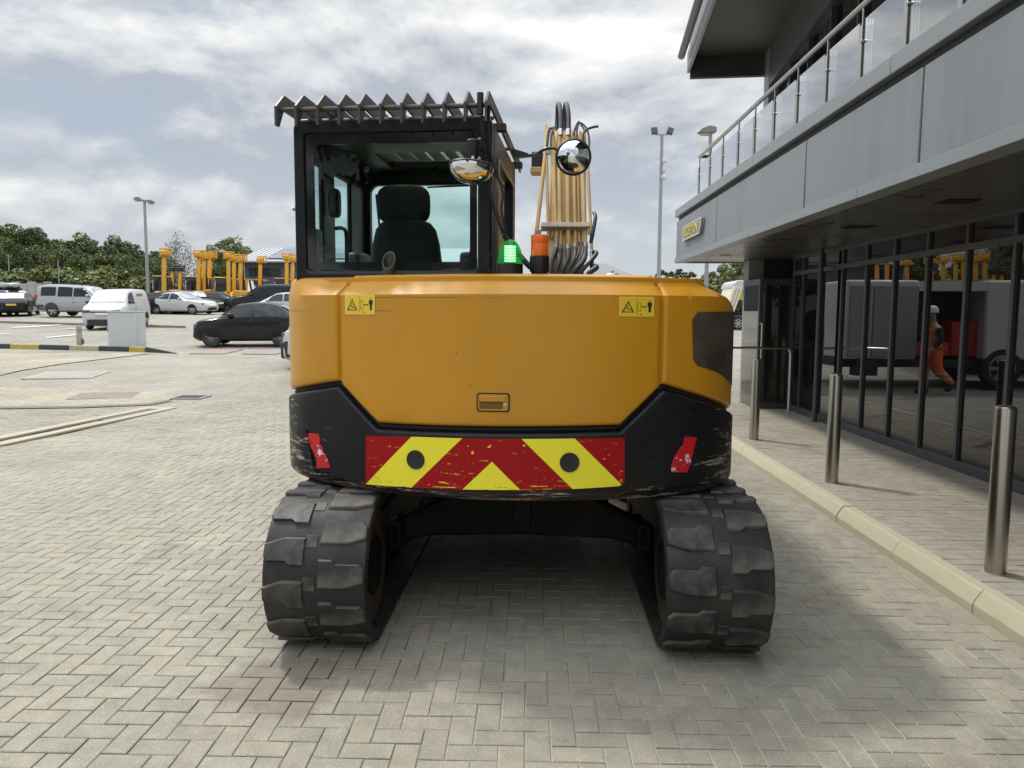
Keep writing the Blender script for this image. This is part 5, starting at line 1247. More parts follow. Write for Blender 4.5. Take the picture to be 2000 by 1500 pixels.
ST = {
 'hatch': (3.63, 1.69, [(0, .36, .60, .62, .50, .45), (.06, .27, .74, .77, .74, .62), (.25, .21, .86, .905, .91, .76), (.55, .2, .92, .97, .98, .80), (.90, .2, .95, 1.02, 1, .82), (1.25, .2, .965, 1.25, 1, .76), (1.60, .2, .975, 1.45, 1, .70), (2.1, .2, .985, 1.525, 1, .69), (2.7, .2, 1.0, 1.49, 1, .67), (3.12, .2, 1.02, 1.34, .99, .65), (3.40, .23, 1.02, 1.14, .94, .66), (3.57, .32, .93, .98, .84, .64), (3.63, .42, .78, .80, .68, .55)], .69, 2.99, .315),
 'saloon': (4.6, 1.8, [(0, .35, .58, .60, .55, .48), (.08, .24, .68, .71, .80, .66), (.35, .2, .78, .82, .94, .78), (.9, .19, .86, .90, .99, .82), (1.35, .18, .90, .95, 1, .82), (1.75, .18, .915, 1.17, 1, .76), (2.15, .18, .92, 1.36, 1, .68), (2.7, .18, .93, 1.43, 1, .66), (3.25, .18, .94, 1.37, 1, .64), (3.75, .19, .96, 1.15, .99, .66), (4.1, .2, .97, 1.01, .97, .74), (4.45, .26, .93, .97, .88, .72), (4.6, .42, .80, .82, .74, .6)], .88, 3.66, .325),
 'wagon': (4.5, 1.82, [(0, .36, .60, .62, .55, .48), (.08, .25, .72, .75, .80, .66), (.35, .2, .84, .88, .94, .78), (.9, .2, .92, .96, .99, .82), (1.25, .19, .95, 1.01, 1, .82), (1.65, .19, .965, 1.24, 1, .76), (2.05, .19, .97, 1.45, 1, .70), (2.7, .19, .98, 1.52, 1, .69), (3.5, .19, 1.0, 1.50, 1, .68), (3.95, .2, 1.01, 1.36, .99, .66), (4.25, .22, 1.0, 1.12, .96, .66), (4.42, .3, .9, .95, .88, .68), (4.5, .44, .76, .78, .74, .6)], .86, 3.56, .335),
 'suv': (4.85, 1.92, [(0, .50, .80, .83, .66, .58), (.06, .36, .98, 1.02, .86, .74), (.3, .32, 1.08, 1.12, .95, .84), (.9, .30, 1.12, 1.17, 1, .86), (1.25, .30, 1.13, 1.22, 1, .86), (1.55, .30, 1.14, 1.50, 1, .82), (1.85, .30, 1.14, 1.76, 1, .78), (2.4, .30, 1.15, 1.84, 1, .78), (3.4, .30, 1.15, 1.89, 1, .78), (4.3, .30, 1.15, 1.90, .99, .78), (4.70, .34, 1.14, 1.84, .97, .78), (4.80, .40, 1.10, 1.60, .95, .78), (4.85, .5, 1.05, 1.20, .9, .76)], .95, 3.82, .385),
 'van': (4.42, 1.85, [(0, .34, .66, .70, .72, .62), (.05, .24, .86, .92, .88, .76), (.22, .2, .98, 1.04, .95, .84), (.55, .2, 1.06, 1.13, .99, .86), (.88, .2, 1.10, 1.22, 1, .86), (1.2, .2, 1.11, 1.50, 1, .82), (1.52, .2, 1.12, 1.74, 1, .80), (2.0, .2, 1.12, 1.83, 1, .80), (3.0, .2, 1.12, 1.84, 1, .80), (4.0, .2, 1.12, 1.82, 1, .80), (4.30, .22, 1.12, 1.76, .98, .80), (4.40, .28, 1.08, 1.5, .96, .8), (4.42, .4, 1.0, 1.2, .92, .78)], .87, 3.62, .335),
 'mpv': (5.2, 1.99, [(0, .40, .75, .79, .66, .58), (.06, .28, .95, 1.0, .88, .76), (.3, .24, 1.06, 1.11, .96, .84), (.75, .24, 1.14, 1.20, 1, .86), (1.1, .23, 1.17, 1.30, 1, .86), (1.5, .23, 1.18, 1.62, 1, .82), (1.9, .23, 1.18, 1.88, 1, .80), (2.4, .23, 1.18, 1.97, 1, .80), (3.5, .23, 1.18, 1.98, 1, .80), (4.7, .23, 1.18, 1.97, 1, .80), (5.06, .25, 1.17, 1.90, .99, .80), (5.17, .32, 1.14, 1.6, .96, .8), (5.2, .45, 1.05, 1.2, .92, .78)], .95, 4.0, .34),
}
def make_car(kind, paint, name='parked_car', sidewin=None, rails=False, spokes=5, rim=None, plates=True, trim=None):
    L, W, st, xf, xr, rw = ST[kind]; b = Body(st, W); root = empty(name)
    link('body', b.mesh('body', paint), root)
    lift = {'suv': .0}.get(kind, 0)
    arch = M('arch_trim', (.05, .05, .052), .7) if kind == 'suv' else M('arch_black', (.006, .006, .006), .8)
    for x in (xf, xr):
        ra = rw * (1.24 if kind == 'suv' else 1.10)
        zl = max(b.sta(x)[0] + .05, .2); b.side('wheel_arch', arc(x, rw, ra, zl), arch, root, .004)
        for sd in (-1, 1): wheel(root, x, sd * (b.y_at(x, rw) - .20 / 2 + .018), rw, sd, spokes, rim)
    zl = b.sta(L / 2)[0]
    b.side('sill', [(xf + rw * 1.15, zl + .02 + .045), (xr - rw * 1.15, zl + .065), (xr - rw * 1.15, zl + .14), (xf + rw * 1.15, zl + .14)], BKP, root, .005, .3)
    W_ = {'hatch': [[(1.22, 1.03), (1.50, 1.33), (1.66, 1.41), (2.06, 1.43), (2.06, 1.03)], [(2.14, 1.04), (2.14, 1.43), (2.62, 1.39), (2.98, 1.22), (3.05, 1.08)]],
          'saloon': [[(1.66, .97), (2.05, 1.24), (2.25, 1.33), (2.62, 1.36), (2.62, .97)], [(2.68, .97), (2.68, 1.36), (3.2, 1.31), (3.55, 1.15), (3.62, 1.0)]],
          'wagon': [[(1.55, 1.02), (1.95, 1.34), (2.12, 1.43), (2.50, 1.45), (2.50, 1.02)], [(2.56, 1.02), (2.56, 1.45), (3.25, 1.43), (3.25, 1.04)], [(3.32, 1.05), (3.32, 1.43), (3.75, 1.36), (3.95, 1.15), (3.9, 1.06)]],
          'suv': [[(1.42, 1.20), (1.75, 1.60), (1.85, 1.72), (2.45, 1.75), (2.45, 1.20)], [(2.52, 1.20), (2.52, 1.75), (3.42, 1.77), (3.42, 1.20)], [(3.55, 1.24), (3.55, 1.80), (4.48, 1.80), (4.48, 1.24)]],
          'van': [[(1.08, 1.18), (1.36, 1.52), (1.50, 1.66), (2.0, 1.70), (2.0, 1.14)]],
          'mpv': [[(1.30, 1.24), (1.72, 1.70), (1.88, 1.82), (2.3, 1.86), (2.3, 1.22)], [(2.4, 1.24), (2.4, 1.86), (3.5, 1.87), (3.5, 1.24)], [(3.6, 1.24), (3.6, 1.87), (4.8, 1.86), (4.8, 1.24)]]}[kind]
    for p in W_: b.side('side_window', p, CARG, root, .005, .12)
    cw_ = {'hatch': (.98, 1.60), 'saloon': (1.42, 2.12), 'wagon': (1.32, 2.02), 'suv': (1.30, 1.82), 'van': (.94, 1.52), 'mpv': (1.16, 1.88)}[kind]
    b.cap('windscreen', cw_[0], cw_[1], .93, CARW, root, .026, 1.0)
    rw_ = {'hatch': (2.95, 3.36), 'saloon': (3.30, 3.98), 'wagon': (3.75, 4.22), 'suv': (4.66, 4.79), 'van': None, 'mpv': (5.02, 5.15)}[kind]
    if rw_: b.cap('rear_window', rw_[0], rw_[1], .88, CARG, root, .022, -1.0)
    def frontal(nm, y0, y1, z0, z1, mat, rear=False, d=.012):
        zc = (z0 + z1) / 2; yc = max(abs(y0), abs(y1)); x = 0.0
        xs = [i * .01 for i in range(90)] if not rear else [L - i * .01 for i in range(90)]
        for x in xs:
            zb, zm, zt, w_, wt = b.sta(x)
            if b.ring(x)[4][0] > yc * .98 and zb < z0 and (zt > z1): break
        a, c = (x - d - .05, x + .10) if not rear else (x - .10, x + d + .05)
        MB().box((a, y0, z0), (c, y1, z1)).build(nm, mat, root, bevel=.02)
    hz = {'hatch': .66, 'saloon': .62, 'wagon': .68, 'suv': .88, 'van': .80, 'mpv': .84}[kind]; hw = W / 2
    for sd in (-1, 1):
        a, c = sorted((sd * hw * .52, sd * hw * .86)); frontal('headlight', a, c, hz, hz + .13, LAMPW); 
        if kind in ('suv', 'van', 'mpv'): a, c = sorted((sd * hw * .80, sd * hw * .95)); frontal('tail_light', a, c, hz + .05, hz + .42, LAMPR, True)
        else: a, c = sorted((sd * hw * .48, sd * hw * .88)); frontal('tail_light', a, c, hz + .10, hz + .24, LAMPR, True)
    frontal('bumper_grille', -hw * .5, hw * .5, b.sta(.1)[0] + .05, b.sta(.1)[0] + .22, BKP)
    if kind == 'van': frontal('grille', -hw * .5, hw * .5, hz + .01, hz + .06, BKP, d=.0)
    if plates: frontal('number_plate', -.26, .26, hz - .12, hz - .01, PLW, d=.03); frontal('number_plate', -.26, .26, hz + .02, hz + .13, PLY, True, .03)
    for sd in (-1, 1):
        xm = W_[0][0][0] + .12; zm = W_[0][0][1] + .07; mb = MB(); superbox(mb, (xm, sd * (b.y_at(xm, zm) + .10), zm), (.09, .09, .065), .6, 12, 8); mb.build('wing_mirror', BKP if kind in ('van', 'mpv') else paint, root)
        for p in W_[:2]:
            xh = p[-1][0] - .12 if p is W_[0] else p[0][0] + .55
        xh = max(q[0] for q in W_[0]) - .05; MB().box((xh - .09, sd * (b.y_at(xh, .9) + .004) - .012, .86), (xh + .09, sd * (b.y_at(xh, .9) + .004) + .012, .89)).build('door_handle', BKP, root, smooth=False)
        xd = max(q[0] for q in W_[0]) + .03; zz = zl + .15
        b.side('door_gap', [(xd - .006, zz), (xd + .006, zz), (xd + .006, W_[0][-1][1] - .02), (xd - .006, W_[0][-1][1] - .02)], BKP, root, .003, .3, (sd,))
    if kind == 'suv':
        b.side('lower_cladding', [(xf + rw * 1.26, .38), (xr - rw * 1.26, .38), (xr - rw * 1.26, .56), (xf + rw * 1.26, .56)], arch, root, .008, .3); b.side('bumper_side', [(xr + rw * 1.26, .42), (4.78, .46), (4.78, .72), (xr + rw * 1.22, .72)], arch, root, .008, .2)
    if rails:
        for sd in (-1, 1): MB().tube([(1.95, sd * W * .36, b.sta(2.2)[2] - .0), (2.1, sd * W * .36, b.sta(2.2)[2] + .06), (L - .55, sd * W * .36, b.sta(L - .7)[2] + .05), (L - .4, sd * W * .36, b.sta(L - .6)[2])], .02, 6).build('roof_rail', BKP, root)
    return root, b
def pose(root, kind, pos, heading):
    """nose points along heading (degrees); pos is the middle between the axles on the ground"""
    L, W, st, xf, xr, rw = ST[kind]; root.rotation_euler = (0, 0, R(heading + 180)); h = R(heading)
    c = (xf + xr) / 2; d = Vector((math.cos(h), math.sin(h)))
    root.location = (pos[0] + d.x * c, pos[1] + d.y * c, gz(pos[1]) + .0)
    sl = math.atan2(gz(pos[1] + 1) - gz(pos[1] - 1), 2.0)
    root.matrix_world = Matrix.Translation((pos[0], pos[1], gz(pos[1]))) @ Matrix.Rotation(sl, 4, 'X') @ Matrix.Rotation(R(heading + 180), 4, 'Z') @ Matrix.Translation((-c, 0, 0))
def paint(name, c, rough=.22, metal=0.0): return M('paint_' + name, c, rough, metal, coat=.22, var=.03, vscale=.7, coat_rough=.05, spec=.3)
def build_cars():
    blk = paint('black', (.010, .0105, .012)); wht = paint('white', (.50, .51, .51), .3); sil = paint('silver', (.42, .43, .44), .32, .55); gry = paint('grey', (.16, .165, .17), .3, .4); blu = paint('navy', (.012, .018, .045)); dgr = paint('dark_grey', (.035, .037, .04), .25, .3)
    rimb = M('alloy_dark', (.20, .20, .20), .3, .8)
    def by_wheel(kind, root, px, py, heading, axle, near):
        """stand the wheel nearest the camera on the photographed contact point"""
        L, W, st, xf, xr, rw = ST[kind]; p = on_ground(px, py); h = R(heading); d = Vector((math.cos(h), math.sin(h), 0)); n = Vector((-d.y, d.x, 0))
        base = (xr - xf) / 2; c = p + d * (-base if axle == 'f' else base) + n * (-near * W * .47); pose(root, kind, (c.x, c.y), heading)
    def car(kind, pnt, label, cat, px, py, heading, axle, near, grp='cars parked across the yard', **k):
        nm = k.pop('name', 'parked_car'); root, b = make_car(kind, pnt, nm, **k); by_wheel(kind, root, px, py, heading, axle, near); tag(root, label, cat, grp); return root, b
    # nearest: black hatchback, nose to the left
    r, b = car('hatch', blk, 'small black hatchback parked nearest the excavator, nose to the left', 'car', 414, 678.5, 188, 'f', 1, spokes=11, rim=rimb)
    r, b = car('suv', sil, 'boxy silver estate with dark windows beside the white van', 'car', 103, 619.5, -4, 'r', -1, rails=True)
    for sd in (-1, 1): pass
    # white van
    root, b = make_car('van', wht, 'white_van', spokes=9); h = R(-78); p = on_ground(214, 642.5); c = p - Vector((math.cos(h), math.sin(h), 0)) * 1.3
    pose(root, 'van', (c.x, c.y), -78); tag(root, 'white panel van with yellow lettering behind the cabinet, facing the camera', 'van', 'cars parked across the yard')
    yl = M('van_yellow', (.55, .42, .03), .5); bkk = M('van_black_print', (.02, .02, .02), .5)
    b.side('lettering', [(2.55, 1.46), (3.55, 1.46), (3.55, 1.62), (2.55, 1.62)], yl, root, .006, .5)
    for k in range(6): b.side('lettering', [(2.60 + k * .155, 1.485), (2.70 + k * .155, 1.485), (2.70 + k * .155, 1.595), (2.60 + k * .155, 1.595)], bkk, root, .009, .5)
    b.side('emblem', [(1.55, .86), (1.75, .80), (1.98, .86), (1.95, .96), (1.75, .92), (1.58, .96)], yl, root, .006, .5)
    b.side('rub_strip', [(1.35, .48), (2.9, .48), (2.9, .60), (1.35, .60)], BKP, root, .012, .5)
    MB().box((-.03, -.62, .22), (.10, .62, .50)).build('lower_bumper', BKP, root, bevel=.03)
    # left edge: tails of two saloons and one with a roof box
    car('saloon', blu, 'dark blue saloon cut by the left edge, tail towards us', 'car', 22, 617.5, 118, 'r', -1)
    car('saloon', blk, 'black saloon with red tail lamps between blue saloon and silver estate', 'car', 62, 617, 116, 'r', -1)
    r, b = car('wagon', gry, 'grey car carrying a long roof box behind the black saloon', 'car', 58, 609, 150, 'r', -1)
    rb = empty('roof_box'); rb.matrix_world = r.matrix_world.copy(); tag(rb, 'grey long roof box carried on a car at the left', 'roof box')
    mb = MB(); superbox(mb, (2.75, 0, 1.80), (1.05, .40, .19), .5, 24, 10); mb.build('lid', M('roof_box_grey', (.32, .34, .36), .35, coat=.4), rb)
    mb = MB(); superbox(mb, (2.75, 0, 1.72), (1.03, .39, .11), .4, 24, 8); mb.build('base', BKP, rb)
    for x in (2.2, 3.3): MB().box((x, -.6, 1.50), (x + .05, .6, 1.62)).build('crossbar', BKP, rb, smooth=False)
    car('saloon', gry, 'grey car glimpsed between the silver estate and white van', 'car', 196, 604, 170, 'f', 1)
    car('saloon', dgr, 'dark car behind the silver estate bonnet', 'car', 226, 600, 165, 'f', 1)
    # row right of the van
    car('saloon', blk, 'black coupe with pale wheels just right of the white van', 'car', 331, 613.5, 176, 'r', 1)
    car('wagon', gry, 'grey hatchback behind the black coupe', 'car', 349, 611.5, 172, 'r', 1)
    car('saloon', wht, 'white saloon with dark roof, nose to the right', 'car', 376, 614.5, -14, 'f', -1, spokes=10)
    car('wagon', blk, 'black hatchback nose right, hidden behind the white saloon', 'car', 396, 610, -16, 'f', -1)
    car('wagon', dgr, 'dark estate car with long roof beyond the white saloon', 'car', 418, 605, -10, 'f', -1, rails=True)
    car('saloon', dgr, 'charcoal saloon in front of the dark people carrier', 'car', 440, 609, 178, 'r', 1)
    car('mpv', blk, 'black people carrier van behind the small black hatchback', 'van', 478, 614, 181, 'f', 1)
    car('wagon', wht, 'white hatchback roof showing above the small black hatchback', 'car', 496, 624, 184, 'f', 1)
    car('suv', dgr, 'dark sport utility car half hidden by the excavator edge', 'car', 575, 640, -95, 'f', -1)
    root, b = make_car('van', wht, 'white_van'); p = on_ground(552, 722); pose(root, 'van', (p.x + 2.2, p.y + .9), 178); tag(root, 'white van whose black bumper peeks out beside the excavator', 'van', 'cars parked across the yard')
    b.side('lower_trim', [(.02, .30), (.5, .30), (.5, .74), (.06, .70)], BKP, root, .012, .1); MB().box((-.06, -.75, .25), (.12, .75, .70)).build('lower_bumper', BKP, root, bevel=.06)
build_cars()

# ================================================================== TELEHANDLERS, SHED, POLES
def build_far():
    ty = M('handler_yellow', (.62, .33, .022), .45, var=.08, vscale=2); tb = M('handler_black', (.02, .02, .021), .5)
    def handler(name, head_y):
        """telescopic handler with its boom raised nearly upright; x forward"""
        t = empty(name)
        MB().prism([(-2.2, .7), (2.1, .7), (2.2, 1.1), (1.2, 1.35), (-1.6, 1.45), (-2.3, 1.2)], -.5, .5, 'y').build('chassis', ty, t, bevel=.05)
        MB().box((-1.9, -1.05, .85), (-.3, -.52, 1.55)).build('engine_pod', ty, t, bevel=.06)
        mb = MB(); mb.prism([(-.7, 1.2), (1.0, 1.2), (.95, 1.9), (.55, 2.5), (-.55, 2.5), (-.75, 1.9)], .2, 1.05, 'y'); cb = mb.build('operator_cab', CARG, t, bevel=.05)
        for x0, z0, x1, z1 in ((-.72, 1.2, -.55, 2.5), (1.0, 1.2, .55, 2.5)):
            for y in (.22, 1.03): MB().tube([(x0, y, z0), (x1, y, z1)], .045, 6).build('cab_pillar', tb, t)
        MB().box((-.6, .16, 2.5), (.6, 1.09, 2.58)).build('cab_roof', ty, t, bevel=.03)
        for x in (-1.45, 1.45):
            for sd in (-1, 1): wheel(t, x, sd * .95, .62, sd, 6, ty, .4)
        a = R(84); d = Vector((math.cos(a), 0, math.sin(a))); base = Vector((-1.75, -.15, 1.6))
        def beam(nm, l0, l1, w, m): 
            c0, c1 = base + d * l0, base + d * l1; n = Vector((-d.z, 0, d.x)); mb = MB(); vs = []
            for c in (c0, c1):
                for s1, s2 in ((-1, -1), (1, -1), (1, 1), (-1, 1)): vs.append(c + n * (w * s1) + Vector((0, w * s2, 0)))
            mb.add(vs, [(0, 1, 2, 3), (7, 6, 5, 4), (0, 4, 5, 1), (1, 5, 6, 2), (2, 6, 7, 3), (3, 7, 4, 0)]); return mb.build(nm, m, t, bevel=.03)
        beam('boom', -.2, 2.1, .125, ty); beam('boom_extension', 2.05, 2.6, .095, ty); MB().tube([tuple(base + d * .2 + Vector((.16, -.05, 0))), tuple(base + d * 2.3 + Vector((.15, -.05, 0)))], .03, 6).build('hose_run', tb, t)
        MB().tube([tuple(base + Vector((.75, 0, -.3))), tuple(base + d * 1.3 + Vector((.25, 0, 0)))], .08, 8).build('lift_cylinder', tb, t)
        hm = ty if head_y else tb; c = base + d * 2.6
        MB().box((c.x - .35, -.35, c.z - .25), (c.x + .35, .05, c.z + .12)).build('boom_head', hm, t, bevel=.05)
        fr = MB()
        for y in (-.36, -.15, .15, .36): fr.box((c.x + .2, y - .15 - .04, c.z - .25), (c.x + .30, y - .15 + .04, c.z + .30))
        for z in (-.22, .26): fr.box((c.x + .19, -.56, c.z + z - .045), (c.x + .31, .26, c.z + z + .045))
        fr.build('carriage', hm, t, bevel=.01)
        return t
    px_top = {'y': [], 'b': []}
    P1, P2 = handler('telehandler', True), handler('telehandler', False)
    spots = [(318, 52, 95, 1, 'leaning leftmost, in front of the birch'), (331, 60, 92, 0, 'with black carriage, left of two beside the birch'), (346, 60, 88, 0, 'with black carriage, right of two beside the birch'),
             (385, 55, 100, 1, 'left boom of the middle group'), (396, 57, 80, 1, 'second boom of the middle group'), (410, 60, 70, 1, 'right boom of the middle group, with a tall carriage'),
             (443, 54, 100, 1, 'left boom of the group beside the shed'), (454, 57, 95, 1, 'middle boom of the group beside the shed'), (468, 60, 75, 1, 'right boom of the group beside the shed'),
             (506, 62, 85, 1, 'standing alone before the shed window'), (557, 58, 95, 1, 'left of two at the excavator edge'), (569, 60, 85, 1, 'right of two at the excavator edge')]
    used = {1: False, 0: False}
    for px, Y, yaw, ty_, wh in spots:
        src = P1 if ty_ else P2; o = src if not used[ty_] else copy_tree(src); used[ty_] = True
        p = on_plane(px, 560, 1, Y); h = R(yaw + 0); o.rotation_euler = (0, 0, h); dx = Vector((math.cos(h), math.sin(h), 0)) * 1.55
        o.location = (p.x + dx.x, Y + dx.y, gz(Y)); tag(o, 'yellow telehandler with raised boom, ' + wh, 'telehandler', 'telehandlers with raised booms')
        sc_ = {331: .80, 346: .80, 410: 1.06, 443: .97, 454: .97, 468: 1.0}.get(px, 1.0); o.scale = (sc_, sc_, sc_)
    # shed with solar panels
    Y0 = 76; q = on_plane(477, 512, 1, Y0); ez = q.z; x0 = q.x; x1 = x0 + 22
    s = empty('grey_shed', (x0, Y0, gz(Y0))); tag(s, 'dark grey shed with metal roof and solar panels behind the telehandlers', 'building'); g = gz(Y0)
    wm = M('shed_cladding', (.075, .085, .10), .55, var=.06, vscale=1); MB().box((0, 0, -.5), (22, 14, ez - g)).build('wall', wm, s, smooth=False)
    rz = on_plane(484, 487, 1, Y0 + 7).z - g; e = ez - g
    rm = M('roof_metal', (.36, .37, .38), .45, .2, var=.05); tq = math.atan2(rz - e + .05, 7.5)
    MB().prism([(-.6, e - .05), (7.0, rz), (14.6, e - .05), (14.6, e + .1), (7.0, rz + .16), (-.6, e + .1)], -.7, 22.7, 'x').build('roof', rm, s, smooth=False)
    for k in range(22): xx = -.6 + k * .5; MB().prism([(-.62, e + .1), (6.95, rz + .155), (6.95, rz + .21), (-.62, e + .155)], xx, xx + .05, 'x').build('roof_seam', rm, s, smooth=False) if k < 7 else None
    pm = M('solar_panel', (.17, .185, .21), .3, .1)
    for r_ in range(3):
        for k in range(8):
            a = .10 + r_ * .29; b_ = a + .275; y_a, y_b = -.6 + 7.6 * a, -.6 + 7.6 * b_; z_a, z_b = e + .2 + (rz - e + .05) * a, e + .2 + (rz - e + .05) * b_; xx = 2.2 + k * 2.05
            MB().prism([(y_a, z_a), (y_b, z_b), (y_b, z_b + .05), (y_a, z_a + .05)], xx, xx + 2.0, 'x').build('solar_panel', pm, s, smooth=False)
    wa, wb = on_plane(486, 540, 1, Y0), on_plane(548, 523.5, 1, Y0); n = 4
    for k in range(n):
        a = wa.x - x0 + (wb.x - wa.x) * k / n; c = wa.x - x0 + (wb.x - wa.x) * (k + 1) / n
        MB().box((a + .04, -.06, wa.z - g), (c - .04, -.02, wb.z - g)).build('window', CARG, s, smooth=False)
    MB().tube([(.05, -.12, 0), (.05, -.12, e)], .07, 8).build('downpipe', rm, s)
    # pale warehouse roof beyond the boom
    Y1 = 95; a, b_ = on_plane(1130, 540, 1, Y1), on_plane(1246, 536, 1, Y1); z1 = on_plane(1200, 515, 1, Y1).z; s = empty('white_warehouse', (a.x, Y1, gz(Y1))); g = gz(Y1); w_ = b_.x - a.x
    tag(s, 'white warehouse roof just visible beyond the excavator boom', 'building'); wm2 = M('warehouse_white', (.55, .56, .57), .5)
    MB().box((0, 0, -.5), (w_, 20, a.z - g - .2)).build('wall', wm2, s, smooth=False); MB().prism([(-.3, a.z - g - .2), (w_ * .30, z1 - g), (w_ * .45, z1 - g), (w_ + .3, a.z - g - .2)], -.2, 20.2, 'y').build('roof', M('warehouse_roof', (.62, .63, .64), .5, var=.05), s, smooth=False)
    # low pale wall at the far left
    p = on_plane(-40, 565, 1, 62); q = on_plane(100, 565, 1, 62); top = on_plane(40, 550, 1, 62).z; s = empty('concrete_wall', (p.x, 62, gz(62))); tag(s, 'low pale concrete wall behind the cars at far left', 'wall'); n = 9
    for k in range(n): MB().box(((q.x - p.x) * k / n + .02, 0, -.4), ((q.x - p.x) * (k + 1) / n - .02, .2, top - gz(62) - (.15 if k % 2 else 0))).build('wall_panel', M('wall_concrete', (.36, .355, .33), .85, var=.12), s, smooth=False)
    # lamp posts
    pg = M('galvanised_pole', (.30, .32, .33), .5, .3); lh = M('lamp_housing', (.22, .215, .20), .5, .2); lg = M('lamp_glass', (.45, .44, .38), .25)
    def pole(name, px, py_top, Y, r, label, cat='street lamp'):
        p = on_plane(px, py_top, 1, Y); g = gz(Y); o = empty(name, (p.x, Y, g)); tag(o, label, cat); MB().tube([(0, 0, -.3), (0, 0, 1.2), (0, 0, 1.21), (0, 0, p.z - g)], [r * 1.5, r * 1.5, r, r * .75], 10).build('pole', pg, o); return o, p.z - g
    o, h = pole('street_lamp', 282, 390, 52, .12, 'tall grey double-headed lamp post above the white van')
    k = 52 / 1440
    for sd, w_, dz in ((-1, 20, .05), (1, 19, -.15)):
        x0 = sd * 2 * k; x1 = sd * w_ * k
        MB().prism([(x0, h - .05 + dz * .3), (x1 * .5, h + .14 + dz), (x1 * .9, h + .10 + dz), (x1, h - .06 + dz), (x1 * .6, h - .12 + dz), (x0, h - .12)][::sd], -.16, .16, 'y').build('lamp_head', lh, o, bevel=.02)
        a_, b_ = sorted((x1 * .45, x1 * .95)); MB().box((a_, -.13, h - .16 + dz), (b_, .13, h - .115 + dz)).build('lamp_glass', lg, o, bevel=.01)
    o, h = pole('floodlight_mast', 1293, 263, 30, .085, 'tall mast with two square floodlights left of the building'); k = 30 / 1440
    MB().box((-.26, -.03, h - .02), (.26, .03, h + .02)).build('cross_arm', pg, o, smooth=False)
    fl = M('floodlight_black', (.05, .055, .055), .5)
    for x, rt in ((-.28, -.1), (.28, .35)): MB().box((-.12, -.06, .0), (.12, .06, .26), mat=Matrix.Translation((x, 0, h + .03)) @ Matrix.Rotation(rt, 4, 'Y') @ Matrix.Rotation(-.3, 4, 'X')).build('floodlight', fl, o, bevel=.01)
    for py, w_ in ((315, .09), (333, .07), (347, .10)):
        p = on_plane(1293, py, 1, 30); mb = MB(); superbox(mb, (.10, -.06, p.z - gz(30)), (w_, .08, .10), .6, 12, 8); mb.build('camera_unit', M('cctv_white', (.6, .6, .6), .5), o)
    o, h = pole('street_lamp', 1388, 258, 24, .07, 'single arm lamp post seen through the balcony glass'); k = 24 / 1440
    MB().prism([(.16, h - .02), (.16, h + .14), (-.05, h + .19), (-.30, h + .10), (-.42, h - .03), (-.2, h - .06)], -.14, .14, 'y').build('lamp_head', lh, o, bevel=.02); MB().box((-.33, -.10, h - .10), (-.03, .10, h - .05)).build('lamp_glass', lg, o, bevel=.01)
    for px, y, Y, lab in ((16, 496, 66, 'thin pole at the left edge before the trees'), (113, 508, 64, 'thin pole before the trees, above the silver estate')):
        pole('thin_pole', px, y, Y, .05, lab, 'pole')
    # cabinet and concrete post behind the striped kerb
    p = on_ground(243, 681); a, b_ = on_plane(212, 681, 1, p.y), on_plane(268, 681, 1, p.y); top = on_plane(240, 607.5, 1, p.y).z; g = gz(p.y); o = empty('utility_cabinet', (a.x, p.y, g)); w_ = b_.x - a.x
    cm = M('cabinet_grey', (.52, .54, .56), .45, var=.04, vscale=3, dirt=(.36, .37, .37), dirt_amt=.4, dscale=3, aniso=(3, 3, .6)); tag(o, 'large pale grey utility cabinet standing behind the striped kerb', 'cabinet'); hh = top - g
    MB().box((0, 0, .04), (w_, .62, hh - .03)).build('cabinet_body', cm, o, bevel=.015); MB().box((-.02, -.03, hh - .028), (w_ + .02, .65, hh)).build('lid', cm, o, bevel=.012); MB().box((.02, .02, -.1), (w_ - .02, .60, .038)).build('plinth', M('plinth_dark', (.2, .2, .19), .8), o, smooth=False)
    MB().box((w_ + .002, .10, .15), (w_ + .012, .55, hh - .12)).build('door_panel', cm, o, smooth=False); MB().box((-.09, .1, .55), (-.004, .25, .72)).build('socket_box', M('socket_grey', (.25, .26, .27), .5), o, bevel=.01)
    p = on_ground(156, 679); g = gz(p.y); top = on_plane(156, 636, 1, p.y).z - g; o = empty('concrete_post', (p.x, p.y, g)); tag(o, 'short weathered concrete post with a torn bracket on the kerb', 'post')
    MB().box((-.075, -.06, -.1), (.075, .06, top)).build('post', M('old_concrete', (.36, .345, .28), .9, var=.15, vscale=8), o, bevel=.02); MB().prism([(.077, top * .42), (.15, top * .40), (.13, top * .33), (.19, top * .30), (.14, top * .26), (.16, top * .18), (.077, top * .15)], -.02, .02, 'y').build('torn_bracket', steel_far(), o, smooth=False)
    MB().tube([(.0, -.07, top * .8), (.09, -.07, top * .82), (.13, -.06, top * .78)], .012, 5).build('wire_loop', steel_far(), o)
def steel_far(): return M('bracket_steel', (.16, .155, .15), .6, .5)
build_far()

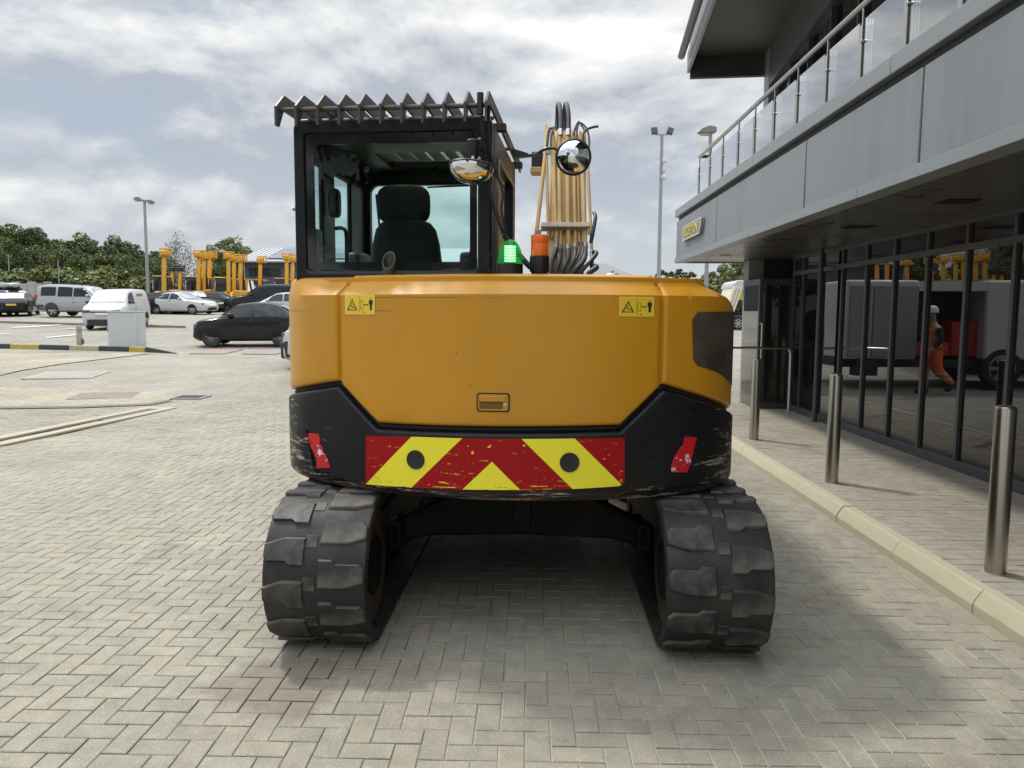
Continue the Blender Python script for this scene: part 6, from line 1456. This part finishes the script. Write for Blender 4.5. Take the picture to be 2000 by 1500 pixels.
# ================================================================== TREES
def leaf_mat(name, c):
    m = bpy.data.materials.new(name); m.use_nodes = True; nt = m.node_tree; L = nt.links.new; b = nt.nodes['Principled BSDF']; b.inputs['Roughness'].default_value = .65; b.inputs['Specular IOR Level'].default_value = .3
    g = N(nt, 'ShaderNodeNewGeometry'); oi = N(nt, 'ShaderNodeObjectInfo'); r = N(nt, 'ShaderNodeValToRGB'); e = r.color_ramp.elements
    e[0].color = (c[0] * .55, c[1] * .6, c[2] * .6, 1); e[1].color = (c[0] * 1.6, c[1] * 1.45, c[2] * 1.2, 1); L(g.outputs['Random Per Island'], r.inputs[0])
    mr = N(nt, 'ShaderNodeMapRange'); mr.inputs[3].default_value = .72; mr.inputs[4].default_value = 1.3; L(oi.outputs['Random'], mr.inputs[0])
    v = N(nt, 'ShaderNodeVectorMath', operation='SCALE'); L(r.outputs[0], v.inputs[0]); L(mr.outputs[0], v.inputs['Scale']); L(v.outputs[0], b.inputs['Base Color'])
    return m
LG = leaf_mat('foliage_green', (.105, .135, .050)); LD = leaf_mat('foliage_dark', (.072, .098, .040)); LB = leaf_mat('foliage_bush', (.115, .14, .05)); LS = leaf_mat('foliage_birch', (.11, .12, .062))
BARK = M('bark', (.07, .06, .048), .9, var=.3, vscale=4); BIRCH = M('birch_bark', (.36, .35, .32), .8, var=.35, vscale=5)
def crown_mesh(name, mat, seed, rx, rz, zc, nclump, nleaf, size, droop=0.0, hollow=.35):
    r = random.Random(seed); mb = MB(); V = mb.v; Fc = mb.f
    cl = []
    for i in range(nclump):
        while True:
            x, y, z = r.uniform(-1, 1), r.uniform(-1, 1), r.uniform(-1, 1); d = math.sqrt(x * x + y * y + z * z)
            if hollow < d < 1: break
        k = 1 - .25 * max(0, z) ** 2; cl.append((x * rx * k, y * rx * k, zc + z * rz, r.uniform(.16, .34) * rx))
    for cx, cy, cz, cr_ in cl:
        for i in range(nleaf):
            a, b = r.uniform(0, 2 * math.pi), math.acos(r.uniform(-1, 1)); q = cr_ * r.uniform(.55, 1.05)
            x = cx + q * math.sin(b) * math.cos(a); y = cy + q * math.sin(b) * math.sin(a); z = cz + q * math.cos(b) * (.8 + droop) - droop * r.random() * cr_ * 2
            s = size * r.uniform(.6, 1.3); n = Vector((r.gauss(0, 1), r.gauss(0, 1), r.gauss(.35, .8))).normalized(); t = n.orthogonal().normalized(); t = Matrix.Rotation(r.uniform(0, 6.28), 3, n) @ t; u = n.cross(t); o = len(V); c = Vector((x, y, z))
            V += [tuple(c - t * s), tuple(c + u * s * .55), tuple(c + t * s), tuple(c - u * s * .55)]; Fc.append((o, o + 1, o + 2, o + 3)); mb.m.append(0)
    return mb.mesh(name, mat, smooth=False), cl
def trunk_mesh(name, mat, cl, zc, rz, r0, seed, nl=9, base=0.0):
    r = random.Random(seed); mb = MB(); top = zc + rz * .55
    mb.tube(catmull([(0, 0, -1.0), (r.uniform(-.1, .1), r.uniform(-.1, .1), top * .35), (r.uniform(-.3, .3), r.uniform(-.3, .3), top * .7), (r.uniform(-.3, .3), r.uniform(-.3, .3), top)], 3), [r0 * k for k in (1.25, 1.1, 1, .92, .85, .75, .6, .5, .4, .25)], 7)
    for c in r.sample(cl, min(nl, len(cl))):
        z0 = max(.15, min(c[2] * .75, top * .85)); mb.tube(catmull([(0, 0, z0 * .75), (c[0] * .45, c[1] * .45, z0 * .9 + .1 * c[2]), (c[0], c[1], c[2])], 3), [r0 * k for k in (.42, .36, .3, .24, .18, .14, .08)], 5)
    return mb.mesh(name, mat)
def build_trees():
    def kind(mat, bark, seed, rx, rz, zc, nc, nl, sz, r0, **k):
        cm, cl = crown_mesh('crown', mat, seed, rx, rz, zc, nc, nl, sz, **k); return cm, trunk_mesh('trunk', bark, cl, zc, rz, r0, seed, 44 if bark is BIRCH else 9)
    K = {'a': kind(LG, BARK, 1, 4.2, 4.6, 7.2, 52, 150, .21, .28), 'b': kind(LG, BARK, 2, 3.6, 5.2, 7.6, 50, 150, .20, .26), 'd': kind(LD, BARK, 3, 4.4, 4.8, 7.4, 52, 150, .21, .30), 'd2': kind(LD, BARK, 4, 3.8, 5.4, 7.8, 48, 150, .20, .28), 's': kind(LB, BARK, 5, 2.6, 1.9, 1.7, 34, 70, .20, .10), 's2': kind(LB, BARK, 6, 2.2, 1.6, 1.5, 30, 70, .18, .10),
         'w': kind(LS, BIRCH, 8, 3.4, 4.4, 8.4, 70, 44, .13, .15, droop=.9, hollow=.2), 'o': kind(LG, BARK, 9, 3.7, 3.6, 8.8, 44, 110, .19, .26), 'p': kind(LD, BARK, 11, 1.5, 4.2, 4.8, 34, 60, .22, .16)}
    cnt = [0]
    def tree(k, x, y, z, s, label, grp='trees on the slope behind the yard', name='tree', sx=1.0, rz=None):
        r = rnd.uniform(0, 6.28) if rz is None else rz; t = empty(name, (x, y, z), r); t.scale = (s * sx, s * sx, s); link('crown', K[k][0], t); link('trunk', K[k][1], t)
        tag(t, label, 'bush' if name == 'bush' else 'tree', grp); return t
    H0_ = {'a': 11.8, 'b': 12.8, 'd': 12.2, 'd2': 13.2, 's': 3.6, 's2': 3.1, 'w': 13.0, 'o': 12.4, 'p': 9.0}
    def at_px(k, px, top, Y, label, grp='trees on the slope behind the yard', name='tree', base=None, sx=1.0):
        p = on_plane(px, top, 1, Y); g = gz(Y) if base is None else base; s = (p.z - g) / H0_[k]; return tree(k, p.x, Y, g, max(.3, s), label, grp, name, sx)
    # back row of the slope
    back = [(-45, 424, 'a'), (4, 429, 'd'), (38, 436, 'a'), (72, 444, 'd2'), (104, 462, 'a'), (128, 453, 'd'), (158, 455, 'b'), (190, 462, 'd'), (222, 460, 'b'), (250, 470, 'd2'), (268, 474, 'd'), (292, 487, 'd'), (318, 496, 'a')]
    wd = ['at the left edge, tallest of the slope', 'in the left corner of the slope', 'second crown from the left edge', 'rounded dark crown standing above its neighbours', 'pale gap tree right of the dark round crown', 'above the silver estate on the skyline', 'left of the tall lamp post by four crowns', 'on the skyline above the white van bonnet', 'on the skyline above the van roof', 'just left of the lamp post', 'touching the lamp post', 'lower crown right of the lamp post', 'lowest crown beside the leftmost telehandler']
    for (px, t, k), w_ in zip(back, wd): at_px(k, px, t + 3, 104 + rnd.uniform(-5, 6), 'back row tree ' + w_, sx=1.15)
    mid = [(-25, 470, 'a'), (20, 474, 'd2'), (58, 482, 'd'), (92, 478, 'a'), (122, 486, 'b'), (150, 492, 'a'), (178, 488, 'd'), (206, 494, 'a'), (234, 490, 'd'), (262, 500, 'a'), (288, 508, 'd'), (306, 515, 'a')]
    wm_ = ['cut by the left edge', 'above the blue saloon', 'above the roof box', 'above the silver estate rear', 'above the silver estate front', 'between estate and van', 'left above the van', 'above the van windscreen', 'above the van roof', 'above the van cargo area', 'right of the lamp post foot', 'behind the leftmost telehandler']
    for (px, t, k), w_ in zip(mid, wm_): at_px(k, px, t, 88 + rnd.uniform(-4, 4), 'mid slope tree ' + w_, sx=1.2)
    bush = [(5, 531, 's'), (40, 526, 's'), (70, 530, 's2'), (100, 522, 's'), (135, 528, 's2'), (160, 516, 's'), (196, 534, 's'), (222, 540, 's2'), (250, 536, 's'), (276, 540, 's2'), (300, 545, 's'), (322, 540, 's'), (350, 545, 's2'), (372, 540, 's'), (400, 545, 's'), (425, 543, 's2')]
    for i, (px, t, k) in enumerate(bush): at_px(k, px, t, 70 + rnd.uniform(-3, 3), 'light green bush ' + ['at the left edge', 'behind the roof box', 'behind the silver estate tail', 'behind the silver estate roof', 'left of the second thin pole', 'tall and olive behind the estate bonnet', 'left of the white van', 'behind the van windscreen', 'behind the van roof', 'behind the van rear', 'beside the lamp post', 'below the leftmost telehandler', 'under the birch', 'right of the birch', 'behind the middle telehandlers', 'below the broad tree'][i], 'bushes at the foot of the slope', 'bush', sx=1.35)
    at_px('w', 345, 454, 66, 'thin weeping birch with sparse crown behind the telehandlers', name='birch_tree', sx=.95)
    at_px('o', 447, 462, 84, 'broad green tree standing left of the grey shed', sx=.95); at_px('d', 418, 480, 88, 'darker tree left of the broad tree by the shed', sx=.9); at_px('a', 470, 478, 90, 'green tree half behind the grey shed roof')
    # right of the excavator
    for px, t, k, Y, lab in ((1292, 524, 'p', 80, 'small conifer at the foot of the floodlight mast'), (1312, 527, 'p', 82, 'second small conifer right of the mast'), (1331, 522, 'p', 80, 'third small conifer below the canopy corner'), (1348, 528, 'p', 84, 'fourth small conifer below the canopy'), (1405, 524, 'd', 62, 'dark tree below the canopy, left one'), (1432, 512, 'a', 58, 'green tree below the canopy, middle one'), (1458, 500, 'a', 55, 'tallest green tree below the canopy beside the pillar'), (1490, 502, 'd', 56, 'dark tree hidden behind the entrance pillar')):
        at_px(k, px, t, Y, lab, 'trees beyond the canopy', sx=1.2)
    for px, t, lab in ((1395, 540, 'left bush under the canopy trees'), (1425, 538, 'right bush under the canopy trees'), (1450, 541, 'bush beside the tipper truck body')): at_px('s', px, t, 52, lab, 'bushes beyond the canopy', 'bush', sx=1.5)
    # behind the photographer: trees that the cab window mirrors
    for i, (x, y, k, s) in enumerate(((-16.5, -36, 'd2', 1.18), (-13.0, -38, 'd', 1.2))):
        tree(k, x, y, 0, s, 'tree behind the photographer mirrored in the cab window, ' + ['left of two', 'right of two'][i], 'trees behind the photographer')
build_trees()

# ================================================================== TRUCKS AND PERSON
def build_trucks():
    wht = M('truck_white', (.55, .56, .56), .35, coat=.4, var=.05, vscale=1.5); gr = M('truck_grey', (.26, .28, .29), .45); red = M('equipment_red', (.38, .02, .02), .5); bk = M('truck_black', (.02, .02, .02), .6); cr_ = M('cream_paint', (.62, .58, .46), .5, var=.08, vscale=3)
    Y = 15.7; g = gz(Y + 1)
    t = empty('service_truck', (-.6, Y, g)); tag(t, 'white box bodied service truck beyond the excavator, seen mirrored in the glazing', 'truck')
    x0, x1 = -4.6, 2.55; zb, zt = .60, 2.26; W_ = 2.0
    # body with an open side bay
    bay = (-.35, 1.05)
    MB().box((x0 + 1.7, 0, zb), (bay[0], W_, zt)).build('box_body', wht, t, bevel=.05); MB().box((bay[1], 0, zb), (x1, W_, zt)).build('box_body', wht, t, bevel=.05)
    MB().box((bay[0] - .01, .9, zb), (bay[1] + .01, W_ - .02, zt - .02)).build('bay_back', bk, t, smooth=False); MB().box((bay[0] - .01, .02, zt - .22), (bay[1] + .01, .9, zt - .02)).build('bay_header', wht, t, smooth=False); MB().box((bay[0], .25, zb + .05), (bay[0] + .55, .85, zb + .80)).build('red_generator', red, t, bevel=.03); MB().box((bay[0], .3, zb + .06), (bay[1], .8, zb + .35)).build('red_rack', red, t, bevel=.02)
    MB().box((bay[1] + .03, -.04, zb + .05), (bay[1] + .95, -.004, zt - .12)).build('side_door', gr, t, bevel=.01); MB().box((bay[1] + 1.0, -.03, zb + .05), (x1 - .06, -.004, zt - .12)).build('side_door', gr, t, bevel=.01)
    MB().prism([(0, zb), (x0 + 1.7 - x0, zb), (x0 + 1.7 - x0, 2.1), (1.0, 2.1), (.55, 1.45), (0.05, 1.25)], .05, W_ - .05, 'y', mat=Matrix.Translation((x0, 0, 0))).build('cab', wht, t, bevel=.06)
    MB().prism([(.75, 1.42), (1.1, 1.95), (1.6, 1.95), (1.6, 1.42)], .04, .049, 'y', mat=Matrix.Translation((x0, 0, 0))).build('cab_window', CARG, t, smooth=False)
    MB().box((x0 + .3, .2, .42), (x1, W_ - .2, zb - .004)).build('chassis', bk, t, smooth=False)
    for x in (x0 + .95, -.75): 
        for y, sd in ((.10, -1), (W_ - .10, 1)): wheel(t, x, y, .42, sd, 6, gr, .24)
    MB().box((-1.85, -.015, 1.35), (-1.55, -.003, 1.55)).build('red_marker', red, t, smooth=False); MB().box((x1 - .7, -.02, zb - .35), (x1 - .25, .3, zb - .01)).build('tool_box', bk, t, smooth=False)
    # tipper far right
    p = on_ground(1442, 644); o = empty('tipper_truck', (p.x, p.y, gz(p.y))); k = p.y / F; tag(o, 'cream tipper truck with raised ribbed body beyond the canopy', 'truck'); m = p.y / 1440
    def U(px, py): q = on_plane(px, py, 1, p.y); return (q.x - p.x, q.z - gz(p.y))
    body = [U(1418, 604), U(1433, 614), U(1452, 561), U(1433, 559)]
    dz = 1.8
    MB().prism(body, 0, 1.9, 'y').build('tipping_body', cr_, o, bevel=.03)
    for f in (.18, .5, .80):
        a = Vector(body[0]).lerp(Vector(body[1]), f); b = Vector(body[3]).lerp(Vector(body[2]), f); w_ = .05; n = Vector((w_, 0)); MB().prism([tuple(a - n), tuple(a + n), tuple(b + n), tuple(b - n)], -.06, -.003, 'y').build('body_rib', cr_, o, smooth=False)
    c = U(1447, 563); rr = 16 * m; pts = [(c[0] + rr * math.cos(R(a)) * 1.0, c[1] + rr * math.sin(R(a))) for a in range(0, 181, 15)]
    MB().prism(pts, .1, 2.2, 'y').build('rear_hood', M('hood_silver', (.55, .55, .55), .35, .5), o, bevel=.02)
    a, b = U(1446, 586), U(1500, 566); MB().box((a[0], .3, a[1]), (b[0], 2.0, b[1])).build('machine_panel', M('panel_lime', (.55, .50, .03), .5), o, bevel=.03)
    a, b = U(1440, 602), U(1500, 587); MB().box((a[0], .3, a[1]), (b[0], 2.0, b[1])).build('conveyor_box', bk, o, bevel=.03)
    a, b = U(1410, 632), U(1510, 618); MB().box((a[0], .2, a[1]), (b[0], 1.9, b[1])).build('chassis', bk, o, bevel=.02)
    for px in (1424, 1442, 1490): q = U(px, 632); wheel(o, q[0], .15, 12 * m, -1, 6, M('wheel_grey', (.4, .4, .4), .5), .3)
build_trucks()

def skin_mesh(name, joints, edges, mat, sub=2):
    me = bpy.data.meshes.new(name); me.from_pydata([j[:3] for j in joints], edges, []); o = bpy.data.objects.new(name, me); col.objects.link(o)
    sk = o.modifiers.new('skin', 'SKIN'); sd = me.skin_vertices[0].data
    for v, j in zip(sd, joints): v.radius = (j[3], j[4] if len(j) > 4 else j[3])
    sd[0].use_root = True
    ss = o.modifiers.new('sub', 'SUBSURF'); ss.levels = ss.render_levels = sub
    dg = bpy.context.evaluated_depsgraph_get(); nm = bpy.data.meshes.new_from_object(o.evaluated_get(dg)); bpy.data.objects.remove(o); nm.materials.clear(); nm.materials.append(mat); nm.shade_smooth(); return nm
def build_person():
    # walking towards +X (mirrored in the glass as walking to the left), facing along +x local
    g = gz(15.1); root = empty('person', (.42, 15.1, g), R(180)); root.scale = (.95, .95, .95); root.rotation_euler = (0, 0, R(0)); tag(root, 'person in orange high visibility clothing and white helmet walking past the truck', 'person')
    org = bpy.data.materials.new('hi_vis_orange'); org.use_nodes = True
    nt_ = org.node_tree; L = nt_.links.new; b = nt_.nodes['Principled BSDF']; b.inputs['Roughness'].default_value = .8; tc = N(nt_, 'ShaderNodeTexCoord'); sx = N(nt_, 'ShaderNodeSeparateXYZ'); L(tc.outputs['Object'], sx.inputs[0])
    def band(z0, z1):
        a = N(nt_, 'ShaderNodeMath', operation='COMPARE'); L(sx.outputs[2], a.inputs[0]); a.inputs[1].default_value = (z0 + z1) / 2; a.inputs[2].default_value = (z1 - z0) / 2; return a.outputs[0]
    acc = None
    for z0, z1 in ((1.02, 1.07), (1.18, 1.23), (.30, .35), (.42, .47)):
        k = band(z0, z1)
        if acc is None: acc = k
        else: m = N(nt_, 'ShaderNodeMath', operation='MAXIMUM'); L(acc, m.inputs[0]); L(k, m.inputs[1]); acc = m.outputs[0]
    mx = N(nt_, 'ShaderNodeMix', data_type='RGBA'); L(acc, mx.inputs[0]); mx.inputs[6].default_value = (.78, .14, .025, 1); mx.inputs[7].default_value = (.42, .42, .40, 1); L(mx.outputs[2], b.inputs['Base Color'])
    skin = M('skin', (.42, .25, .18), .6); dk = M('dark_shirt', (.02, .02, .023), .85); boot = M('work_boot', (.05, .04, .03), .7)
    J = [(0, 0, .98, .15, .13), (0, 0, 1.15, .15, .12), (.02, 0, 1.36, .17, .13), (.03, 0, 1.48, .09, .08), (.05, 0, 1.56, .055, .055), (.07, 0, 1.66, .09, .075), (.07, 0, 1.74, .085, .075),
         (0, .10, .92, .10), (.13, .10, .52, .075), (.10, .10, .12, .055), (0, -.10, .92, .10), (-.06, -.10, .52, .075), (-.36, -.10, .24, .055),
         (.02, .22, 1.40, .065), (-.08, .25, 1.14, .05), (.02, .25, .92, .038), (.02, -.22, 1.40, .065), (-.02, -.25, 1.14, .05), (.16, -.25, .98, .038), (.20, .10, .05, .045), (-.33, -.10, .15, .045), (.05, .25, .85, .03), (.21, -.25, .93, .03), (.08, .10, .05, .05), (-.42, -.10, .20, .05)]
    E = [(0, 1), (1, 2), (2, 3), (3, 4), (4, 5), (5, 6), (0, 7), (7, 8), (8, 9), (0, 10), (10, 11), (11, 12), (2, 13), (13, 14), (14, 15), (2, 16), (16, 17), (17, 18), (9, 23), (23, 19), (12, 24), (24, 20), (15, 21), (18, 22)]
    link('body', skin_mesh('body', J, E, skin), root)
    def sub(idx, ed, grow, mat, nm):
        jj = [tuple(list(J[i][:3]) + [r_ + grow for r_ in J[i][3:]]) for i in idx]; link(nm, skin_mesh(nm, jj, [(idx.index(a), idx.index(b)) for a, b in ed], mat), root)
    sub([0, 7, 8, 9, 10, 11, 12], [(0, 7), (7, 8), (8, 9), (0, 10), (10, 11), (11, 12)], .022, org, 'trousers'); sub([1, 0, 2, 3], [(0, 1), (1, 2), (2, 3)], .028, org, 'vest')
    J[2] = (.02, 0, 1.38, .06, .06)
    sub([2, 13, 14, 15, 16, 17, 18], [(2, 13), (13, 14), (14, 15), (2, 16), (16, 17), (17, 18)], .010, dk, 'sleeves')
    for (x, z), y, rt in (((.16, .06), .10, 0), ((-.35, .17), -.10, .75)):
        mb = MB(); superbox(mb, (0, 0, 0), (.15, .055, .06), .6, 16, 8, 0, Matrix.Translation((x, y, z)) @ Matrix.Rotation(rt, 4, 'Y')); mb.build('boot', boot, root)
    mb = MB(); mb.lathe([(.118, 1.73), (.120, 1.76), (.112, 1.81), (.085, 1.855), (.04, 1.88), (.001, 1.885)], 20, 0, Matrix.Translation((.07, 0, 0)), cap=False); mb.prism([(.12, -.10), (.26, -.06), (.28, 0), (.26, .06), (.12, .10)], 1.725, 1.737, 'z'); mb.build('helmet', M('helmet_white', (.75, .76, .78), .35), root)
    mb = MB(); superbox(mb, (.145, 0, 1.66), (.018, .012, .03), .8, 8, 6); mb.build('nose', skin, root)
    for hx, hy, hz in ((.06, .25, .80), (.24, -.25, .89)):
        mb = MB(); superbox(mb, (hx, hy, hz), (.04, .02, .05), .6, 10, 8)
        for i in range(4): mb.tube([(hx - .025 + i * .018, hy, hz - .03), (hx - .02 + i * .018, hy, hz - .075), (hx - .010 + i * .018, hy, hz - .10)], .009, 5)
        mb.tube([(hx + .035, hy, hz + .02), (hx + .055, hy, hz - .015), (hx + .058, hy, hz - .045)], .010, 5); mb.build('hand', skin, root)
build_person()
